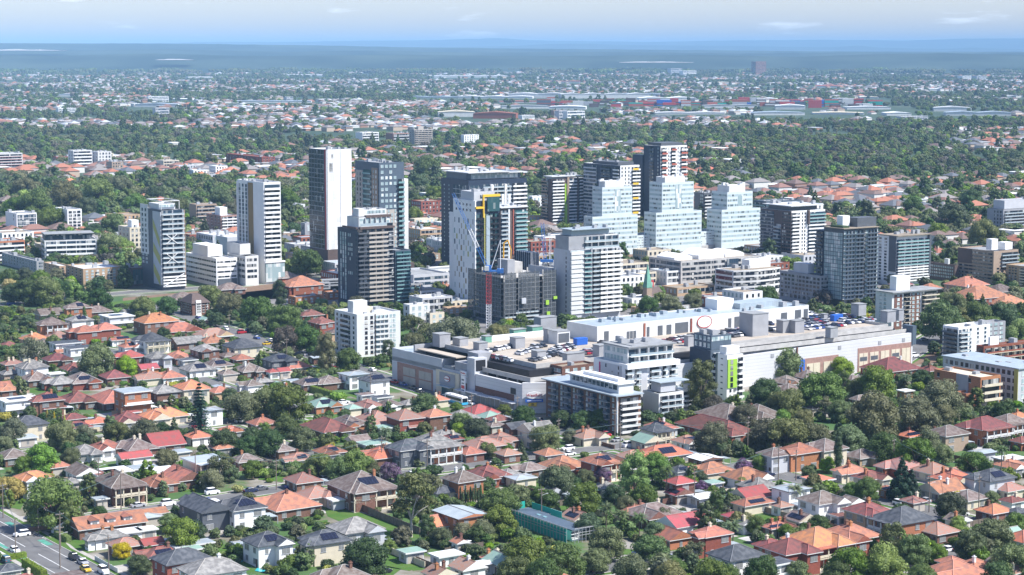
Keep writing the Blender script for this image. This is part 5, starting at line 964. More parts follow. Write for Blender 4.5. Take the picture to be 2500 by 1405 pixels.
mb = MB(); n = 24; mb.hull([(2.9*math.cos(2*math.pi*i/n), -.75, 6.8+1.25*math.sin(2*math.pi*i/n)) for i in range(n)], [(2.9*math.cos(2*math.pi*i/n), -.3, 6.8+1.25*math.sin(2*math.pi*i/n)) for i in range(n)]); mb.build('oval_face', M['white'], c2); text('Westfield', 1.5, 'redp', c2, (0, -.8, 6.8), RF)
MB().box(-3.2, 3.2, -.7, -.3, 4.3, 5.3).build('blue_board', M['blue'], c2); MB().box(-2.6, 2.6, -.76, -.7, 4.7, 4.95).build('board_stripe', M['white'], c2); MB().box(-2.1, .9, -.7, -.3, 2.8, 4.1).build('yellow_board', M['yellow'], c2); text('JB', 1.2, 'black', c2, (-.6, -.75, 3.45), RF)
for i in range(5): b.part('awning', MB().box(-3.4, 0, 6+i*7.4, 6+i*7.4+7.2, 3.6+(i % 2)*.25, 3.85+(i % 2)*.25), M['lgrey'])
b.panel('S', 8, 11, 6.4, 8.6, 'black', .2, name='black_screen')
# stair towers on the street side
b.vol('lgrey', -.4, 5.2, 33.5, 38.5, 0, 16.2, name='stair_tower', par=False); b.panel('F', .6, 4.8, 11.5, 15.5, 'black', .15, org=(-.4, 33.5), name='louvre'); b.vol('grey', .5, 8, 39, 48, 9, 13.4, name='plant_box', par=False); b.vol('grey', 3, 9, 36, 43, 12, 17.5, name='plant_box', par=False); b.vol('roofgrey', .3, 7, 48.5, 55, 9.2, 11.2, name='plant_box', par=False)
# decks: slabs, fascias, columns
def deck(name, x0, x1, y0, y1, z, fas, m='deck', sides='FS'):
    b.part(name, MB().box(x0, x1, y0, y1, z-.35, z), M[m])
    mb = MB()
    if 'F' in sides: mb.box(x0, x1, y0-.3, y0, z-.7, z+fas)
    if 'S' in sides: mb.box(x0-.3, x0, y0-.3, y1, z-.7, z+fas)
    if 'K' in sides: mb.box(x0, x1, y1, y1+.3, z-.7, z+fas)
    if 'E' in sides: mb.box(x1, x1+.3, y0-.3, y1+.3, z-.7, z+fas)
    b.part('parapet', mb, M['concrete'])
deck('mid_deck', 3.2, W_-1.2, 3.4, 40, 11.9, 1.0); deck('car_park_deck', 11, W_-4, 10.5, L_-15.5, ZD, 1.1, sides='FSE'); deck('car_park_deck', 1.5, 10.6, 48.5, L_-15.5, ZD-.6, 1.1, sides='')
b.part('upper_ramp_deck', MB().box(96, W_-1.5, 2.4, 9.8, 13.2, 13.5).box(96, W_-1.5, 2.1, 2.4, 13.2, 15.0).box(100, W_-5, 6.2, 6.5, 14.6, 16.0), M['concrete'])
mb = MB()
for i in range(24): x = 5+i*8.4; mb.box(x, x+.5, 5, 5.5, 9, 11.2) if x < W_-3 else None
for i in range(6): y = 6+i*6.4; mb.box(4, 4.5, y, y+.5, 9, 11.2)
for i in range(23): x = 12+i*8.4; mb.box(x, x+.5, 11.5, 12, 11.9, ZD-.7) if x < W_-5 else None
for i in range(6): y = 12+i*6.4; mb.box(12, 12.5, y, y+.5, 11.9, ZD-.7)
b.part('car_park_columns', mb, M['concrete'])
b.part('ramp', MB().hull([(62, 3.4, 11.4), (100, 3.4, 8.0), (100, 9, 8.0), (62, 9, 11.4)], [(62, 3.4, 11.9), (100, 3.4, 8.6), (100, 9, 8.6), (62, 9, 11.9)]), M['deck'])
# retail box on the deck
x0, y0 = b.loc(1458, 836, ZD); x1 = b.loc(1940, 775, ZD)[0]; y1 = b.loc(1400, 820, ZD)[1]; RX0, RX1, RY0, RY1 = x0, x1, y0, min(y1, L_-16); hz_ = 6.2
b.vol('white2', RX0, RX1, RY0, RY1, ZD, ZD+hz_, name='rooftop_shop_wall', ph=.4, roof='roofblue'); b.vol('roofblue', RX0+(RX1-RX0)*.72, RX1-8, RY0+8, RY1-2, ZD+hz_-.4, ZD+hz_+2, name='raised_roof', par=False); b.vol('white', RX0+(RX1-RX0)*.64, RX0+(RX1-RX0)*.72, RY0+12, RY1, ZD+hz_-.4, ZD+hz_+4, name='lift_house', par=False)
LR = RX1-RX0
for (u, w_, h_) in ((.03, .02, 4), (.13, .012, 3), (.145, .012, 3), (.16, .012, 3), (.22, .012, 4), (.27, .022, 4), (.31, .022, 4), (.35, .06, 4.4), (.60, .015, 4), (.63, .06, 4.4), (.74, .012, 3), (.76, .012, 3), (.78, .012, 3), (.86, .03, 4), (.93, .03, 4.6), (.975, .02, 4.6)): b.panel('F', LR*u, LR*(u+w_), ZD+.1, ZD+h_, 'dgrey', .12, org=(RX0, RY0), name='shop_window')
for u in (.205, .42, .71): b.panel('F', LR*u, LR*u+.9, ZD, ZD+hz_-.6, 'rbrick', .3, org=(RX0, RY0), name='red_strip')
mb = MB(); n = 30; cx, cz = RX0+LR*.485, ZD+3.7
for i in range(n):
    a, c = 2*math.pi*i/n, 2*math.pi*(i+1)/n; mb.hull([(cx+3.9*math.cos(a), RY0-.5, cz+2.5*math.sin(a)), (cx+3.75*math.cos(a), RY0-.5, cz+2.35*math.sin(a)), (cx+3.75*math.cos(c), RY0-.5, cz+2.35*math.sin(c)), (cx+3.9*math.cos(c), RY0-.5, cz+2.5*math.sin(c))][::-1], [(cx+3.9*math.cos(a), RY0, cz+2.5*math.sin(a)), (cx+3.6*math.cos(a), RY0, cz+2.2*math.sin(a)), (cx+3.6*math.cos(c), RY0, cz+2.2*math.sin(c)), (cx+3.9*math.cos(c), RY0, cz+2.5*math.sin(c))][::-1])
b.part('oval_sign', mb, M['redp']); oval(b, 'oval_sign', 'white', (cx, RY0, cz), 3.6, 2.2, 'F', .4)
b.units(RX0+6, RX0+LR*.6, RY0+6, RY1-4, ZD+hz_-.4, 16, 51, 'roofblue', 1.4); b.units(RX0+LR*.7, RX1-4, RY0+3, RY0+7, ZD+hz_-.4, 5, 52)
# rooftop boxes and screens placed from the picture
def rbox(px, py, w_, l_, h_, m, name='stair_box', z=None, win=None):
    x, y = b.loc(px, py, z or ZD); z = z or ZD; o = b.vol(m, x-w_/2, x+w_/2, y-l_/2, y+l_/2, z, z+h_, name=name, par=False)
    b.part('box_roof', MB().box(x-w_/2-.2, x+w_/2+.2, y-l_/2-.2, y+l_/2+.2, z+h_, z+h_+.2), M['roofgrey'])
    if win: b.panel('F', .4, w_-.4, z+.6, z+h_-.8, win, .1, org=(x-w_/2, y-l_/2), name='louvre')
for (px, py, w_, l_, h_, m, wn) in ((1078, 846, 5, 5, 5, 'grey', None), (1124, 844, 4, 5, 3, 'grey', None), (1173, 855, 4, 4, 3, 'grey', None), (1263, 850, 4.5, 4, 4.2, 'grey', None), (1315, 876, 4, 4, 3, 'grey', None), (1365, 838, 6, 6, 5, 'white2', 'dgrey'), (1338, 834, 2.5, 3, 5, 'grey', None), (1331, 803, 8, 5, 5, 'grey', None), (1264, 822, 6, 3, 3, 'copper', None), (1188, 836, 3, 3, 2.5, 'copper', None), (1305, 818, 5, 4, 3.5, 'copper', None), (1400, 884, 8, 3, 3.4, 'grey', None), (1465, 872, 4, 4, 4.6, 'grey', None), (1480, 860, 2.5, 2.5, 3.4, 'roofblue', None), (1682, 845, 3, 2.5, 4, 'grey', None), (1840, 818, 8.5, 8, 9, 'grey', None), (1889, 782, 5, 6, 5, 'white2', None), (1912, 812, 4, 4, 5, 'grey', None), (1944, 812, 5, 4, 5, 'grey', None), (2030, 824, 4, 3, 4, 'grey', None), (2012, 784, 2, 2, 3, 'grey', None), (2096, 770, 4.6, 4.6, 5, 'grey', None), (2168, 786, 5, 4, 4.6, 'grey', None), (2192, 782, 3, 4, 4.6, 'grey', None)):
    rbox(px, py, w_, l_, h_, m, win=wn)
x, y = b.loc(1180, 838, ZD); b.part('white_barrier', MB().box(x, x+34, y+2, y+2.4, ZD, ZD+2.2), M['white']); x, y = b.loc(1120, 840, ZD); b.part('rear_parapet', MB().box(8, RX0, L_-15.8, L_-15.3, ZD, ZD+1.1), M['concrete'])
b.part('curved_end_screen', MB().box(W_-.6, W_+1.6, -.6, 5, 8.6, 16.4), M['slate'])
mb = MB()
for row in (20, 27, 34, 44):
    for i in range(60):
        x = 22+i*2.7
        if x < W_-8 and (row < RY0-2 or x < RX0-2 or x > RX1+2): mb.box(x, x+.12, row, row+4.8, ZD+.004, ZD+.012)
b.part('bay_lines', mb, M['paint']); b.flush()
MALL = b
for (px, py, m, lb) in ((1417, 842, 'blue', 'blue skip container beside the rooftop shop on the car park deck'), (2042, 784, 'blue', 'blue skip container among cars at the far end of the car park')):
    g = gp(px, py, ZD); r_ = empty('skip_container', (g[0], g[1], ZD), b.th); tag(r_, lb, 'container'); MB().box(-2.6, 2.6, -1.25, 1.25, .1, 2.6).box(-2.5, 2.5, -1.15, 1.15, 0, .1).build('body', M[m], r_); mb = MB()
    for i in range(9): mb.box(-2.4+i*.55, -2.25+i*.55, -1.33, -1.25, .2, 2.5)
    mb.build('ribs', M[m], r_); MB().box(-2.7, 2.7, -1.3, 1.3, 2.6, 2.7).build('lid', M['blue'], r_)
# ------------------------------------------------------------------ building under construction with scaffold, cranes and pump
scm = bpy.data.materials.new('scaffold_net'); scm.use_nodes = True; t = scm.node_tree; bb = t.nodes['Principled BSDF']; bb.inputs['Base Color'].default_value = (.08, .09, .10, 1); tp = N(t, 'ShaderNodeBsdfTransparent'); ms = N(t, 'ShaderNodeMixShader'); ms.inputs[0].default_value = .6
t.links.new(tp.outputs[0], ms.inputs[1]); t.links.new(bb.outputs[0], ms.inputs[2]); t.links.new(ms.outputs[0], t.nodes['Material Output'].inputs['Surface']); M['net'] = scm; M['scaf'] = mat('dull_scaffold_steel', (.27, .28, .29), .6)
b = B('construction_site_building', 1148, 1228, 1354, 792, 678, label='unfinished concrete building wrapped in grey scaffold netting beside the tower crane')
W_, L_, H_ = b.W, b.L, b.H; n = 8
for i in range(n+1): b.part('floor_slab', MB().box(1, W_-1, 1, L_-1, H_*i/n*.96, H_*i/n*.96+.35), M['concrete'])
mb = MB(); 
for i in range(7):
    for y in (1.2, L_/2, L_-2): mb.box(1.2+i*(W_-3)/6, 1.8+i*(W_-3)/6, y, y+.6, 0, H_*.96+(3 if i % 2 else 1.5))
b.part('columns', mb, M['concrete']); b.vol('navy', 3, W_-3, 3, L_-3, 0, H_*.95, name='core_wall', par=False)
b.vol('grey', W_*.28, W_*.42, L_*.3, L_*.6, H_*.9, H_+7, name='lift_core', par=False); b.vol('concrete', W_*.5, W_*.7, L_*.5, L_*.8, H_*.9, H_+5, name='lift_core', par=False)
rd = random.Random(3)
for (fc, a, c, z0) in (('F', 0, W_*.22, H_*.22), ('F', W_*.26, W_*.66, H_*.30), ('F', W_*.74, W_, H_*.1), ('S', 0, L_, H_*.18)):
    mb = MB(); d = 1.5 if fc == 'F' else 1.2
    b._b(mb, fc, a, c, d-.02, d+.02, z0, H_+2); b.part('scaffold_net', mb, scm); mb = MB(); q = a
    while q < c+.1: b._b(mb, fc, q-.06, q+.06, d+.03, d+.12, z0-2, H_+1+rd.random()*3); q += 2.4
    z = z0
    while z < H_+2: b._b(mb, fc, a, c, d+.03, d+.12, z, z+.12); z += 2.05
    b.part('scaffold_frame', mb, M['scaf'])
b.fac('F', .5, W_*.66, 1, H_*.3, 3, 'balc', g='gd', m='white2', m2='glassbal', dep=1.4); b.flush()
b.part('green_tarpaulin', MB().box(W_*.78, W_*.84, -2.2, -1.8, H_*.35, H_*.45).box(W_*.8, W_*.86, -2.2, -1.8, H_*.12, H_*.2).box(W_*.93, W_*1.0, -2.2, -1.8, H_*.46, H_*.52), M['lime']); b.part('hoist', MB().box(W_*.30, W_*.38, -2.9, -1.8, H_*.42, H_*.54), M['lgrey'])
mb = MB()
for i in range(12): mb.box(W_*.33, W_*.33+.12, -2.6, -2.5, i*H_/12, (i+1)*H_/12).box(W_*.37, W_*.37+.12, -2.6, -2.5, i*H_/12, (i+1)*H_/12).box(W_*.33, W_*.37, -2.6, -2.5, i*H_/12, i*H_/12+.12)
b.part('hoist_mast', mb, M['dgrey'])
b = B('screened_formwork', 1257, 1296, 1316, 760, 618, label='dark navy screened formwork box rising from the unfinished building', cat='formwork'); H_ = b.H; b.vol('navy', z0=H_*.62, z1=H_, name='screen', par=False); b.vol('grey', 1, b.W-1, 1, b.L-1, 0, H_*.62, name='core_wall', par=False); mb = MB()
for i in range(8): mb.box(b.W*i/8, b.W*i/8+.15, -.15, 0, H_*.62, H_+.4); mb.box(-.15, 0, b.L*i/8, b.L*i/8+.15, H_*.62, H_+.4)
b.part('screen_posts', mb, M['lgrey'])
def lattice(mb, a, c, w_, n, m=0, r=.09):
    d = [c[i]-a[i] for i in range(3)]; l = math.sqrt(sum(q*q for q in d)); d = [q/l for q in d]; up = (0, 0, 1) if abs(d[2]) < .9 else (0, 1, 0)
    p = [d[1]*up[2]-d[2]*up[1], d[2]*up[0]-d[0]*up[2], d[0]*up[1]-d[1]*up[0]]; k = math.sqrt(sum(q*q for q in p)); p = [q/k for q in p]; q_ = [d[1]*p[2]-d[2]*p[1], d[2]*p[0]-d[0]*p[2], d[0]*p[1]-d[1]*p[0]]
    def pt(t, i): s1, s2 = ((-1, -1), (1, -1), (1, 1), (-1, 1))[i % 4]; return tuple(a[j]+d[j]*l*t+(p[j]*s1+q_[j]*s2)*w_/2 for j in range(3))
    for i in range(4): mb.tube(pt(0, i), pt(1, i), r*1.3, r*1.3, 4, m)
    for s in range(n):
        for i in range(4): mb.tube(pt(s/n, i), pt((s+1)/n, i+1), r, r, 3, m); mb.tube(pt(s/n, i), pt(s/n, i+1), r*.8, r*.8, 3, m)
P = gp(1193, 800); s_ = (800-HY)/CH
def cz(py): return height_at(P, py)
cr_ = empty('tower_crane', P); tag(cr_, 'tower crane with a red and white lattice mast and a blue tipped luffing jib raised to the left', 'crane')
z1, z2, z3 = cz(742), cz(664), cz(642)
mb = MB(); lattice(mb, (0, 0, 0), (0, 0, z1), 2.2, 9); mb.build('mast_section', M['steelw'], cr_); mb = MB(); lattice(mb, (0, 0, z1), (0, 0, z2), 2.2, 9); mb.build('mast_section', M['steelred'], cr_)
mb = MB(); mb.box(-2.5, 5.5, -1.4, 1.4, z2, z2+.7).box(-1.4, 1.4, -1.2, 1.2, z2+.7, z2+3); mb.build('slewing_deck', M['steelb'], cr_)
tip = ((1107-1193)/s_, -3, cz(471)); ft = (-1.2, 0, z3-1); md = tuple(ft[i]+(tip[i]-ft[i])*.5 for i in range(3)); m1 = tuple(ft[i]+(tip[i]-ft[i])*.25 for i in range(3))
mb = MB(); lattice(mb, ft, m1, 1.2, 5, 0, .06); mb.build('jib_section', M['steelb'], cr_); mb = MB(); lattice(mb, m1, md, 1.3, 6, 0, .08); mb.build('jib_section', M['steelw'], cr_); mb = MB(); lattice(mb, md, tip, 1.1, 10, 0, .05); mb.build('jib_section', M['steelb'], cr_)
ap = ((1222-1193)/s_, 0, cz(586)); mb = MB(); mb.tube((1, -1, z2+1), ap, .2, .15, 4).tube((1, 1, z2+1), ap, .2, .15, 4).tube((5.5, -1, z2+.7), ap, .16, .16, 4).tube((5.5, 1, z2+.7), ap, .16, .16, 4); mb.build('a_frame', M['steelw'], cr_); MB().tube(ap, md, .06, .06, 3).tube(ap, tip, .05, .05, 3).build('pendant_rope', M['dgrey'], cr_); MB().box(4, 7, -1.3, 1.3, z2-.6, z2+1.4).build('counterweight', M['steelb'], cr_); MB().box(-1.8, .2, -2.6, -1.2, z2+.7, z2+2.8).build('cab', M['white2'], cr_); MB().tube(tip, (tip[0], tip[1], z2+12), .05, .05, 3).build('hook_rope', M['dgrey'], cr_)
P = gp(1331, 760); s_ = (760-HY)/CH; cr_ = empty('tower_crane', P); tag(cr_, 'second tower crane with a grey mast and a short blue folded jib, right of the navy formwork', 'crane')
mb = MB(); lattice(mb, (0, 0, 0), (0, 0, cz(640)), 1.8, 14); mb.build('mast_section', M['gsteel'], cr_); mb = MB(); lattice(mb, (0, 0, cz(640)), (-1.5, 0, cz(545)), 1.5, 10, 0, .08); mb.build('jib_section', M['steelb'], cr_); mb = MB(); lattice(mb, (2.4, 0, cz(640)), (2.4, 0, cz(582)), .8, 6, 0, .07); mb.build('a_frame', M['steelw'], cr_); MB().box(-2.5, 4, -1.3, 1.3, cz(640), cz(634)).build('slewing_deck', M['steelb'], cr_); MB().box(2, 5, -1, 1, cz(648), cz(640)).build('counterweight', M['white2'], cr_)
P = gp(1229, 775); s_ = (775-HY)/CH; pu = empty('concrete_pump_boom', P); tag(pu, 'bright yellow concrete placing boom folded like a hook on the unfinished building', 'concrete pump')
MB().tube((0, 0, 0), (0, 0, cz(636)), .55, .5, 8).build('pedestal', M['pumpy'], pu); MB().box(-1, 1, -1, 1, cz(642), cz(634)).build('turntable', M['pumpy'], pu)
def q(px, py): return ((px-1229)/s_, -1, cz(py))
MB().tube(q(1229, 636), q(1230, 594), .42, .38, 6).build('boom_section', M['pumpy'], pu); MB().tube(q(1230, 594), q(1240, 587), .38, .35, 6).tube(q(1240, 587), q(1248, 611), .34, .3, 6).build('boom_section', M['pumpy'], pu); MB().tube(q(1248, 611), q(1245, 658), .28, .22, 6).build('boom_section', M['pumpy'], pu)
# ------------------------------------------------------------------ apartment blocks round the shopping centre
b = B('apartment_block', 818, 872, 978, 874, 768, label='eight storey white apartment block with long balcony bays, left of the shopping centre')
W_, L_, H_ = b.L and b.W, b.L, b.H; n = 8; b.vol('white2', ph=.8, roof='roofwhite'); b.fac('F', W_*.42, W_*.72, .5, H_-1, n, 'balc', g='gl', m='white2', m2='white2', dep=.9, bal=.34, sp=2); b.fac('F', W_*.15, W_*.40, .5, H_-1, n, 'punch', g='gd', ww=1.3, k=2, m='brick'); b.fac('F', W_*.74, W_*.9, .5, H_-1, n, 'punch', g='gl', ww=1.2, k=2); b.fac('S', L_*.3, L_*.75, .5, H_-1, n, 'balc', g='gd', m='white2', m2='lgrey', dep=1, bal=.36); b.fac('S', L_*.04, L_*.25, .5, H_-1, n, 'punch', g='gd', ww=1.3, k=1); b.fac('S', L_*.8, L_*.97, .5, H_-1, n, 'punch', g='gd', ww=1.3, k=1); b.panel('F', W_*.41, W_*.425, 0, H_-.5, 'brown', .3, name='downpipe_strip'); b.vol('white2', W_*.1, W_*.42, L_*.35, L_*.6, H_-.8, H_+4.6, name='lift_house', par=False); b.vol('cream', W_*.4, W_*.55, L_*.35, L_*.6, H_-.8, H_+1.6, name='lift_house', par=False); b.flush(); b.units(2, W_-2, 2, L_-2, H_-.75, 5, 4)
b = simple('apartment_block', 1343, 1372, 1455, 1000, 896, 'brown brick apartment wing with a flat roof, rising behind the long brown front building', 'brick', ('punch', 7, D_(g='gl', ww=2.6, k=2, m='white')), ('punch', 7, D_(g='gl', ww=1.8, k=4, m='white')), roof='rooftan')
b = B('apartment_block', 1449, 1525, 1650, 1022, 890, label='bright white apartment block with a set back glazed top and a magenta stripe on its left side')
W_, L_, H_ = b.W, b.L, b.H; n = 8; b.vol('white', ph=.8); b.panel('S', L_*.78, L_*.82, 0, H_-1, 'magenta', .15, name='magenta_stripe'); b.panel('S', L_*.1, L_*.76, 1, H_-.8, 'lgrey', .06, name='side_panel'); b.fac('S', L_*.1, L_*.7, 1, H_-1, n, 'punch', g='gd', ww=.6, k=3, org=(-.06, 0), skip=.4)
for (u0, u1, mm) in ((.0, .14, 'glassbal'), (.18, .28, 'glassbal'), (.47, .66, 'glassbal'), (.72, .80, 'glassbal'), (.86, .99, 'glassbal')): b.fac('F', W_*u0+.2, W_*u1, .5, H_-1.5, n, 'balc', g='gd', m='white', m2=mm, dep=1.2, bal=.34)
b.panel('F', W_*.30, W_*.42, 0, H_-2, 'lgrey', .2, name='grey_bay'); b.panel('F', W_*.66, W_*.71, 0, H_-2, 'lgrey', .2, name='grey_bay'); b.panel('F', 0, W_+.6, H_-1.8, H_, 'white', 1.5, name='white_band')
b.vol('white2', W_*.1, W_*.98, L_*.08, L_*.85, H_-.8, H_+5.4, name='upper_storey', ph=.3); b.fac('F', W_*.12, W_*.96, H_-.4, H_+5, 2, 'balc', g='gb', m='white', m2='glassbal', org=(0, L_*.08), sp=4, dep=1.4); b.fac('S', L_*.1, L_*.8, H_-.4, H_+5, 2, 'band', g='gl', m='white2', org=(W_*.1, 0), sp=2); b.part('roof', MB().box(W_*.08, W_+.5, L_*.02, L_*.9, H_+5.4, H_+5.8).box(W_*.2, W_*.5, L_*.1, L_*.8, H_+5.8, H_+6), M['roofgrey']); b.flush(); b.units(W_*.15, W_*.9, L_*.1, L_*.8, H_+5.9, 6, 61)
b = B('apartment_building', 1333, 1507, 1563, 1064, 966, label='long brown brick apartment building with blue balconies and a white stepped roof terrace, in front of the shopping centre')
W_, L_, H_ = b.W, b.L, b.H; n = 6; b.vol('brick', ph=.5, roof='roofwhite')
for k_ in range(5): b.fac('S', L_*(.1+k_*.18), L_*(.21+k_*.18), .8, H_-1, n, 'balc', g='gb', m='grey', m2='slate', dep=1.2, bal=.36, sp=2.2); b.fac('S', L_*(.03+k_*.18), L_*(.08+k_*.18), .8, H_-1, n, 'punch', g='gl', ww=1, k=1)
b.fac('F', W_*.1, W_*.9, .8, H_-1, n, 'balc', g='gd', m='white2', m2='white2', dep=1.6, bal=.38); b.panel('S', -.4, .4, 0, H_-.3, 'white', .3, name='white_corner'); b.part('roof_edge', MB().box(-1.6, W_+.5, -1.4, L_+.8, H_-.3, H_+.1), M['roofblue'])
b.vol('white2', 2, W_-1.5, 2, L_*.72, H_+.1, H_+3.2, name='upper_storey', ph=.3); b.fac('S', 1, L_*.7-2, H_+.3, H_+3, 1, 'band', g='gb', m='white2', org=(2, 2), sp=2.4); b.part('roof', MB().box(1.2, W_-1, 1.4, L_*.74, H_+3.2, H_+3.5), M['white']); b.vol('white', 4, W_-3, 5, L_*.6, H_+3.5, H_+4.6, name='roof_monitor', par=False); b.flush()
b = simple('apartment_block', 1569, 1608, 1668, 1032, 962, 'white low block with a dark flat roof right of the tall gum, below the white apartment block', 'white2', ('blank', 1, {}), ('balc', 4, D_(g='gd', m='white2', m2='glassbal', sp=3)), roof='roofgrey'); b.vol('lgrey', b.W*.2, b.W*.8, b.L*.2, b.L*.8, b.H, b.H+3.4, name='upper_storey', par=False); b.part('roof', MB().box(b.W*.1, b.W*1.3, b.L*.1, b.L*.9, b.H+3.4, b.H+3.7), M['roofblue'])
simple('apartment_block', 1620, 1660, 1702, 1010, 952, 'white apartment wing behind the leaning gums, right of the dark roofed low block', 'white', ('punch', 4, D_(g='gd')), ('balc', 4, D_(g='gd', m='white', m2='lgrey')), roof='roofblue')
b = B('apartment_block', 1684, 1774, 1813, 980, 868, label='apartment block with a navy side wall and a bright lime green panel on its white front')
W_, L_, H_ = b.W, b.L, b.H; n = 7; b.vol('white', y1=L_*.25, ph=.6); b.vol('slate', 0, W_*1.4, L_*.44, L_, 0, H_+.5, name='navy_wing', ph=.5); b.panel('S', L_*.44, L_, 0, H_+.4, 'navy', .2, name='navy_wall'); b.vol('white2', 1.2, W_*.9, L_*.25, L_*.44, 0, H_-.5, name='link_wall', par=False); b.fac('S', L_*.32, L_*.44, .5, H_-.5, n, 'balc', g='gd', m='lgrey', m2='glassbal', dep=1.1, org=(1.2, 0)); b.panel('S', L_*.25, L_*.31, 0, H_, 'gt', -.1, org=(0, 0), name='glazed_stair', d0=-1.2)
b.fac('S', L_*.08, L_*.2, .5, H_-1, n, 'punch', g='gb', ww=1.2, k=1, h0=.6, h1=.8); b.fac('F', W_*.66, W_-.1, 1, H_-1, n, 'balc', g='gd', m='white', m2='white', dep=1.1, bal=.3); b.panel('F', W_*.02, W_*.60, H_*.28, H_-1.6, 'lime', .35, name='lime_panel'); b.fac('F', W_*.18, W_*.34, H_*.28, H_-1.6, 5, 'band', g='gd', m='lime', org=(0, -.35), h0=.1, h1=.9); b.fac('F', W_*.1, W_*.6, .5, H_*.26, 2, 'punch', g='gd', k=2, ww=1); b.vol('white', W_*.1, W_*.9, L_*.06, L_*.24, H_, H_+2.8, name='roof_room', par=False); b.vol('slate', W_*.1, W_*1.35, L_*.47, L_*.95, H_+.5, H_+6, name='upper_storey'); b.fac('S', L_*.48, L_*.94, H_+.6, H_+5.6, 2, 'punch', g='gl', k=4, org=(W_*.1, 0)); b.fac('F', 0, W_*1.2, H_+3, H_+5.6, 1, 'band', g='gl', m='slate', sp=2, org=(W_*.12, L_*.47)); b.flush(); b.units(2, W_*1.2, L_*.5, L_*.9, H_+5.6, 7, 71)
b = simple('apartment_block', 2300, 2338, 2415, 884, 800, 'white rendered apartment block with a dark balcony corner beside the palms on the right', 'white', ('balc', 7, D_(g='gd', m='slate', m2='slate', dep=1.2)), ('punch', 7, D_(g='gb', ww=1.2, k=4)), roof='roofwhite'); b.vol('grey', b.W, b.W*1.6, b.L*.2, b.L*.9, 0, b.H*1.02, name='grey_wing'); b.fac('F', b.W+.5, b.W*1.55, 3, b.H, 6, 'punch', g='gl', ww=1.8, k=3, m='brown', org=(0, b.L*.2)); b.fac('F', b.W*.02, b.W*.3, .8, b.H-.8, 7, 'balc', g='gb', m='white', m2='glassbal', dep=1.4); b.flush()
b = simple('brick_apartments', 2382, 2400, 2560, 912, 846, 'red brick terraced apartments with cream balconies at the right edge', 'rbrick', ('balc', 4, D_(g='gd', m='cream', m2='brick')), ('balc', 4, D_(g='gd', m='cream', m2='rbrick', dep=1.6, sp=4)), roof='roofgrey'); b.vol('white', b.W*.12, b.W*.25, 1, b.L*.5, b.H-.6, b.H+3.2, name='lift_house', par=False)
b = simple('apartment_building', 2300, 2484, 2560, 988, 902, 'long grey rendered apartment building with a pale metal roof on the right edge', 'lgrey', ('punch', 4, D_(g='gd', ww=1.6, k=14, m='white')), ('punch', 4, D_(g='gl', ww=1.4, k=4)), roof='roofblue'); b.panel('S', 0, b.L*.05, 0, b.H, 'olive', .2, name='olive_strip'); b.part('roof', MB().box(-.6, b.W, -.6, b.L+.5, b.H, b.H+.35), M['roofblue'])
b = simple('brick_flats', 2279, 2392, 2441, 1004, 922, 'orange brick stepped flats with white rimmed flat roofs on the right', 'obrick', ('punch', 4, D_(g='gd', ww=1.2, k=7, skip=.3)), ('balc', 4, D_(g='gd', m='cream', m2='cream', dep=1.6)), roof='cream'); b.panel('S', b.L*.25, b.L*.5, 0, b.H, 'grey', .5, name='grey_panel'); b.vol('obrick', -6, 0, b.L*.05, b.L*.3, 0, b.H*.55, name='lower_wing', roof='roofwhite')
b = B('flats_block', 440, 470, 512, 772, 742, label='brown brick flats with a white gabled stair tower, in front of the railway'); W_, L_, H_ = b.W, b.L, b.H; b.vol('brick', par=False); b.part('roof', MB().hull([(-.6, -.6, H_), (W_+.6, -.6, H_), (W_+.6, L_+.6, H_), (-.6, L_+.6, H_)], [(W_*.3, L_*.4, H_+4), (W_*.7, L_*.4, H_+4), (W_*.7, L_*.6, H_+4), (W_*.3, L_*.6, H_+4)]), M['brown']); b.panel('F', W_*.2, W_*.5, 0, H_+1.5, 'white', .4, name='white_gable'); b.fac('F', W_*.24, W_*.46, 1, H_, 4, 'punch', g='gd', ww=1, k=2, org=(0, -.4)); b.fac('F', W_*.55, W_*.95, 1, H_, 4, 'punch', g='gd', ww=1.2, k=2); b.fac('S', 1, L_-1, 1, H_, 4, 'punch', g='gd', ww=1.2, k=5); b.flush()
b = B('building_under_construction', 1247, 1395, 1440, 1325, 1296, label='flat roofed new building wrapped in bright green safety mesh and scaffolding', cat='building'); W_, L_, H_ = b.W, b.L, b.H
b.vol('white', .8, W_-.8, .8, L_-.8, 0, H_-.3, name='wall', par=False); b.part('roof', MB().box(.4, W_-.4, .4, L_-.4, H_-.3, H_), M['slate']); b.fac('F', W_*.1, W_*.9, .8, H_-.6, 2, 'punch', g='gd', ww=1.8, k=3, org=(0, .8))
b.part('green_mesh', MB().box(-1.3, -1.22, L_*.02, L_, 0, H_+.7), M['cyan']); b.part('green_mesh', MB().box(-1.2, W_*.9, L_+1, L_+1.08, H_*.3, H_+1.5), M['cyan']); b.part('green_mesh', MB().box(W_+1, W_+1.08, L_*.5, L_, H_*.3, H_+1.2), M['cyan']); mb = MB()
for i in range(20): mb.box(-1.6, -1.5, L_*i/19-.05, L_*i/19+.05, 0, H_+1)
for z in (2, 4, H_-.5, H_+.6): mb.box(-1.6, -1.52, 0, L_, z, z+.1); mb.box(0, W_+1, -1.6, -1.5, z, z+.1)
for i in range(6): mb.box(W_*i/5-.05, W_*i/5+.05, -1.6, -1.5, 0, H_+.7)
b.part('scaffold_frame', mb, M['gsteel']); b.part('roof_window', MB().box(W_*.4, W_*.55, L_*.55, L_*.6, H_, H_+.15).box(W_*.4, W_*.55, L_*.65, L_*.7, H_, H_+.15), M['tealbal']); b.flush()
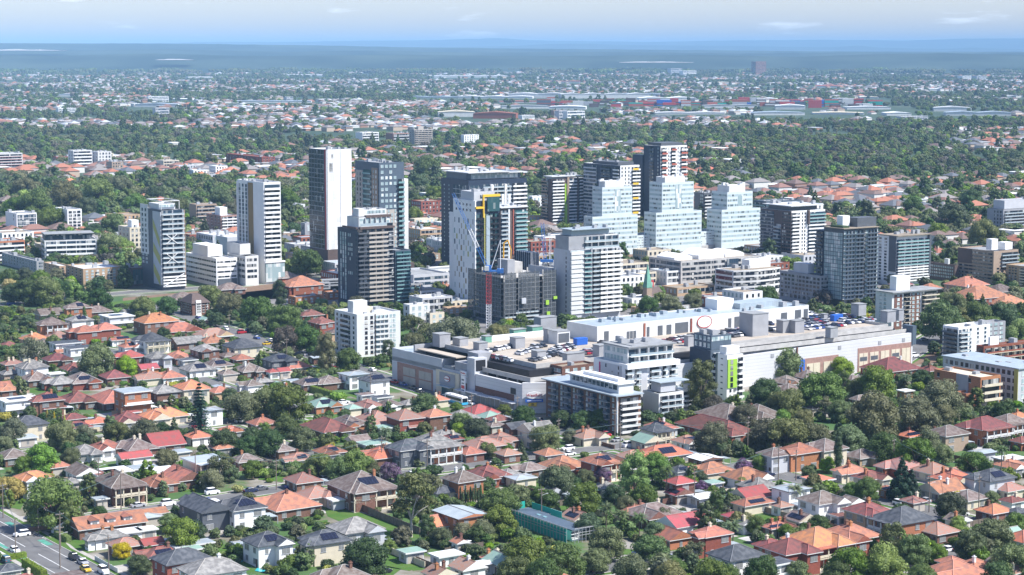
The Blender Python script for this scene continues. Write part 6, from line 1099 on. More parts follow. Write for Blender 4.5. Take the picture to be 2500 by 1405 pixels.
# ------------------------------------------------------------------ houses
def tile(name, c, c2, rough=.85, rnd=.2, ns=.7, con=(.40, .62)): return mat(name, c, rough, .25, .1, ns, c2, rnd, detail=7, contrast=con)
RM = dict(o=tile('orange_tiles', (.52, .19, .095), (.34, .15, .10)), t=tile('terracotta_tiles', (.37, .155, .095), (.24, .12, .09)), k=tile('mottled_pink_tiles', (.30, .145, .11), (.24, .18, .155), ns=1.6),
 r=tile('red_metal_roof', (.34, .07, .07), (.25, .085, .08), .6, .15), m=tile('maroon_tiles', (.21, .08, .07), (.13, .065, .06)), b=tile('brown_tiles', (.125, .092, .08), (.20, .165, .15), ns=.8), g=tile('grey_tiles', (.15, .145, .14), (.26, .25, .235), ns=.8),
 d=tile('charcoal_tiles', (.05, .055, .065), (.10, .105, .115), .6), w=tile('white_metal_roof', (.70, .71, .70), (.60, .61, .60), .5, .08, .4), p=tile('pale_grey_metal_roof', (.34, .38, .40), (.28, .32, .34), .45, .12, .4), n=tile('pale_green_metal_roof', (.25, .37, .30), (.22, .32, .27), .5, .1, .4))
RNM = dict(o='bright orange tiled', t='terracotta tiled', k='mottled pink tiled', r='red metal', m='maroon tiled', b='brown tiled', g='grey tiled', d='charcoal', w='white metal', p='pale grey metal', n='pale green metal')
CAP = dict(o='orangecap', t='orangecap', k='orangecap', r='redcap', m='redcap', b='cap', g='cap', d='dcap', w='cap', p='cap', n='cap')
M['orangecap'] = mat('terracotta_ridge', (.40, .20, .15), .9, rnd=.2); M['redcap'] = mat('red_ridge', (.30, .10, .09), .9); M['cap'] = mat('grey_ridge', (.30, .28, .26), .9); M['dcap'] = mat('charcoal_ridge', (.13, .135, .145), .8)
WM = dict(B='brick', O='obrick', W='white', C='cream', G='lgrey', D='dgrey', R='rbrick', Y='ybrick', T='tan')
WN_ = dict(B='brown brick', O='orange brick', W='white walled', C='cream walled', G='grey walled', D='dark grey', R='red brick', Y='blond brick', T='tan walled')
def win_mesh(w_, h_, name='window'):
    mb = MB(); mb.box(-w_/2-.05, w_/2+.05, -.07, 0, -.05, h_+.05, 1); mb.box(-w_/2, w_/2, -.10, -.07, 0, h_, 0); mb.box(-.02, .02, -.12, -.10, 0, h_, 1); mb.box(-w_/2-.15, w_/2+.15, -.16, -.0, -.17, -.09, 1)
    return mb.mesh(name, [M['gw'], M['lgrey']])
WIN = [win_mesh(1.3, 1.3), win_mesh(2.2, 1.4), win_mesh(.8, 1.2)]
DOOR = MB().box(-.55, .55, -.06, 0, 0, 2.15, 1).box(-.45, .45, -.1, -.06, 0, 2.05, 0).mesh('door', [M['brown'], M['white2']])
GARAGE = MB().box(-2.4, 2.4, -.05, 0, 0, 2.3, 1).box(-2.3, 2.3, -.09, -.05, 0, 2.2, 0).mesh('garage_door', [M['beige'], M['white2']])
CHIM = MB().box(-.35, .35, -.35, .35, -1.5, 1.3).box(-.45, .45, -.45, .45, 1.3, 1.45).box(-.2, -.02, -.15, .15, 1.45, 1.75).box(.04, .2, -.15, .15, 1.45, 1.75)
CHM = [CHIM.mesh('chimney', [M[k]]) for k in ('brick', 'obrick', 'cream', 'white2')]
def hip(mb, x0, x1, y0, y1, z, rise, mode, caps):
    """mode h hip, g gable with ridge along x, G gable with ridge along y; writes slopes, fascia (slot 1) and caps"""
    w_, l_ = x1-x0, y1-y0
    if mode == 'h':
        i = min(w_, l_)/2
        if w_ >= l_: a, c = (x0+i, (y0+y1)/2, z+rise), (x1-i, (y0+y1)/2, z+rise)
        else: a, c = ((x0+x1)/2, y0+i, z+rise), ((x0+x1)/2, y1-i, z+rise)
    elif mode == 'g': a, c = (x0, (y0+y1)/2, z+rise), (x1, (y0+y1)/2, z+rise)
    else: a, c = ((x0+x1)/2, y0, z+rise), ((x0+x1)/2, y1, z+rise)
    P = [(x0, y0, z), (x1, y0, z), (x1, y1, z), (x0, y1, z)]
    if (mode == 'h' and w_ >= l_) or mode == 'g': F = [(P[0], P[1], c, a), (P[2], P[3], a, c), (P[1], P[2], c), (P[3], P[0], a)]; g_ = [2, 3]
    else: F = [(P[1], P[2], c, a), (P[3], P[0], a, c), (P[0], P[1], a), (P[2], P[3], c)]; g_ = [2, 3]
    for i, f in enumerate(F):
        if mode != 'h' and i in g_: mb.poly(f, 3)
        else: mb.poly(f, 0)
    mb.box(x0, x1, y0, y1, z-.2, z-.01, 1)
    if caps:
        r = .13; lines = [(a, c)]
        if mode == 'h': lines += [(P[0], a), (P[3], a if w_ >= l_ else c), (P[1], c if w_ >= l_ else a), (P[2], c)]
        for (p, q_) in lines:
            if p != q_: mb.tube((p[0], p[1], p[2]+.03), (q_[0], q_[1], q_[2]+.03), r, r, 4, 2)
    return a, c
HOUSES = []; NBLOCK0 = len(BLOCK)
def house(px, py, wpx, a, rc, wc, st, ty, flags, i):
    rd = random.Random(i*7+3); ht = {1: 2.7, 2: 5.5, 3: 8.4}[st]; zc = ht+1.0
    P = gp(px, py, zc); D = P[1]; s = F0/D; th = TH+R(rd.uniform(-2, 2)); tot = wpx/s*(1.13 if py > 1000 else 1.04)-1.0
    u = P[0]/D; kx = math.cos(th)-u*math.sin(th); ky = math.sin(th)+u*math.cos(th); kx, ky = abs(kx), abs(ky)
    L_ = tot/(a*kx+ky); W_ = a*L_; W_, L_ = max(W_, 3), max(L_, 3)
    if wpx/s > 11 and min(W_, L_) < 8.5 and ty != 'f': W_, L_ = max(W_, 8.5), max(L_, 8.5)
    e1, e2 = axes(th); ox, oy = P[0]-e1[0]*W_/2-e2[0]*L_/2, P[1]-e1[1]*W_/2-e2[1]*L_/2
    nm = 'shed' if st == 1 and (max(W_, L_) < 6.4 or (ty == 'f' and max(W_, L_) < 8.8) or 'c' in flags) else 'house'
    rc = rd.choice('tkbmo') if rc == 't' and rd.random() < .3 else rc
    root = empty(nm, (ox, oy), th); HOUSES.append((P[0], P[1], W_, L_, th, ht, root, dict(px=px, py=py, rc=rc, wc=wc, st=st, ty=ty, nm=nm, fl=flags)))
    wm, rm, cap = M[WM[wc]], RM[rc], M[CAP[rc]]; fas = M['white2'] if rc in 'otkrmb' or rd.random() < .3 else M['dgrey']
    ov = .55; pitch = .57 if rc not in 'wp' else .18
    mb = MB().box(0, W_, 0, L_, 0, ht); near = py > 880
    if ty == 'f':
        mb.build('wall', [wm], root); r_ = MB(); r_.box(-ov, W_+ov, -ov, L_+ov, ht, ht+.28, 0); r_.box(-ov, W_+ov, -ov-.06, -ov, ht-.05, ht+.36, 1).box(-ov-.06, -ov, -ov-.06, L_+ov, ht-.05, ht+.36, 1); roof = r_.build('roof', [rm, M['white2']], root); rise = .4
        if st > 1: MB().box(-ov, W_+ov, -1.3, 0, ht/2-.1, ht/2+.1).box(.2, W_-.2, -1.3, -1.22, ht/2+.1, ht/2+1.0).build('balcony', M['white'], root)
    else:
        mode = {'h': 'h', 'l': 'h', 'g': 'g', 'G': 'G'}[ty]; rise = (L_ if mode == 'g' else W_ if mode == 'G' else min(W_, L_))/2*pitch
        mb.build('wall', [wm], root); r_ = MB(); A_, C_ = hip(r_, -ov, W_+ov, -ov, L_+ov, ht+.1, rise, mode, near)
        if ty == 'l' or (ty == 'h' and rd.random() < .7 and W_ > 8):       # a wing that breaks the plan
            if rd.random() < .6:
                x0 = W_*rd.choice((.05, .5)); x1 = x0+W_*.42; d_ = 2.2; MB().box(x0, x1, -d_, 0, 0, ht).build('wall', [wm], root); hip(r_, x0-ov, x1+ov, -d_-ov, L_*.5, ht+.12, (x1-x0+2*ov)/2*pitch*1.05, 'G' if ty == 'l' or rd.random() < .5 else 'h', near); fy = -d_
                wi = inst('window', WIN[1], root, ((x0+x1)/2, -d_, .9+(ht-3.0 if st > 1 else 0)), 0)
            else:
                y0 = L_*rd.choice((.05, .5)); y1 = y0+L_*.42; d_ = 2.0; MB().box(-d_, 0, y0, y1, 0, ht).build('wall', [wm], root); hip(r_, -d_-ov, W_*.5, y0-ov, y1+ov, ht+.12, (y1-y0+2*ov)/2*pitch*1.05, 'g' if ty == 'l' else 'h', near)
                inst('window', WIN[1], root, (-d_, (y0+y1)/2, .9), R(-90))
        roof = r_.build('roof', [rm, fas, cap, wm], root)
        if rd.random() < .55 and st < 3 and rc in 'otkmbg':
            for _ in range(rd.choice((1, 1, 2))): inst('chimney', CHM[rd.choice((0, 0, 1, 2, 3))], roof, (W_*rd.uniform(.25, .75), L_*rd.uniform(.3, .7), ht+rise*.75), 0)
    if near or st > 1:
        for fl_ in range(st):
            z = .8+fl_*2.75; n = max(1, int(W_/3.6))
            for j in range(n):
                if rd.random() < .8: inst('window', WIN[rd.choice((0, 1, 2)) if W_/n > 3 else 0], root, (W_*(j+.5)/n, 0, z), 0)
            n = max(1, int(L_/3.8))
            for j in range(n):
                if rd.random() < .75: inst('window', WIN[rd.choice((0, 0, 1, 2))], root, (0, L_*(j+.5)/n, z), R(-90))
            inst('window', WIN[0], root, (W_, L_*.5, z), R(90))
    else: inst('window', WIN[1], root, (W_*.5, 0, .9), 0); inst('window', WIN[0], root, (0, L_*.5, .9), R(-90))
    if nm == 'house' and near: inst('door', DOOR, root, (0, L_*.12, .1), R(-90))
    if 'c' in flags or (nm == 'shed' and rd.random() < .5): inst('garage_door', GARAGE, root, (W_/2, -.0, 0), 0, (min(1, W_/5.2), 1, 1))
    if 's' in flags or rd.random() < .07 and ty != 'f' and near:
        # panels laid on the right-front slope
        sl = math.atan2(rise, (L_/2+ov) if ty != 'G' else (W_/2+ov)); k = rd.choice((3, 4, 5)); px0 = W_*.5-k*.55; mb = MB(); mb.box(0, k*1.1, 0, min(3.3, L_*.3), .06, .12)
        if ty in 'hlg' and W_ >= L_*.8 and not ty == 'f': o = mb.build('solar_panel', M['solar'], roof); o.location = (px0, -ov+L_*.14, ht+.16+rise*(L_*.14)/(L_/2+ov)); o.rotation_euler = (sl, 0, 0)
        elif ty != 'f': o = mb.build('solar_panel', M['solar'], roof); o.location = (-ov+W_*.14, L_*.5+k*.5, ht+.16+rise*(W_*.14)/(W_/2+ov)); sl2 = math.atan2(rise, W_/2+ov if ty != 'g' else 1e9); o.rotation_euler = (0, -sl2 if ty != 'g' else 0, 0); o.rotation_euler = (sl2, 0, R(-90))
        else: o = MB().box(W_*.2, W_*.7, L_*.3, L_*.7, ht+.4, ht+.48).build('solar_panel', M['solar'], roof)
    if 'v' in flags:     # two-level verandah on the right-front face
        d_ = 2.2; mb = MB(); vm = MB()
        for fl_ in range(st): vm.box(.1, W_-.1, -d_, 0, fl_*2.75+.0, fl_*2.75+.18); vm.box(.1, W_-.1, -d_, -d_+.1, fl_*2.75+.5, fl_*2.75+1.05) if fl_ else None
        for j in range(5): vm.box(.1+(W_-.6)*j/4, .4+(W_-.6)*j/4, -d_, -d_+.3, .18, ht-.1)
        vm.build('verandah', M['cream' if wc != 'O' else 'white2'], root); MB().box(-.3, W_+.3, -d_-.4, 0, ht-.1, ht+.08).build('verandah_roof', rm, root)
    if 'b' in flags:     # verandah on the left-front face
        d_ = 2.0; vm = MB()
        for fl_ in range(st): vm.box(-d_, 0, .1, L_-.1, fl_*2.75, fl_*2.75+.18); vm.box(-d_, -d_+.1, .1, L_-.1, fl_*2.75+.35, fl_*2.75+1.1) if fl_ else None
        for j in range(5): vm.box(-d_, -d_+.35, .1+(L_-.6)*j/4, .45+(L_-.6)*j/4, .18, ht-.1)
        vm.build('verandah', M['white2'], root); MB().box(-d_-.4, 0, -.3, L_+.3, ht-.1, ht+.08).build('verandah_roof', rm, root)
    if near and nm == 'house' and rd.random() < .5:    # lean-to patio roof behind or beside
        w2 = rd.uniform(3, 5); k = rd.choice(('w', 'p', 'p', 'n')); MB().hull([(W_, L_*.1, 2.3), (W_+w2, L_*.1, 2.1), (W_+w2, L_*.6, 2.1), (W_, L_*.6, 2.3)], [(W_, L_*.1, 2.42), (W_+w2, L_*.1, 2.22), (W_+w2, L_*.6, 2.22), (W_, L_*.6, 2.42)]).box(W_+w2-.15, W_+w2, L_*.1, L_*.1+.15, 0, 2.1).box(W_+w2-.15, W_+w2, L_*.6-.15, L_*.6, 0, 2.1).build('patio_roof', RM[k], root)
    if 'D' in flags:      # dormers on the right-front slope
        for x in (.25, .5, .75): MB().box(W_*x-1.2, W_*x+1.2, L_*.12, L_*.45, ht+.4, ht+1.9).build('dormer', M['white2'], roof); MB().hull([(W_*x-1.5, L_*.08, ht+1.9), (W_*x+1.5, L_*.08, ht+1.9), (W_*x, L_*.08, ht+2.7)], [(W_*x-1.5, L_*.5, ht+1.9), (W_*x+1.5, L_*.5, ht+1.9), (W_*x, L_*.5, ht+2.7)]).build('dormer_roof', rm, roof); inst('window', WIN[0], roof, (W_*x, L_*.12, ht+.5), 0, (.9, 1, .8))
    BLOCK.append((P[0], P[1], math.hypot(W_, L_)*.36))
HD = """69,1026,92,1.3,d,C,2,h;179,1014,60,1.3,m,B,1,h;187,1035,72,1.4,m,C,1,h,s;242,1023,60,1.2,o,C,1,l;311,1017,90,1.0,m,C,1,h;398,1008,115,1.6,o,C,1,l;484,1058,64,1.1,o,W,1,h;562,1043,54,1.2,o,O,1,l;33,1105,78,1,b,B,1,h;207,1096,82,1,g,W,1,h;261,1084,80,1.1,t,W,1,h;333,1083,98,.8,b,B,1,h;398,1073,102,.9,r,B,1,g;326,1107,84,1.8,r,W,1,g;283,1141,80,1,w,W,1,f;349,1133,70,1.3,p,T,1,f,c;80,1157,86,1.4,o,W,2,h;173,1170,50,1,g,W,1,h;291,1168,118,.75,b,B,2,h,v;387,1170,92,1,t,B,1,l;447,1156,106,.8,t,B,1,G;500,1114,105,1,p,C,2,f,v;600,1115,74,1.2,b,B,1,h;
262,1268,170,3.4,t,B,1,g,D;375,1243,66,1.5,t,B,1,g;500,1228,120,.6,d,D,2,G;470,1215,60,.5,d,B,2,G;590,1226,112,.9,d,W,2,h,s;262,1300,94,1.5,g,W,1,h;314,1288,66,1.2,w,W,1,f;357,1283,52,1.2,w,W,1,f;306,1320,84,1.2,t,B,1,h;369,1317,64,1.1,r,B,1,g;392,1343,96,1.3,m,B,1,l,s;467,1319,104,2.6,p,T,1,f;444,1354,140,1.4,d,R,2,h;519,1380,158,1.4,g,W,2,h;404,1313,50,1.4,w,W,1,f;560,1402,110,1.3,b,W,1,h;20,1380,66,1.2,d,W,1,h;60,1404,64,1.2,m,R,1,h;588,1316,48,1.2,p,W,1,g;219,1190,36,1.2,r,W,1,g;245,1209,38,1.2,p,T,1,f,c;
640,1026,70,1.2,t,B,1,h;799,1037,120,.7,m,B,1,h;850,1026,92,.8,b,O,1,h,s;920,1020,114,.9,k,B,1,h;989,1011,88,1,k,R,2,h;1061,1006,74,1.1,t,B,2,h;1012,1032,62,1.2,k,R,1,g;1084,1055,70,1.2,g,T,1,h;949,1035,74,1.6,n,C,1,f;874,1066,58,1.3,b,C,1,g;911,1075,76,1.3,n,G,1,f;805,1095,76,1.1,t,B,1,l;730,1112,76,1.3,t,C,1,l,s;998,1084,106,1.3,d,D,2,h;1056,1075,124,1,g,O,2,h,v;931,1104,105,1.1,t,B,1,l;1148,1097,68,1.1,t,B,1,h;1182,1078,100,1.2,k,B,1,h;1222,1066,84,1.2,k,B,1,h;1102,1064,56,1,t,B,1,h,s;882,1176,158,1,t,B,2,h,sv;773,1199,95,1.1,k,C,1,h;820,1211,48,.9,w,G,1,f;700,1222,154,1,t,B,1,l;1130,1161,95,1.1,b,O,2,h;1190,1150,106,1,m,R,1,l;1240,1148,56,1,g,C,1,l;1125,1243,126,.75,p,O,2,G;1076,1190,74,1,d,C,1,h;868,1280,130,1.1,g,G,2,h;793,1308,120,1.2,d,C,2,h,s;652,1312,112,1.2,d,W,2,h,s;839,1394,120,1.1,b,W,1,h;1073,1390,80,1.1,t,C,1,G;1142,1374,86,1.1,k,W,1,G;1205,1353,60,1.2,t,W,1,h;1090,1344,80,1.5,w,W,1,f;1004,1336,64,1.2,n,G,1,f;1122,1314,38,1.1,t,W,1,G,c;
1310,1042,88,1.2,g,C,2,g;1258,1036,62,1.2,d,B,2,g;1434,1056,90,1.1,k,C,1,l;1602,1041,74,1.1,d,C,2,h,v;1677,1069,70,1.2,k,W,1,l,s;1745,1037,176,.45,m,R,1,h;1850,1005,120,.9,b,B,1,h;1617,1100,134,1.6,o,C,1,l;1544,1106,74,1.2,k,B,1,h;1463,1118,88,1,t,R,2,l,v;1375,1128,112,1.1,t,R,1,l;1293,1136,78,1.2,b,B,1,l;1272,1157,74,1.2,p,C,1,h;1737,1140,102,1.3,t,C,1,l;1661,1140,60,1.2,d,G,1,h,s;1820,1155,114,1.2,t,W,1,l;1660,1168,72,1.2,r,B,2,h;1658,1196,66,1.2,r,B,1,G;1717,1203,80,1.2,w,G,1,g;1852,1178,94,1.1,g,B,1,h;1832,1201,96,1.3,r,C,1,g;1838,1219,94,2,t,C,1,h,s;1410,1254,80,1,k,C,1,G;1592,1243,134,1.4,b,B,1,h;1673,1266,126,1.6,r,W,1,g;1712,1240,40,1,d,B,1,h;1789,1251,50,1,r,O,1,h;1643,1300,92,1,t,O,1,G;1737,1293,96,1.4,t,R,2,l;1818,1269,50,1,g,W,1,G;1336,1243,60,1.2,p,W,1,f;1798,1345,134,1.2,d,W,2,h;1888,1278,54,1.2,t,B,1,h;1370,1402,60,1.2,t,B,1,h;1880,1322,80,1.2,m,R,1,h;
1890,1101,78,1.1,b,G,2,h;1951,1093,96,1.1,t,O,2,l;2014,1085,104,1,b,C,2,h;2104,1105,84,1.2,b,Y,1,h;2222,1056,60,1.2,o,O,1,h,s;2288,1069,54,1.2,k,W,1,h;2314,1050,96,1.3,b,T,2,h;2403,1032,120,1.3,m,O,2,h,v;2462,1022,92,1.2,b,O,2,h,v;2412,1056,78,1.3,d,T,1,h;2484,1010,60,1.2,t,O,1,h;2398,1096,66,1.3,p,G,1,g;2464,1111,76,1.6,w,T,1,f;2467,1128,80,1.2,t,W,1,l;2495,1070,56,1.2,m,O,1,h;2075,1142,84,1.2,t,C,1,l;2202,1130,110,1,k,R,1,h;2277,1141,100,1,k,C,1,h;2124,1157,80,1.2,m,C,1,l;2326,1159,98,1.4,o,C,1,h;2421,1157,110,1.2,d,G,2,h,s;2395,1176,80,1.4,w,G,1,f;2300,1185,104,1.6,t,C,1,g;2363,1206,92,1.1,t,C,1,l;2464,1185,80,1.3,t,C,1,h;2164,1185,40,1,t,O,1,h;2006,1212,112,1.1,b,W,2,h;2080,1216,60,1,b,W,1,G;2118,1238,106,1.2,m,Y,2,h;2205,1256,146,1.15,d,O,2,h,b;2288,1286,100,1,k,B,1,h;2427,1238,88,1.2,o,B,1,h;1931,1183,92,1.1,p,W,2,h;1957,1258,80,1.1,b,C,1,G;1905,1275,66,1.3,t,B,1,l;1908,1226,52,1.1,k,W,1,h;1994,1309,160,1.1,t,R,2,h,v;2075,1296,140,1,t,R,2,l;1928,1330,130,1.1,m,R,2,h;1899,1362,76,1,d,W,2,f;2330,1390,170,1.1,t,C,1,l;2380,1373,98,1.1,t,O,1,h;2484,1240,52,1.2,d,B,1,h;2473,1214,60,1.3,m,W,1,h;
190,745,70,1.1,b,O,2,h,s;119,761,72,1.2,b,T,1,g;237,755,78,1.3,b,B,1,h;285,766,86,1,w,G,2,f,s;126,784,76,1,b,O,2,h,v;194,776,72,1.2,g,W,2,h,s;381,778,112,1.3,t,B,2,h;440,800,110,1.4,t,R,1,h;520,812,100,1.4,k,Y,1,h;85,822,78,1.1,o,Y,1,h;143,817,74,1.1,k,B,1,h;207,803,78,1.2,t,R,2,h;258,797,76,1.1,t,R,2,h;160,831,82,1.3,d,W,2,f;192,843,78,1.3,d,W,2,f;296,823,48,1.1,t,W,1,l,s;318,840,62,1.1,t,W,1,l,s;371,823,86,1,d,W,2,h,v;456,830,92,1.5,g,B,1,g;528,816,80,2,n,B,1,f;520,829,80,1.2,t,B,1,h;500,848,74,1.1,g,B,2,h;592,839,102,1.1,d,C,2,h;22,838,54,1.1,m,B,1,h;140,871,78,1.2,m,B,1,h;318,864,78,1.1,r,B,2,h;384,866,68,1.1,g,G,2,h;435,864,68,1.1,t,B,1,h;458,873,50,1.2,d,G,1,f;77,889,84,1.3,g,W,2,h;24,906,58,1.2,g,T,1,h;30,882,60,1.3,t,B,1,h;136,906,46,1.4,w,W,1,f;182,894,68,1.2,m,C,1,l;90,918,82,1,b,B,1,l;150,928,82,1.1,g,R,1,h;200,923,98,.9,b,R,1,h,s;280,913,76,1.1,m,B,1,h;222,906,52,1.1,m,R,1,l;360,893,58,1.2,r,O,1,g;366,915,80,1,k,C,1,l;415,913,74,1.1,t,W,1,l;482,895,92,1.1,g,W,1,h,s;531,885,78,1.1,b,C,1,h,s;609,897,82,1,b,B,1,h;683,872,88,1.3,d,D,2,h,s;556,906,54,1.1,b,C,1,h;720,889,82,1.1,t,C,1,h;666,902,38,1,r,W,1,h;690,900,40,1,r,C,1,g;
44,968,108,1.4,w,W,2,f,s;116,968,82,1.1,m,B,2,h;126,987,72,1.2,m,C,1,h;190,969,98,.9,m,B,1,h;272,969,118,.8,t,B,1,h;323,947,94,1,p,O,3,f;400,949,84,1,g,B,2,h;413,968,66,1.2,g,B,1,h;467,939,90,1,o,C,2,h;537,949,62,1.1,t,Y,1,h;323,1000,42,1.6,r,B,1,f;755,929,78,1,b,B,1,h,s;802,926,72,1.1,t,B,1,h;615,933,58,1,b,W,1,l;714,924,52,1.3,p,W,1,f;789,981,90,1.2,n,O,1,l;513,992,66,1,p,W,2,h;760,763,62,1.2,m,R,1,h;785,781,68,1.1,m,R,2,h;445,724,86,1.2,b,B,1,h;816,806,44,1,b,Y,2,h;865,906,80,1.1,p,W,2,h;913,921,80,1,d,W,2,h,s;818,925,46,1.1,t,C,1,h;892,957,48,1.2,t,W,1,f;932,963,54,1.4,d,W,1,f;812,981,44,1.1,n,C,1,h;861,989,48,1,n,C,1,h;898,983,74,1,k,W,1,l;950,981,66,1,b,W,1,l;1000,979,56,1.1,g,C,1,h;1068,969,58,1.1,o,C,1,h;1170,998,90,1.2,r,C,1,h;1196,1010,64,1.1,n,C,1,h;1126,1012,80,1.2,g,B,1,h;1207,1031,52,1.1,b,B,1,h;1218,1018,60,1.2,m,B,1,h;590,870,60,1.1,t,B,1,h;560,862,60,1.2,b,C,1,h;640,925,60,1,g,B,1,h;700,945,50,1,b,B,1,h;340,880,40,1,n,G,1,f;
2175,893,150,1.2,m,R,1,h;2270,897,56,1,m,O,1,h;1920,926,72,1,b,B,1,h;1925,946,82,1,b,B,1,h;1970,913,80,1,b,B,1,h;2082,919,52,1,b,B,1,h;2125,968,86,1,b,B,1,h;1985,989,48,1,b,C,1,h;2090,1001,50,1,b,B,1,h;2210,948,44,1.2,w,O,1,f;1774,1006,140,.8,b,B,1,h;2360,690,110,1.2,t,Y,2,h;2270,700,70,1.2,t,B,1,h;2200,690,60,1.1,t,B,1,h;2390,718,150,1.3,t,R,2,h;2460,735,110,1.3,t,R,1,h;2440,705,90,1.2,b,B,1,h;2105,640,60,1.1,t,O,1,h;2290,612,60,1,t,Y,1,h;2320,590,54,1,b,B,1,h;2240,548,60,1,p,W,1,l;2262,552,60,1,p,W,1,l;560,700,80,1.3,b,B,1,h;735,690,110,1.1,t,R,2,h;700,672,70,1,t,R,1,h;1090,700,60,1,t,B,1,h;
655,960,56,1.1,m,B,1,h;20,945,60,1.1,t,B,1,l;470,1330,50,1,n,G,1,f;1480,1180,60,1,g,W,1,h;1740,1170,50,1,n,G,1,f;1400,1200,46,1,p,W,1,f;2230,1215,60,1,t,B,1,h;2050,1250,50,1,m,W,1,f;1960,1225,50,1,p,C,1,f;2450,1290,60,1,t,O,1,h;1340,1100,66,1.1,t,B,1,h;1240,1100,60,1.1,k,B,1,h;690,1090,60,1,b,B,1,h;60,1060,60,1,p,W,1,f;540,1085,56,1.1,t,B,1,h;440,1095,50,1.1,p,W,1,f;140,1130,60,1.2,t,O,1,h"""
for i, ln in enumerate(HD.replace('\n', '').split(';')):
    f = ln.strip().split(',')
    if len(f) < 8: continue
    house(float(f[0]), float(f[1]), float(f[2]), float(f[3]), f[4], f[5], int(f[6]), f[7], f[8] if len(f) > 8 else '', i)
# more small roofs tucked into the gaps of the near suburb
rd = random.Random(5); k_ = 0; at_ = 0
while k_ < 55 and at_ < 6000:
    at_ += 1; x, y = rd.uniform(0, 2500), rd.uniform(760, 1400); P_ = gp(x, y)
    if x > 780 and y < 960 or any((P_[0]-h[0])**2+(P_[1]-h[1])**2 < (h[2]*.5+h[3]*.5+2.6)**2 for h in HOUSES) or any((P_[0]-q[0])**2+(P_[1]-q[1])**2 < (q[2]*.9+4)**2 for q in BLOCK[:NBLOCK0]): continue
    if any((x-a)**2+((y-b_)*2)**2 < r_*r_ for a, b_, r_ in ((900, 1280, 120), (60, 1320, 120), (1500, 1385, 110), (1400, 1300, 160), (1670, 1235, 50), (970, 1375, 60), (2240, 850, 90))): continue
    house(x, y, (y-HY)/CH*rd.uniform(6, 11), rd.uniform(.7, 1.5), rd.choice('tkbgwpnotb'), rd.choice('BCWGB'), 1, rd.choice('fgGhh'), '', 500+k_); k_ += 1
# middle distance rows of houses, drawn one by one behind and beside the towers
MIDH = []
rd = random.Random(77)
for (x0, x1, y0, y1, n, cols) in ((0, 340, 415, 445, 10, 'ottbgw'), (380, 600, 400, 430, 16, 'oootok'), (330, 580, 445, 520, 14, 'tbotgk'), (690, 760, 400, 520, 9, 'wtogt'), (1010, 1080, 480, 560, 7, 'tbogk'), (1290, 1420, 330, 420, 8, 'otkbr'), (1690, 1840, 400, 470, 9, 'totbk'), (1850, 2500, 430, 520, 22, 'totbkgw'), (2050, 2500, 560, 680, 14, 'tobgk'), (200, 330, 525, 600, 7, 'otrb'), (480, 580, 520, 620, 6, 'tbt'), (0, 60, 480, 560, 4, 'otb'), (700, 1300, 260, 330, 14, 'otkb'), (1700, 2500, 350, 430, 20, 'ototbk')):
    for i in range((n+1)//2 if x0 < 1600 else n//3): MIDH.append((rd.uniform(x0, x1), rd.uniform(y0, y1), rd.choice(cols)))
for i, (x, y, c_) in enumerate(MIDH):
    if any((gp(x, y)[0]-q[0])**2+(gp(x, y)[1]-q[1])**2 < (q[2]*.9)**2 for q in BLOCK): continue
    house(x, y, (y-HY)/CH*rd.uniform(15, 21), rd.uniform(.8, 1.5), c_, rd.choice('BCWOYB'), rd.choice((1, 1, 2)), 'f' if c_ == 'w' else rd.choice('hhl'), '', 1000+i)
# ------------------------------------------------------------------ streets, lawns, yards
def strip(name, pts, w_, z, m, th_=.02):
    mb = MB(); P = [gp(*p) for p in pts]
    for (a, c) in zip(P, P[1:]):
        d = math.hypot(c[0]-a[0], c[1]-a[1]); u = ((c[0]-a[0])/d, (c[1]-a[1])/d); n = (-u[1]*w_/2, u[0]*w_/2); a2 = (a[0]-u[0]*w_*.2, a[1]-u[1]*w_*.2); c2_ = (c[0]+u[0]*w_*.2, c[1]+u[1]*w_*.2)
        z += .0006; mb.poly([(a2[0]-n[0], a2[1]-n[1], z), (c2_[0]-n[0], c2_[1]-n[1], z), (c2_[0]+n[0], c2_[1]+n[1], z), (a2[0]+n[0], a2[1]+n[1], z)])
    return tag(mb.build(name, M[m] if isinstance(m, str) else m), kind='structure')
ROADS = [([(-60, 1256), (62, 1329), (200, 1404), (300, 1462)], 13), ([(100, 1284), (420, 1236), (760, 1183), (1067, 1148), (1320, 1113), (1560, 1084)], 8), ([(380, 748), (560, 808), (700, 855), (800, 880), (1100, 975), (1262, 1023), (1480, 1083), (1640, 1122), (1900, 1168)], 9), ([(1800, 1135), (2160, 1222), (2400, 1282), (2560, 1320)], 9), ([(-40, 1100), (220, 1075), (520, 1036), (760, 1008), (900, 990)], 7.5), ([(1240, 1412), (1450, 1390), (1600, 1366), (1800, 1340)], 9), ([(2060, 1408), (2311, 1354), (2560, 1300)], 8), ([(2120, 925), (2240, 852), (2340, 792)], 12), ([(-60, 756), (170, 727), (340, 713), (560, 700), (820, 668)], 11), ([(60, 820), (330, 870), (560, 950), (760, 1010)], 7), ([(560, 1045), (700, 1090), (900, 1160)], 7)]
RW = []
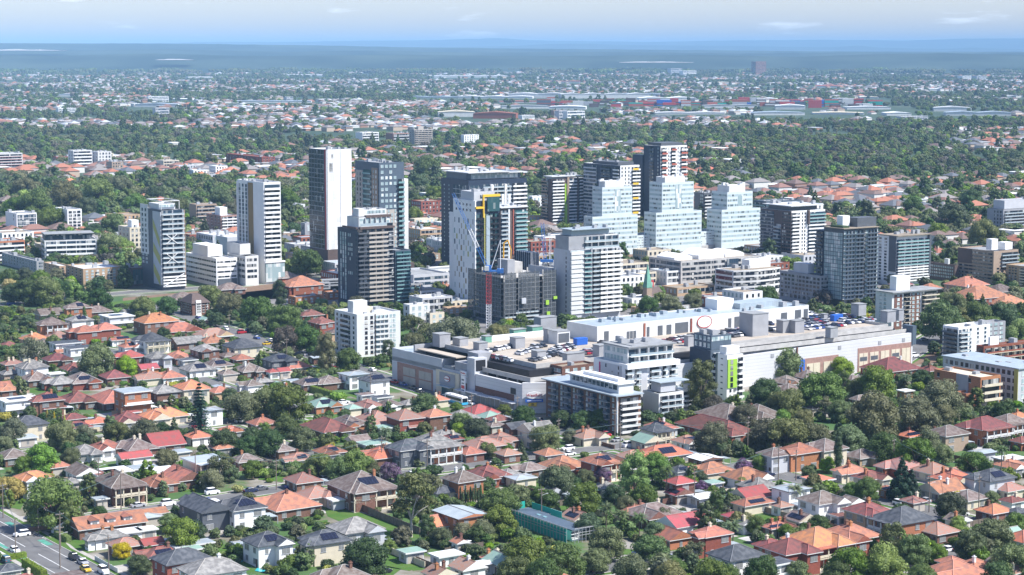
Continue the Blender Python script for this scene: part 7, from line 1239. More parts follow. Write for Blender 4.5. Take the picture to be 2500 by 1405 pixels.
for pts, w_ in ROADS:
    strip('pavement', pts, w_+6, .03, 'path'); strip('grass_verge', pts, w_+3.2, .06, 'grass'); strip('road', pts, w_, .09, 'asphalt')
    P = [gp(*p) for p in pts]
    for (a, c) in zip(P, P[1:]):
        d = math.hypot(c[0]-a[0], c[1]-a[1]); k = int(d/6)+1
        for i in range(k+1): RW.append((a[0]+(c[0]-a[0])*i/k, a[1]+(c[1]-a[1])*i/k, w_/2+2.2))
        u = ((c[0]-a[0])/d, (c[1]-a[1])/d)
        for sg in (-1, 1):
            n = (-u[1]*(w_/2+.1)*sg, u[0]*(w_/2+.1)*sg); mb = MB(); t_ = (-u[1]*.1, u[0]*.1)
            mb.hull([(a[0]+n[0]-t_[0], a[1]+n[1]-t_[1], .02), (c[0]+n[0]-t_[0], c[1]+n[1]-t_[1], .02), (c[0]+n[0]+t_[0], c[1]+n[1]+t_[1], .02), (a[0]+n[0]+t_[0], a[1]+n[1]+t_[1], .02)], [(a[0]+n[0]-t_[0], a[1]+n[1]-t_[1], .2), (c[0]+n[0]-t_[0], c[1]+n[1]-t_[1], .2), (c[0]+n[0]+t_[0], c[1]+n[1]+t_[1], .2), (a[0]+n[0]+t_[0], a[1]+n[1]+t_[1], .2)]); tag(mb.build('kerb', M['kerb']), kind='structure')
strip('road', [(40, 1296), (100, 1284), (160, 1276)], 8, .1, 'asphalt')
# markings on the near road, placed along it
A0, A1 = gp(-60, 1256), gp(62, 1329); A2 = gp(200, 1404)
def along(t, off):      # t metres along from A1, off metres to its left/back
    d = math.hypot(A2[0]-A1[0], A2[1]-A1[1]); u = ((A2[0]-A1[0])/d, (A2[1]-A1[1])/d); return (A1[0]+u[0]*t-u[1]*off, A1[1]+u[1]*t+u[0]*off)
def mark(t0, t1, off, w_, m='paint', z=.098):
    a, c, d, e = along(t0, off-w_/2), along(t1, off-w_/2), along(t1, off+w_/2), along(t0, off+w_/2)
    tag(MB().poly([(p[0], p[1], z) for p in (a, c, d, e)]).build('road_marking', M[m]), kind='structure')
mark(-60, 3, -1.2, .25); mark(12, 40, -1.2, .25); mark(-60, -8, 3.6, .22); mark(2, 40, 3.6, .22); mark(-60, -2, -5.0, .22); mark(9, 40, -5.0, .22); mark(-26, -20, 4.9, 1.8, 'greenpaint'); mark(-2, 5, 4.9, 1.8, 'greenpaint'); mark(-5, 2, -5.9, 1.5, 'greenpaint'); mark(11, 17, -5.9, 1.5, 'greenpaint')
for k in range(12): mark(-20+k*1.6, -19.2+k*1.6, 6.3, .35)
def patch(name, pts, m, z=.05): return tag(MB().poly([(*gp(*p), z) for p in pts]).build(name, M[m] if isinstance(m, str) else m), kind='structure')
for pts in ([(790, 1238), (815, 1232), (1030, 1300), (1025, 1312), (955, 1325), (800, 1262)], [(945, 1352), (1000, 1360), (1035, 1378), (1000, 1395), (940, 1385)], [(1635, 1225), (1660, 1218), (1702, 1232), (1690, 1250), (1660, 1247)], [(1850, 1260), (1920, 1250), (1925, 1268), (1860, 1276)], [(1420, 1070), (1500, 1062), (1520, 1072), (1440, 1086)], [(470, 995), (600, 1000), (590, 1020), (480, 1015)], [(640, 1152), (700, 1158), (690, 1178), (630, 1172)], [(165, 1325), (215, 1318), (220, 1340), (190, 1345)], [(118, 1306), (135, 1300), (185, 1352), (172, 1358)], [(20, 1220), (60, 1225), (50, 1245), (25, 1240)], [(200, 1225), (235, 1235), (230, 1250), (195, 1245)], [(540, 1345), (610, 1330), (640, 1350), (560, 1368)], [(745, 1275), (800, 1270), (800, 1290), (750, 1295)], [(1520, 1340), (1570, 1345), (1560, 1358), (1510, 1352)], [(2235, 838), (2310, 818), (2320, 850), (2240, 862)], [(1640, 1050), (1700, 1052), (1700, 1068), (1640, 1064)], [(2320, 1075), (2380, 1080), (2370, 1095), (2325, 1090)], [(860, 1365), (980, 1390), (960, 1405), (850, 1405)], [(0, 780), (170, 750), (420, 722), (420, 735), (170, 765), (0, 800)], [(880, 1055), (930, 1065), (900, 1078)]): patch('lawn', pts, 'grass')
for pts, m in (([(600, 1362), (700, 1366), (760, 1348), (690, 1340)], 'concrete'), ([(1640, 1235), (1900, 1200), (1900, 1225), (1700, 1262)], 'path'), ([(230, 1200), (330, 1235), (260, 1245)], 'path'), ([(1020, 1130), (1120, 1125), (1160, 1140), (1020, 1150)], 'path'), ([(2200, 870), (2320, 840), (2330, 880), (2210, 895)], 'soil'), ([(0, 1345), (60, 1352), (20, 1370), (0, 1372)], 'white2')): patch('paved_yard', pts, m, .055)
for pts in ([(572, 1361), (600, 1366), (590, 1374), (565, 1369)], [(628, 1388), (652, 1392), (645, 1399), (622, 1395)]): patch('swimming_pool', pts, 'pool', .12)
patch('town_pavement', [(560, 720), (820, 775), (1150, 830), (1500, 800), (1900, 770), (2260, 810), (2300, 720), (2020, 620), (1560, 560), (1000, 520), (690, 560)], mat('town_paving', (.20, .19, .18), .9, noise=.35, nscale=.08, detail=9), .012)
patch('railway_ballast', [(300, 728), (900, 672), (1560, 620), (1720, 690), (1720, 705), (1560, 690), (1300, 640), (880, 700), (300, 745)], 'soil', .02)
# random aligned yards: lawns, drives and courts between the houses
rd = random.Random(31); e1, e2 = axes(TH)
for h in [h for h in HOUSES if h[7]['py'] > 740]:
    for _ in range(2):
        s1, s2 = rd.choice((-1, 1)), rd.choice((-1, 1)); cx = h[0]+e1[0]*s1*(h[2]/2+4)+e2[0]*s2*h[3]*.3; cy = h[1]+e1[1]*s1*(h[2]/2+4)+e2[1]*s2*h[3]*.3; a, c = rd.uniform(3, 8), rd.uniform(3, 9)
        nm, m = rd.choice((('lawn', 'grass'), ('lawn', 'grass'), ('driveway', 'path'), ('paved_yard', 'concrete')))
        z = .02+rd.random()*.009; tag(MB().poly([(cx-e1[0]*a/2-e2[0]*c/2, cy-e1[1]*a/2-e2[1]*c/2, z), (cx+e1[0]*a/2-e2[0]*c/2, cy+e1[1]*a/2-e2[1]*c/2, z), (cx+e1[0]*a/2+e2[0]*c/2, cy+e1[1]*a/2+e2[1]*c/2, z), (cx-e1[0]*a/2+e2[0]*c/2, cy-e1[1]*a/2+e2[1]*c/2, z)]).build(nm, M[m]), kind='structure')
# fences and hedges
FG = 'garden fences between the house lots'
def fence(px, py, ln, ax, m='timber', h_=1.7, lb=None, nm='garden_fence', w_=.08, grp=FG):
    P = gp(px, py); th = TH if ax == 1 else TH+R(90); r_ = empty(nm, P, th); tag(r_, lb or 'low timber garden fence between two house lots', 'fence' if nm == 'garden_fence' else 'hedge', grp)
    if nm == 'hedge':
        g_ = np.random.default_rng(int(px)); n = int(ln*h_*60); f = g_.random(n); C = np.stack([g_.random(n)*ln, (g_.random(n)-.5)*w_, g_.random(n)*h_], 1); D3 = np.zeros((n, 3)); a = f < .38; C[a, 2] = h_; D3[a, 2] = 1; a = (f >= .38) & (f < .69); C[a, 1] = -w_/2; D3[a, 1] = -1; a = (f >= .69) & (f < .9); C[a, 1] = w_/2; D3[a, 1] = 1; a = f >= .9; C[a, 0] = 0; D3[a, 0] = -1
        C += g_.normal(size=(n, 3))*.09; D3 += g_.normal(size=(n, 3))*.45; D3 /= np.linalg.norm(D3, axis=1)[:, None]; inst('foliage', quads_mesh('foliage', C, D3, .17*(.6+.8*g_.random(n)), [m], g_), r_)
    MB().box(.1 if nm == 'hedge' else 0, ln, -w_/2+(.1 if nm == 'hedge' else 0), w_/2-(.1 if nm == 'hedge' else 0), 0.02, h_-(.1 if nm == 'hedge' else 0)).build('fence_panel' if nm == 'garden_fence' else 'inner_foliage', M[m] if isinstance(m, str) else m, r_)
    if nm == 'garden_fence':
        mb = MB(); n = int(ln/2.4)+1
        for i in range(n+1): mb.box(ln*i/n-.06, ln*i/n+.06, -w_/2-.06, w_/2+.06, 0, h_+.08)
        mb.build('fence_posts', M[m], r_)
    return r_
fence(1025, 1306, 28, 2, 'timber', 2, 'long dark paling fence along the right side of the green lawn'); fence(925, 1266, 22, 2, 'brick', 2.2, 'long brown brick wall along the upper side of the green lawn'); fence(1080, 1402, 20, 2, 'timber', 1.8, 'dark fence running beside the small lawn with laundry'); fence(1640, 1225, 14, 1, 'timber', 2, 'grey paling fence above the small square lawn by the red roof'); fence(1745, 1215, 16, 1, 'cream', 2, 'cream rendered wall behind the purple flowering tree'); fence(1780, 1232, 30, 1, 'cream', 1.6, 'cream rendered wall beside the lane with a silver car'); fence(1500, 1098, 26, 2, 'brick', 1.4, 'brick front wall along the street of the white van'); fence(288, 1400, 15, 2, 'white2', 1.2, 'white picket fence by the mustard car', ); fence(70, 1300, 16, 1, 'pinkbrick', 1.3, 'brown brick garden wall on the street corner')
hm_ = LM['B']
for (px, py, ln, ax, h_, lb) in ((108, 1416, 14, 2, 2.4, 'long bright clipped hedge beside the main road'), (8, 1369, 6, 1, 1.4, 'short bright hedge at the road corner'), (168, 1325, 9, 2, 1.6, 'clipped green hedge behind the footpath'), (955, 905, 20, 1, 1.6, 'low hedge below the white eight storey block'), (820, 975, 24, 2, 2.4, 'dark tall hedge left of the shopping centre street'), (915, 1012, 7, 1, 2.6, 'bright square cut hedge by the green roofed cottage'), (1340, 1008, 10, 1, 1.2, 'yellow green hedge at the shopping centre corner')): fence(px, py, ln, ax, hm_, h_, lb, 'hedge', 1.6, None)
for i, h in enumerate([h for h in HOUSES if h[7]['py'] > 900]):
    if i % 2: continue
    cx, cy = h[0]-e1[0]*(h[2]/2+3), h[1]-e1[1]*(h[2]/2+3); q = proj(cx, cy, 0)
    if any((cx-r[0])**2+(cy-r[1])**2 < (r[2]+8)**2 for r in RW): continue
    fence(q[0], q[1], rd.uniform(9, 18), rd.choice((1, 2, 2)), rd.choice(('timber', 'timber', 'tan', 'brick', 'cream')))
# ------------------------------------------------------------------ trees
def solve_tree(px, py, wpx, hr, zc):
    D = CH*F0/(py-HY)
    for _ in range(8): wm = wpx*D/F0; z = zc*hr*wm; x, D = gp(px, py, z)
    return x, D, wpx*D/F0
CT = dict(G='mid green', D='dark green', B='bright green', O='olive grey', Y='yellow', U='purple flowering', W='grey brown', N='blue green', P='green')
TR = []; TREEN = {}
def tree(px, py, wpx, kind, c_, hr=1.0, i=0, lb=None, filler=False, P=None):
    base = dict(round=(.96, .62), tall=(1.42, .6), gum=(1.05, .68), cypress=(4.2, .5), cone=(1.55, .5), norfolk=(2.2, .5), shrub=(.62, .5), palm=(1.15, .85), slimpalm=(1.15, .88))[kind]
    s0 = 1.0
    if kind in ('cypress', 'cone', 'norfolk'): s0 = {'cypress': .9, 'cone': .95, 'norfolk': 1.0}[kind]
    if P is None: x, D, wm = solve_tree(px, py, wpx, base[0]*hr, base[1])
    else: x, D = P; wm = wpx
    wm = wm/s0*(1.1 if kind in ('round', 'tall', 'gum') else 1.0); rd2 = random.Random(i*31+5); V = TREES[(kind, c_)]; cm, tm = V[rd2.randrange(len(V))]
    nm = {'palm': 'palm_tree', 'slimpalm': 'palm_tree', 'cypress': 'cypress_tree', 'cone': 'conifer_tree', 'norfolk': 'pine_tree', 'gum': 'gum_tree', 'shrub': 'garden_shrub'}.get(kind, 'leafy_tree')
    r_ = empty(nm, (x, D), rd2.uniform(0, 6.28)); sc = (wm, wm, wm*hr)
    if kind in ('palm', 'slimpalm'):
        hh = wm*hr*(1.0 if kind == 'palm' else 1.0); c = inst('crown', cm, r_, (0, 0, hh-wm), 0, (wm, wm, wm)); inst('trunk', tm, r_, (0, 0, 0), 0, (wm, wm, hh))
    else: inst('crown', cm, r_, (0, 0, 0), 0, sc); inst('trunk', tm, r_, (0, 0, 0), 0, sc)
    TR.append((r_, px, py, kind, c_, wpx, lb, filler)); return r_
TD = """130,1212,142,r,G;25,1182,74,r,Y;165,1262,52,t,G;243,1247,40,r,D;100,1112,88,r,B;172,1112,56,r,O;150,1052,80,r,O;205,1055,56,r,O;285,1047,66,r,O;355,1047,72,r,O;395,1042,38,r,D;425,1050,40,c,D;487,1008,66,n,N;295,1337,50,r,Y;340,1372,62,r,D;445,1292,96,r,G;405,1112,60,r,O;540,1132,72,g,O;545,1067,76,r,D;605,1082,60,r,D;580,1192,36,s,Y;710,1170,30,r,D;658,1072,72,r,D;614,1063,60,r,D;700,1032,62,r,G;738,1063,76,r,G;868,1124,88,r,G;779,1127,72,r,G;617,1138,56,r,G;731,1135,32,s,G;940,1055,44,p,P;1127,1023,60,r,G;1162,1040,66,r,D;1125,1047,48,r,B;1197,1100,38,r,O;1004,1212,146,g,O;1047,1172,72,g,O;1044,1290,46,t,D;1078,1303,56,r,G;891,1347,118,r,D;952,1330,36,r,B;1220,1218,98,r,G;1222,1262,84,r,G;1177,1290,62,r,O;1331,1060,82,r,O;1391,1060,42,r,O;1360,1162,92,r,D;1429,1160,46,r,O;1472,1153,46,r,U;1550,1160,84,t,B;1600,1124,72,r,G;1628,1150,42,p,P,1.9;1575,1206,72,r,G;1280,1342,112,r,G;1380,1358,104,r,G;1455,1360,74,r,G;1480,1315,92,r,G;1590,1330,92,r,G;1541,1380,92,r,O;1648,1380,60,r,G;1740,1392,92,r,G;1697,1340,70,g,O;1858,1384,88,r,D;1600,1292,62,r,G;1480,1242,52,p,P;1518,1258,50,p,P;1561,1266,50,p,P;1790,1285,52,p,P;1746,1231,44,t,D;1847,1275,52,r,G;1703,1162,48,r,D;1711,1186,38,r,U;1815,1133,44,r,U;1858,1124,50,r,B;1740,1060,88,r,O;1762,1090,34,p,P;1273,1100,34,c,D;1320,1205,52,r,G;1423,1205,90,r,G;1262,1202,74,r,G;1437,1274,72,r,D;1812,1176,34,r,B;1475,1066,30,r,B;2161,1083,88,r,D;2235,1096,98,r,G;2300,1102,62,r,G;2378,1126,82,r,G;2046,1109,26,y,D;2020,1130,42,r,B;1974,1148,38,r,D;1862,1124,42,r,B;2202,1172,74,o,N;2226,1186,52,o,N;2118,1186,66,r,G;2080,1192,52,r,G;2322,1226,76,r,D;1942,1196,50,p,P;2000,1276,62,r,D;1960,1282,30,r,D;2446,1100,40,p,P,2.2;2421,1212,46,r,G;2075,1365,104,r,G;2158,1365,114,r,B;2233,1330,84,r,G;2180,1310,84,g,O;2290,1347,56,r,G;2369,1320,88,r,G;2427,1292,94,r,G;2470,1357,114,r,G;2482,1272,74,r,G;1873,1380,74,r,G;1919,1292,42,r,G;2340,1279,52,r,B;1922,1052,112,r,O;2003,942,118,r,G;1912,874,92,r,G;1862,866,84,r,D;2058,889,58,r,B;2060,935,38,t,D;2141,924,98,r,G;2100,943,62,r,O;2250,917,50,r,D;2211,922,34,p,P;2292,964,118,r,O;2131,1006,134,r,O;2240,1005,112,r,O;2302,1008,62,r,O;1920,974,94,r,O;1871,951,84,r,D;2016,990,52,g,O;2050,995,62,r,G;1875,1050,96,r,O;1959,1021,62,r,O;1912,1018,52,r,B;2071,1062,84,r,G;2448,998,58,r,D;2409,925,30,p,P,2;2331,997,38,p,P;2360,1006,34,p,P;2487,948,44,g,O;2300,769,112,r,G;2344,768,66,g,O;2383,761,84,r,G;2484,800,64,r,B;2399,738,26,c,D;1013,790,78,g,O;1115,802,112,r,O;1212,806,54,r,O;1243,806,48,r,O;1010,826,54,r,O;1065,815,60,r,O;948,858,38,t,D;850,870,62,r,D;795,860,60,t,O;1037,981,70,r,D;1115,992,34,r,G;1231,997,36,r,G;1277,1010,62,r,D;1149,1037,50,r,D;1364,1012,42,r,D;1538,980,66,t,G;1712,938,84,t,O;1690,950,60,t,O;1746,985,62,r,W;1668,927,58,r,G;1787,979,38,r,D;1820,1008,68,r,O;1423,1020,62,r,D;1464,1017,62,r,D;1372,1017,50,r,D;1638,1015,38,r,D;1582,740,54,r,D;1640,740,54,r,O;1692,728,48,r,O;1758,740,36,r,D;1870,716,66,r,D;1413,789,42,r,O;78,855,88,g,O;235,869,92,r,G;309,889,56,r,B;10,855,42,r,D;68,781,36,r,D;398,808,34,r,D;183,716,24,o,D;203,713,26,o,D;245,724,62,r,D;350,743,66,r,G;408,740,52,r,D;510,716,68,r,G;561,733,68,r,O;629,747,88,r,D;683,716,42,t,D;694,770,88,r,G;700,822,78,r,W;750,818,78,r,D;790,855,60,g,O;527,774,42,r,D;588,981,88,r,O;650,974,90,r,O;705,972,110,r,G;206,779,14,y,D;34,709,62,r,D;70,702,72,r,D;115,702,82,r,G;150,698,50,r,D;25,692,42,r,Y;748,630,82,r,D;870,737,46,r,O;1600,712,40,r,G;645,1060,40,t,G;1655,1142,44,r,D;1340,1215,60,r,D;1395,1175,50,r,D;1500,1200,60,r,D;1530,1230,60,r,O;60,1185,30,s,B;610,1228,20,s,B;700,1250,26,r,G;775,1262,22,s,G;830,1230,22,s,G;990,1345,24,s,B;1025,1345,24,r,G;700,1340,20,s,G;2390,1290,40,r,G;2330,1320,40,s,G;2100,1000,40,r,G;1990,1060,90,r,O;1845,1070,60,r,O;30,1045,70,r,O;10,1080,50,r,O;500,1010,30,r,G;130,830,40,r,G;50,850,40,r,G;560,960,40,r,G;840,1010,34,r,D;960,1010,30,r,G;300,1070,30,s,G;1640,590,30,r,G;1900,600,40,r,G;2280,760,60,r,O;2240,740,40,r,G;2200,760,40,r,G;2330,730,60,r,O;2450,760,80,r,D;2420,790,60,r,G;2290,560,60,r,G;2230,500,60,r,G;2330,520,80,r,D;2400,560,70,r,O;2370,480,60,r,D;290,450,70,r,O;240,460,80,r,G;160,470,80,r,O;90,490,90,r,G;40,500,70,r,G;130,530,80,r,G;210,500,60,r,D;330,490,60,r,G;280,540,70,r,G;270,590,80,r,G;300,600,60,r,B;230,560,50,r,D;60,450,60,r,O;380,470,50,r,D;420,450,50,r,G;440,500,50,r,O;540,480,60,r,G;560,510,50,r,O;500,560,36,c,D;520,520,40,r,D;660,560,60,r,G;700,480,60,r,G;720,560,50,r,D;1020,440,60,r,D;1040,400,70,r,G;1010,520,50,r,G;1060,470,60,r,G;20,672,50,r,G;60,668,50,r,D;100,674,50,r,G;140,670,46,r,O;170,735,30,r,G;1330,1390,90,r,D;1255,1385,90,r,G;1620,1250,50,r,O;1180,1235,50,r,D;1640,1395,80,r,O;1780,1395,60,r,G;1950,1390,70,r,G;2040,1395,80,r,D;2120,1330,60,r,G;2250,1400,80,r,G;2440,1400,90,r,D;1100,1260,50,r,G;1130,1290,50,r,O;470,1290,70,r,D;415,1270,60,r,G;60,1130,60,r,G;200,1150,40,r,G;440,1060,40,r,D;520,1165,60,r,O;560,1150,50,r,G;830,1135,70,r,G;900,1140,60,r,O;760,1140,50,r,G;1310,470,22,c,D;1300,545,30,r,G"""
KM = dict(r='round', t='tall', g='gum', c='cone', o='cone', y='cypress', n='norfolk', p='palm', s='shrub')
for i, ln in enumerate(TD.replace('\n', '').split(';')):
    f = ln.split(','); k = KM[f[3]]; c_ = f[4]
    if (k, c_) not in TREES: c_ = {'cypress': 'D', 'gum': 'O', 'shrub': 'G', 'tall': 'G', 'palm': 'P', 'norfolk': 'N', 'cone': 'D'}[k]
    tree(float(f[0]), float(f[1]), float(f[2]), k, c_, float(f[5]) if len(f) > 5 else random.Random(i).uniform(.92, 1.08), i)
for j in range(9): tree(1124+j*6.2, 1212-j*1.1+(j % 2)*7, 9, 'cypress', 'D', random.Random(j).uniform(.85, 1.2), 900+j, 'dark pencil cypress in the dense row beside the white roofed brick house')
for j in range(6): tree(115+j*8.5, 1017+j*3, 7.5, 'cypress', 'Y' if j not in (3, 4) else 'D', 1, 950+j, 'slim golden pencil cypress in the row below the white modern house')
for (x, y) in ((68, 1048), (76, 1054), (815, 1098)): tree(x, y, 8, 'cypress', 'Y', 1, 970+int(x))
# ------------------------------------------------------------------ fill: small garden trees and shrubs in the gaps
NB = NBLOCK0; rd = random.Random(99); placed = [(o.location[0], o.location[1], w_) for (o, _, _, _, _, w_, _, _) in TR]
def free(x, y, r, hk=.42):
    for h in HOUSES:
        dx, dy = x-h[0], y-h[1]
        if dx*dx+dy*dy < 900:
            u = abs(dx*math.cos(h[4])+dy*math.sin(h[4])); v = abs(-dx*math.sin(h[4])+dy*math.cos(h[4]))
            if u < h[2]/2+r*hk and v < h[3]/2+r*hk: return False
    for (a, b_, q) in RW:
        if (x-a)**2+(y-b_)**2 < (q+r*.2)**2: return False
    for (a, b_, q) in BLOCK[:NB]:
        if (x-a)**2+(y-b_)**2 < (q*.85)**2: return False
    return True
LAWN = [gp(x, y) for (x, y) in ((850, 1262), (900, 1278), (960, 1295), (1000, 1310), (985, 1375), (1670, 1235), (1890, 1262), (60, 1330), (150, 1375), (1500, 1385), (1000, 1392), (730, 1350))]
nf = 0; att = 0
while nf < 8 and att < 5000:
    att += 1; x = rd.uniform(-20, 2520); y = 735+670*rd.random()**1.1; P = gp(x, y); wm = rd.uniform(4.5, 8.5)
    if not free(P[0], P[1], wm) or any((P[0]-a)**2+(P[1]-b_)**2 < 60 for a, b_ in LAWN) or any((P[0]-a)**2+(P[1]-b_)**2 < 30 for a, b_, _ in placed): continue
    c_ = rd.choice('GGDOGDBW' if rd.random() < .8 else 'GU'); tree(x, y, wm, 'round', c_, rd.uniform(.9, 1.2), 2000+nf, None, True, P); placed.append((P[0], P[1], wm)); nf += 1
ns = 0; att = 0
while ns < 290 and att < 20000:
    att += 1; x = rd.uniform(-20, 2520); y = 740+665*rd.random()**.9; P = gp(x, y); wm = rd.uniform(1.8, 4.2)
    if not free(P[0], P[1], wm, .3) or any((P[0]-a)**2+(P[1]-b_)**2 < 49 for a, b_ in LAWN): continue
    tree(x, y, wm, 'shrub', rd.choice('GGDBGD'), rd.uniform(.9, 1.5), 4000+ns, None, True, P); ns += 1
# ------------------------------------------------------------------ vehicles
CARC = dict(w=(.78, .78, .78), s=(.42, .43, .45), k=(.02, .02, .025), g=(.12, .125, .135), b=(.03, .07, .25), n=(.015, .025, .07), r=(.35, .02, .03), m=(.13, .012, .03), y=(.55, .36, .02), c=(.40, .36, .28), t=(.05, .12, .16))
CNM = dict(w='white', s='silver', k='black', g='dark grey', b='bright blue', n='navy', r='red', m='maroon', y='mustard', c='champagne', t='dark teal')
CM = {k: mat('car_paint_'+CNM[k].replace(' ', '_'), v, .25, .6, metallic=.2 if k in 'sgc' else 0) for k, v in CARC.items()}
CGL = mat('car_glass', (.01, .012, .016), .08, .6)
def loft(mb, secs, m=0):     # sections (x, halfwidth_bottom, halfwidth_top, z0, z1)
    for (a, c) in zip(secs, secs[1:]):
        mb.hull([(a[0], -a[1], a[3]), (c[0], -c[1], c[3]), (c[0], c[1], c[3]), (a[0], a[1], a[3])], [(a[0], -a[2], a[4]), (c[0], -c[2], c[4]), (c[0], c[2], c[4]), (a[0], a[2], a[4])], m)
def car_meshes(kind):
    H = {'car': 1.0, 'suv': 1.18, 'van': 1.5}[kind]; mb = MB()
    loft(mb, [(-2.2, .78, .76, .3, .75*H), (-1.9, .87, .84, .22, .92*H), (1.0, .88, .86, .2, .90*H), (1.95, .86, .82, .22, .78*H if kind != 'van' else 1.0), (2.25, .76, .7, .3, .62*H)])
    gx = (-2.0, -1.55, .55, 1.15) if kind != 'car' else (-1.55, -.95, .35, 1.1); rz = 1.42*H if kind != 'van' else 2.0; gl = MB()
    gl.hull([(gx[0], -.8, .9*H), (gx[3], -.8, .88*H), (gx[3], .8, .88*H), (gx[0], .8, .9*H)], [(gx[1], -.64, rz-.04), (gx[2], -.64, rz-.04), (gx[2], .64, rz-.04), (gx[1], .64, rz-.04)])
    mb.hull([(gx[1]-.05, -.66, rz-.05), (gx[2]+.05, -.66, rz-.05), (gx[2]+.05, .66, rz-.05), (gx[1]-.05, .66, rz-.05)], [(gx[1], -.6, rz+.02), (gx[2], -.6, rz+.02), (gx[2], .6, rz+.02), (gx[1], .6, rz+.02)])
    wh = MB(); wh.tube((0, -.1, 0), (0, .1, 0), .32, .32, 12); lt = MB().box(-.04, .04, -.16, .16, -.08, .08)
    return mb, gl.mesh('windows', [CGL]), wh.mesh('wheel', [M['rubber']]), lt.mesh('headlight', [M['white']]), lt.mesh('tail_light', [M['redp']])
CK = {k: car_meshes(k) for k in ('car', 'suv', 'van')}; CB = {}
CARS = []
def car(px, py, c_, kind, ang, z=0.09, lb=None, grp=None, full=True):
    P = gp(px, py, z); r_ = empty('parked_car' if grp or ang is None else 'car', (P[0], P[1], z), ang); mb, gl, wh, hl, tl = CK[kind]
    if (kind, c_) not in CB: CB[(kind, c_)] = mb.mesh('body', [CM[c_]])
    inst('body', CB[(kind, c_)], r_); inst('windows', gl, r_)
    for (x, y) in ((-1.35, -.8), (-1.35, .8), (1.4, -.8), (1.4, .8)): inst('wheel', wh, r_, (x, y, .32))
    if full:
        for y in (-.55, .55): inst('headlight', hl, r_, (2.2, y, .6)); inst('tail_light', tl, r_, (-2.2, y, .7))
    CARS.append((r_, px, py, c_, kind, lb, grp)); return r_
E1a, E2a = TH, TH+R(90)
for (x, y, c_, k, a) in ((54, 1309, 'w', 'suv', -1), (14, 1372, 't', 'suv', 2), (181, 1366, 'k', 'suv', -2), (202, 1377, 's', 'car', -2), (209, 1394, 'y', 'car', -2), (252, 1400, 'w', 'van', -2), (268, 1225, 'w', 'car', 1), (280, 1229, 'm', 'suv', 1), (337, 1238, 's', 'car', 1), (410, 1235, 'w', 'van', 1), (518, 1207, 'w', 'van', 1), (612, 1202, 'n', 'car', 1), (638, 1197, 'g', 'car', 1), (712, 1192, 'b', 'car', 1), (738, 1186, 's', 'car', 1), (1055, 1128, 'b', 'car', 2), (1067, 1148, 'g', 'suv', 1), (945, 1152, 'w', 'van', 1), (1020, 1158, 'w', 'car', 1), (1146, 1332, 's', 'car', 1), (918, 1390, 'n', 'suv', 1), (936, 1399, 'k', 'car', 1), (1385, 1394, 'c', 'car', 1), (1462, 1398, 'k', 'suv', 1), (1350, 1042, 'm', 'suv', -2), (1480, 1064, 'r', 'car', -2), (1390, 1112, 'w', 'car', 1), (1508, 1078, 's', 'car', 1), (1535, 1092, 'w', 'van', 1), (1826, 1102, 'w', 'car', 1), (1790, 1241, 's', 'car', 1), (1876, 1163, 'n', 'car', 1), (2196, 1234, 'w', 'suv', -2), (2257, 1226, 's', 'car', 2), (2348, 1260, 'w', 'car', 1), (2316, 1346, 'w', 'car', 1), (2338, 1344, 'k', 'car', 1), (2102, 1400, 'w', 'suv', 1), (963, 936, 'r', 'car', -2), (984, 942, 'b', 'car', -2), (1008, 950, 'g', 'car', -2), (1122, 982, 'k', 'suv', -2), (1148, 988, 'w', 'car', -2), (1083, 972, 'w', 'car', 2), (812, 892, 'w', 'car', 2), (742, 868, 'w', 'car', 2), (768, 880, 'k', 'suv', 2), (810, 900, 'r', 'car', 1), (627, 828, 'b', 'car', -2), (508, 786, 'w', 'van', 2), (484, 778, 'b', 'car', 2), (652, 842, 'y', 'car', 1), (590, 815, 'r', 'van', 1), (610, 812, 'n', 'van', 1), (552, 806, 'w', 'suv', -2), (155, 731, 'w', 'suv', 1), (215, 724, 'w', 'van', 1), (98, 737, 'w', 'car', 1), (28, 745, 'b', 'van', 1), (70, 741, 'w', 'van', 1), (2255, 832, 's', 'car', 1), (2232, 872, 'w', 'van', 1), (838, 985, 'w', 'car', 1), (2490, 1150, 'w', 'car', 1), (1562, 1355, 'b', 'car', 1), (1010, 1163, 's', 'suv', 1)):
    ang = {1: E1a, 2: E2a, -1: E1a+R(180), -2: E2a+R(180)}[a]; car(x, y, c_, k, ang)
rd = random.Random(44); kc = 0
for pts, w_ in ROADS[:7]:
    P_ = [gp(*q_) for q_ in pts]
    for (a, c) in zip(P_, P_[1:]):
        d = math.hypot(c[0]-a[0], c[1]-a[1]); u = ((c[0]-a[0])/d, (c[1]-a[1])/d); t = rd.uniform(4, 14)
        while t < d-5 and kc < 46:
            sg = rd.choice((-1, 1)); x, y = a[0]+u[0]*t-u[1]*sg*(w_/2-1.1), a[1]+u[1]*t+u[0]*sg*(w_/2-1.1); q_ = proj(x, y, .09)
            if 0 < q_[0] < 2500 and q_[1] < 1400 and not any((x-o[0].location[0])**2+(y-o[0].location[1])**2 < 49 for o in CARS): car(q_[0], q_[1], rd.choice('wwsskggnbrw'), rd.choice(('car', 'car', 'suv')), math.atan2(u[1], u[0])+(0 if sg < 0 else math.pi)); kc += 1
            t += rd.uniform(9, 30)
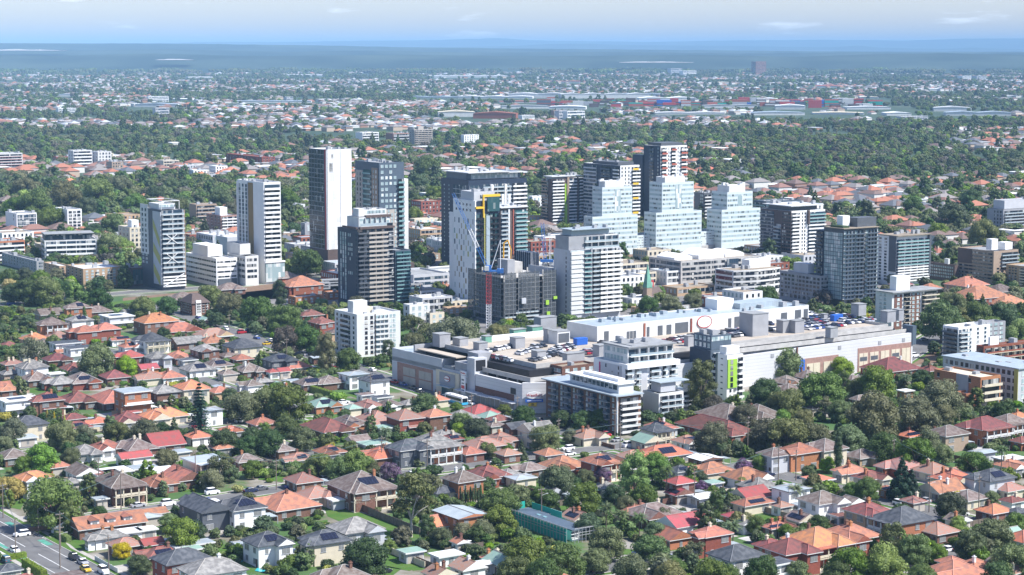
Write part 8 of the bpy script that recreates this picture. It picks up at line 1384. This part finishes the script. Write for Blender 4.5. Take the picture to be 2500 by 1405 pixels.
ROWS = [((1185, 862), (1250, 848), 6), ((1262, 868), (1302, 856), 4), ((1300, 852), (1330, 846), 3), ((1190, 873), (1248, 884), 6), ((1296, 884), (1362, 866), 6), ((1340, 866), (1400, 850), 9), ((1346, 858), (1392, 846), 6), ((1372, 872), (1478, 860), 12), ((1428, 864), (1480, 850), 6), ((1500, 846), (1530, 842), 3), ((1462, 842), (1478, 839), 1), ((1500, 852), (1546, 846), 4), ((1564, 845), (1566, 845), 1), ((1604, 840), (1628, 836), 2), ((1634, 832), (1700, 824), 7), ((1648, 838), (1708, 832), 7), ((1715, 828), (1716, 828), 1), ((1722, 828), (1812, 818), 13), ((1738, 818), (1806, 810), 9), ((1776, 812), (1800, 808), 3), ((1784, 824), (1806, 821), 3), ((1950, 772), (1986, 768), 5), ((1954, 779), (2020, 775), 9), ((1950, 786), (1974, 784), 3), ((1976, 785), (2062, 776), 12), ((1908, 790), (1932, 788), 3), ((1878, 794), (1880, 794), 1), ((1838, 800), (1840, 800), 1), ((1910, 801), (1964, 796), 8), ((1946, 800), (2016, 792), 11), ((1960, 793), (2012, 786), 8), ((2028, 772), (2084, 778), 7), ((1872, 808), (1892, 806), 3), ((1895, 806), (1926, 803), 5), ((1968, 806), (2058, 796), 12), ((2062, 792), (2128, 786), 8), ((2104, 784), (2132, 782), 4), ((2050, 786), (2076, 784), 3)]
rd = random.Random(8); CG = 'cars parked on the rooftop car park'
for (a, c, n) in ROWS:
    for i in range(n):
        t = (i+.5)/n; car(a[0]+(c[0]-a[0])*t+rd.uniform(-.6, .6), a[1]+(c[1]-a[1])*t, rd.choice('wwsskkgnnbrmwgkws'), rd.choice(('car', 'car', 'suv')), R(35.5+90)+(0 if rd.random() < .5 else R(180)), ZD+.012, None, CG, False)
# bus, trains, pedestrians, poles
P = gp(1114, 985, .09); r_ = empty('city_bus', (P[0], P[1], .09), E2a+R(180)); tag(r_, 'long white and light blue bus on the street beside the shopping centre', 'bus')
MB().box(-6, 6, -1.25, 1.25, .35, 3.0).box(-5.8, 5.8, -1.15, 1.15, 3.0, 3.15).build('body', M['white'], r_); MB().box(-6.03, 6.03, -1.28, 1.28, .3, 1.15).build('blue_skirt', mat('bus_blue', (.05, .38, .62), .4), r_); MB().box(-5.4, 5.2, -1.29, 1.29, 1.5, 2.5).box(6, 6.04, -1.1, 1.1, 1.2, 2.7).build('windows', CGL, r_); MB().box(-4, -2.6, -.6, .6, 3.15, 3.4).build('roof_unit', M['lgrey'], r_)
for (x, y) in ((-3.8, -1.15), (-3.8, 1.15), (3.6, -1.15), (3.6, 1.15)): inst('wheel', CK['car'][2], r_, (x, y, .48), 0, (1.45, 1.6, 1.45))
for k_, (x, y, lb) in enumerate(((717, 712, 'silver train with a yellow front, left one below the bronze striped tower'), (784, 702, 'silver train with a yellow front, right one near the large dark tree'))):
    P = gp(x, y); r_ = empty('train', P, R(20)); tag(r_, lb, 'train'); MB().box(0, 20, -1.5, 1.5, .6, 4.2).box(.1, 19.9, -1.3, 1.3, 4.2, 4.4).build('body', M['gsteel'], r_); MB().box(-.15, 0, -1.5, 1.5, .6, 4.2).build('yellow_front', M['yellow'], r_); MB().box(-.2, -.15, -1.1, 1.1, 2.4, 3.7).build('windscreen', CGL, r_); MB().box(1, 19, -1.54, 1.54, 1.6, 2.2).box(1, 19, -1.54, 1.54, 3, 3.6).build('windows', CGL, r_); MB().box(1, 19, -1.2, 1.2, .1, .6).build('bogies', M['black'], r_)
def person(px, py, z, top, lb, ang):
    P = gp(px, py, z); r_ = empty('person', (P[0], P[1], z), ang); tag(r_, lb, 'person'); me = bpy.data.meshes.new('body')
    V = [(0, 0, .95), (0, 0, 1.2), (0, 0, 1.42), (0, 0, 1.5), (.02, 0, 1.62), (0, .18, 1.42), (.05, .24, 1.15), (.12, .24, .92), (0, -.18, 1.42), (-.05, -.24, 1.15), (.02, -.24, .92), (0, .09, .9), (.12, .1, .5), (.05, .1, .06), (.18, .1, .03), (0, -.09, .9), (-.05, -.1, .5), (-.2, -.1, .1), (-.08, -.1, .03), (.03, 0, 1.72)]
    E = [(0, 1), (1, 2), (2, 3), (3, 4), (4, 19), (2, 5), (5, 6), (6, 7), (2, 8), (8, 9), (9, 10), (0, 11), (11, 12), (12, 13), (13, 14), (0, 15), (15, 16), (16, 17), (17, 18)]
    me.from_pydata(V, E, []); o = bpy.data.objects.new('body', me); col.objects.link(o); o.parent = r_; me.materials.append(mat('skin', (.45, .27, .19), .6)); sk = o.modifiers.new('skin', 'SKIN'); rr = [.14, .15, .15, .055, .095, .06, .045, .035, .06, .045, .035, .09, .06, .045, .04, .09, .06, .045, .04, .07]
    for v, q in zip(me.skin_vertices[0].data, rr): v.radius = (q, q)
    me.skin_vertices[0].data[0].use_root = True; o.modifiers.new('sub', 'SUBSURF').levels = 1
    MB().hull([(-.15, -.2, .95), (.15, -.2, .95), (.15, .2, .95), (-.15, .2, .95)], [(-.14, -.24, 1.47), (.14, -.24, 1.47), (.14, .24, 1.47), (-.14, .24, 1.47)]).build('shirt', M[top], r_); MB().hull([(-.12, -.17, .5), (.16, -.17, .5), (.16, .17, .5), (-.12, .17, .5)], [(-.15, -.19, .98), (.15, -.19, .98), (.15, .19, .98), (-.15, .19, .98)]).build('trousers', M['navy'], r_); MB().hull([(-.1, -.09, 1.62), (.06, -.09, 1.66), (.06, .09, 1.66), (-.1, .09, 1.62)], [(-.08, -.06, 1.8), (.05, -.06, 1.81), (.05, .06, 1.81), (-.08, .06, 1.8)]).build('hair', M['black'], r_)
person(1063, 962, .1, 'pinkbrick', 'person in a pink top walking under the shopping centre awning', E2a); person(2247, 868, .1, 'white', 'person in a white shirt on the forecourt beyond the far end of the shopping centre', E1a); person(1132, 842, ZD, 'redp', 'person in a red top by a stair box on the rooftop car park', E1a)
poleM = mat('pole_timber', (.22, .18, .15), .95, noise=.2)
PL = [(94, 1306), (148, 1341), (39, 1364), (147, 1389), (266, 1396), (8, 1266), (242, 1207), (296, 1246), (675, 1197), (1043, 1151), (1151, 1036), (478, 1188), (932, 1137), (1514, 1106), (1695, 1238), (1900, 1176), (1943, 1174), (2181, 1148), (2268, 1252), (1501, 1079), (1263, 1032), (1322, 1276), (2389, 1251), (1825, 1111), (556, 1101), (905, 977), (1364, 1101), (242, 838), (700, 880), (560, 820)]
PG = 'timber power poles along the streets'; PP = []
for i, (x, y) in enumerate(PL):
    P = gp(x, y); r_ = empty('power_pole', P, TH+R(10*(i % 3))); tag(r_, 'tall thin timber power pole on the street verge', 'pole', PG); h = 9.5+(i % 4)*.6; MB().tube((0, 0, 0), (0, 0, h), .17, .12, 7).build('pole', poleM, r_); MB().box(-1.2, 1.2, -.06, .06, h-.9, h-.75).box(-.9, .9, -.06, .06, h-1.9, h-1.78).build('crossarm', poleM, r_); mb = MB()
    for x_ in (-1.1, -.5, .5, 1.1): mb.tube((x_, 0, h-.75), (x_, 0, h-.55), .05, .04, 5)
    mb.build('insulators', M['white2'], r_); PP.append((P[0], P[1], h-.6))
    if i % 3 == 0: MB().tube((0, 0, h-2.5), (1.9, 0, h-2.1), .04, .04, 4).box(1.6, 2.2, -.1, .1, h-2.2, h-2.1).build('street_light', M['lgrey'], r_)
WMAT = mat('power_cable', (.06, .10, .10), .6)
for k_, (a, c) in enumerate(((0, 1), (1, 4), (0, 7), (8, 12), (8, 9), (9, 13), (13, 23), (11, 8), (2, 5), (14, 15), (17, 22))):
    A, C = PP[a], PP[c]; mb = MB()
    for off in (0, .5):
        pr = None
        for s in range(13):
            t = s/12; p = (A[0]+(C[0]-A[0])*t, A[1]+(C[1]-A[1])*t+off, A[2]+(C[2]-A[2])*t-4*.9*t*(1-t))
            if pr: mb.tube(pr, p, .035, .035, 3)
            pr = p
    o = mb.build('power_cable', WMAT); tag(o, 'thin sagging power cable strung between two timber poles', 'cable', 'power cables over the streets')
# ------------------------------------------------------------------ labels that single out each thing
LMK = [('the green lane paint', 60, 1310), ('the yellow round tree', 295, 1337), ('the dormered orange roof', 262, 1265), ('the tall dark pine', 487, 1008), ('the gold cypress row', 140, 1025), ('the white modern house', 44, 966), ('the long green lawn', 900, 1275), ('the big pale gum', 1004, 1212), ('the big solar roof', 882, 1176), ('the green meshed building', 1340, 1290), ('the pencil cypress row', 1150, 1210), ('the bright orange roofed house', 1617, 1100), ('the red metal roofed hall', 1673, 1264), ('the four date palms', 1518, 1260), ('the tall cone tree', 2210, 1175), ('the balconied brick house', 2205, 1256), ('the tall thin palm', 2446, 1108), ('the bus', 1119, 965), ('the corner sign', 1290, 1010), ('the white eight storey flats', 890, 830), ('the lime panel block', 1760, 910), ('the long brown apartments', 1430, 1010), ('the long grey flats', 2400, 950), ('the beige banded tower', 890, 740), ('the railway', 350, 720), ('the peach brick flats', 240, 690), ('the far car park end', 2200, 830), ('the yellow panelled tower', 420, 620), ('the tallest left tower', 800, 560), ('the bronze striped tower', 640, 600), ('the lime finned tower', 1380, 500), ('the stepped glass towers', 1650, 540), ('the charcoal grid tower', 2080, 640), ('the left edge', 0, 480), ('the left edge', 0, 880), ('the right edge', 2500, 500), ('the right edge', 2500, 800), ('the bottom edge', 700, 1400), ('the bottom edge', 1700, 1400), ('the right corner', 2480, 1390), ('the cul de sac', 1500, 1385), ('the orange brick block', 323, 945), ('the beige high rise', 1028, 340), ('the far red brick flats', 640, 395), ('the brown gabled flats', 478, 740)]
ORD = ['', 'second', 'third', 'fourth', 'fifth', 'sixth', 'seventh', 'eighth', 'ninth', 'tenth', 'eleventh', 'twelfth', 'thirteenth', 'fourteenth', 'fifteenth', 'sixteenth', 'seventeenth', 'eighteenth', 'nineteenth', 'twentieth']
def where(px, py):
    n, x, y = min(LMK, key=lambda l: math.hypot(l[1]-px, (l[2]-py)*2.2)); dx, dy = px-x, (py-y)*2.2
    if 'edge' in n or 'right corner' in n: return 'near '+n
    if math.hypot(dx, dy) < 25: return 'beside '+n
    if abs(dx) > abs(dy): return ('right of ' if dx > 0 else 'left of ')+n
    return ('in front of ' if dy > 0 else 'behind ')+n
def relabel(items):
    """items: (object, px, py, look); equal labels are told apart by their order from left to right"""
    by = {}
    for o, px, py, look in items: by.setdefault(look+' '+where(px, py), []).append((px, py, o))
    for lab, L_ in by.items():
        L_.sort(key=lambda q: (q[0], q[1]))
        for i, (_, _, o) in enumerate(L_):
            o['label'] = lab if len(L_) == 1 else lab+', '+('leftmost' if i == 0 else ((ORD[i] if i < 20 else 'number %d' % (i+1))+' from left'))
it = []
for h in HOUSES:
    d = h[7]; st = {1: '', 2: 'two storey ', 3: 'three storey '}[d['st']]; big = 'small ' if h[2]*h[3] < 75 and d['nm'] == 'house' else ''
    look = '%s%s%s with %s %s roof' % (big, st if not big else '', WN_[d['wc']]+' '+d['nm'], RNM[d['rc']], {'f': 'flat', 'h': 'hip', 'l': 'winged', 'g': 'gable', 'G': 'gable'}[d['ty']])
    if 's' in d['fl']: look = look.replace(' roof', ' solar roof')
    o = h[6]; o['category'] = d['nm']; o['group'] = 'suburban houses' if d['nm'] == 'house' else 'backyard sheds and garages'; it.append((o, d['px'], d['py'], look))
relabel(it); it = []
KN = {'palm': 'palm', 'slimpalm': 'palm', 'cypress': 'pencil cypress', 'cone': 'conifer', 'norfolk': 'tiered pine', 'gum': 'open gum tree', 'shrub': 'shrub', 'round': 'round leafy tree', 'tall': 'tall leafy tree'}
for (o, px, py, k, c_, wp, lb, fil) in TR:
    cat = 'palm' if k in ('palm', 'slimpalm') else 'shrub' if k == 'shrub' else 'tree'; o['category'] = cat
    o['group'] = {'palm': 'palms in the gardens', 'shrub': 'garden shrubs', 'tree': 'garden and street trees'}[cat]
    if lb: o['label'] = lb; o['group'] = 'pencil cypress rows'; continue
    if fil and k == 'shrub': o['label'] = 'small rounded %s shrub in a suburban garden' % CT[c_]; o['group'] = '%s garden shrubs' % CT[c_]; continue
    q = proj(o.location[0], o.location[1], 0); it.append((o, px, py, '%s %s %s' % ('large' if not fil and wp > 95 else 'small' if fil or wp < 40 else 'medium', CT[c_], KN[k])))
relabel(it); it = []; it2 = []
for (o, px, py, c_, k, lb, grp) in CARS:
    o['category'] = 'van' if k == 'van' else 'car'; nm = {'car': 'car', 'suv': 'tall car', 'van': 'van'}[k]
    if grp: o['group'] = grp; o['label'] = '%s %s parked in a bay on the rooftop car park' % (CNM[c_], nm); o['group'] = '%s %ss on the rooftop car park' % (CNM[c_], nm)
    else: it.append((o, px, py, '%s %s' % (CNM[c_], nm)))
relabel(it)
for (o, x, y) in SHOPS: o['group'] = 'low shops and offices between the towers'
relabel([(o, x, y, o['label']) for (o, x, y) in SHOPS])
it = []
for o in WORDER:
    q = proj(o.location[0], o.location[1], 0); it.append((q[0], o))
by = {}
for x, o in it: by.setdefault(o['label'], []).append((x, o))
for lab, L_ in by.items():
    L_.sort(key=lambda q: q[0])
    for i, (x, o) in enumerate(L_): o['label'] = lab if len(L_) == 1 else lab+', '+('leftmost' if i == 0 else (ORD[i] if i < 20 else 'number %d' % (i+1))+' from left')
for o in list(col.objects):
    if o.parent is None and 'label' in o and len(o['label'].split()) > 16:
        o['label'] = ' '.join(o['label'].split()[:16]).rstrip(',')
far_houses(); far_trees(); undergrowth()
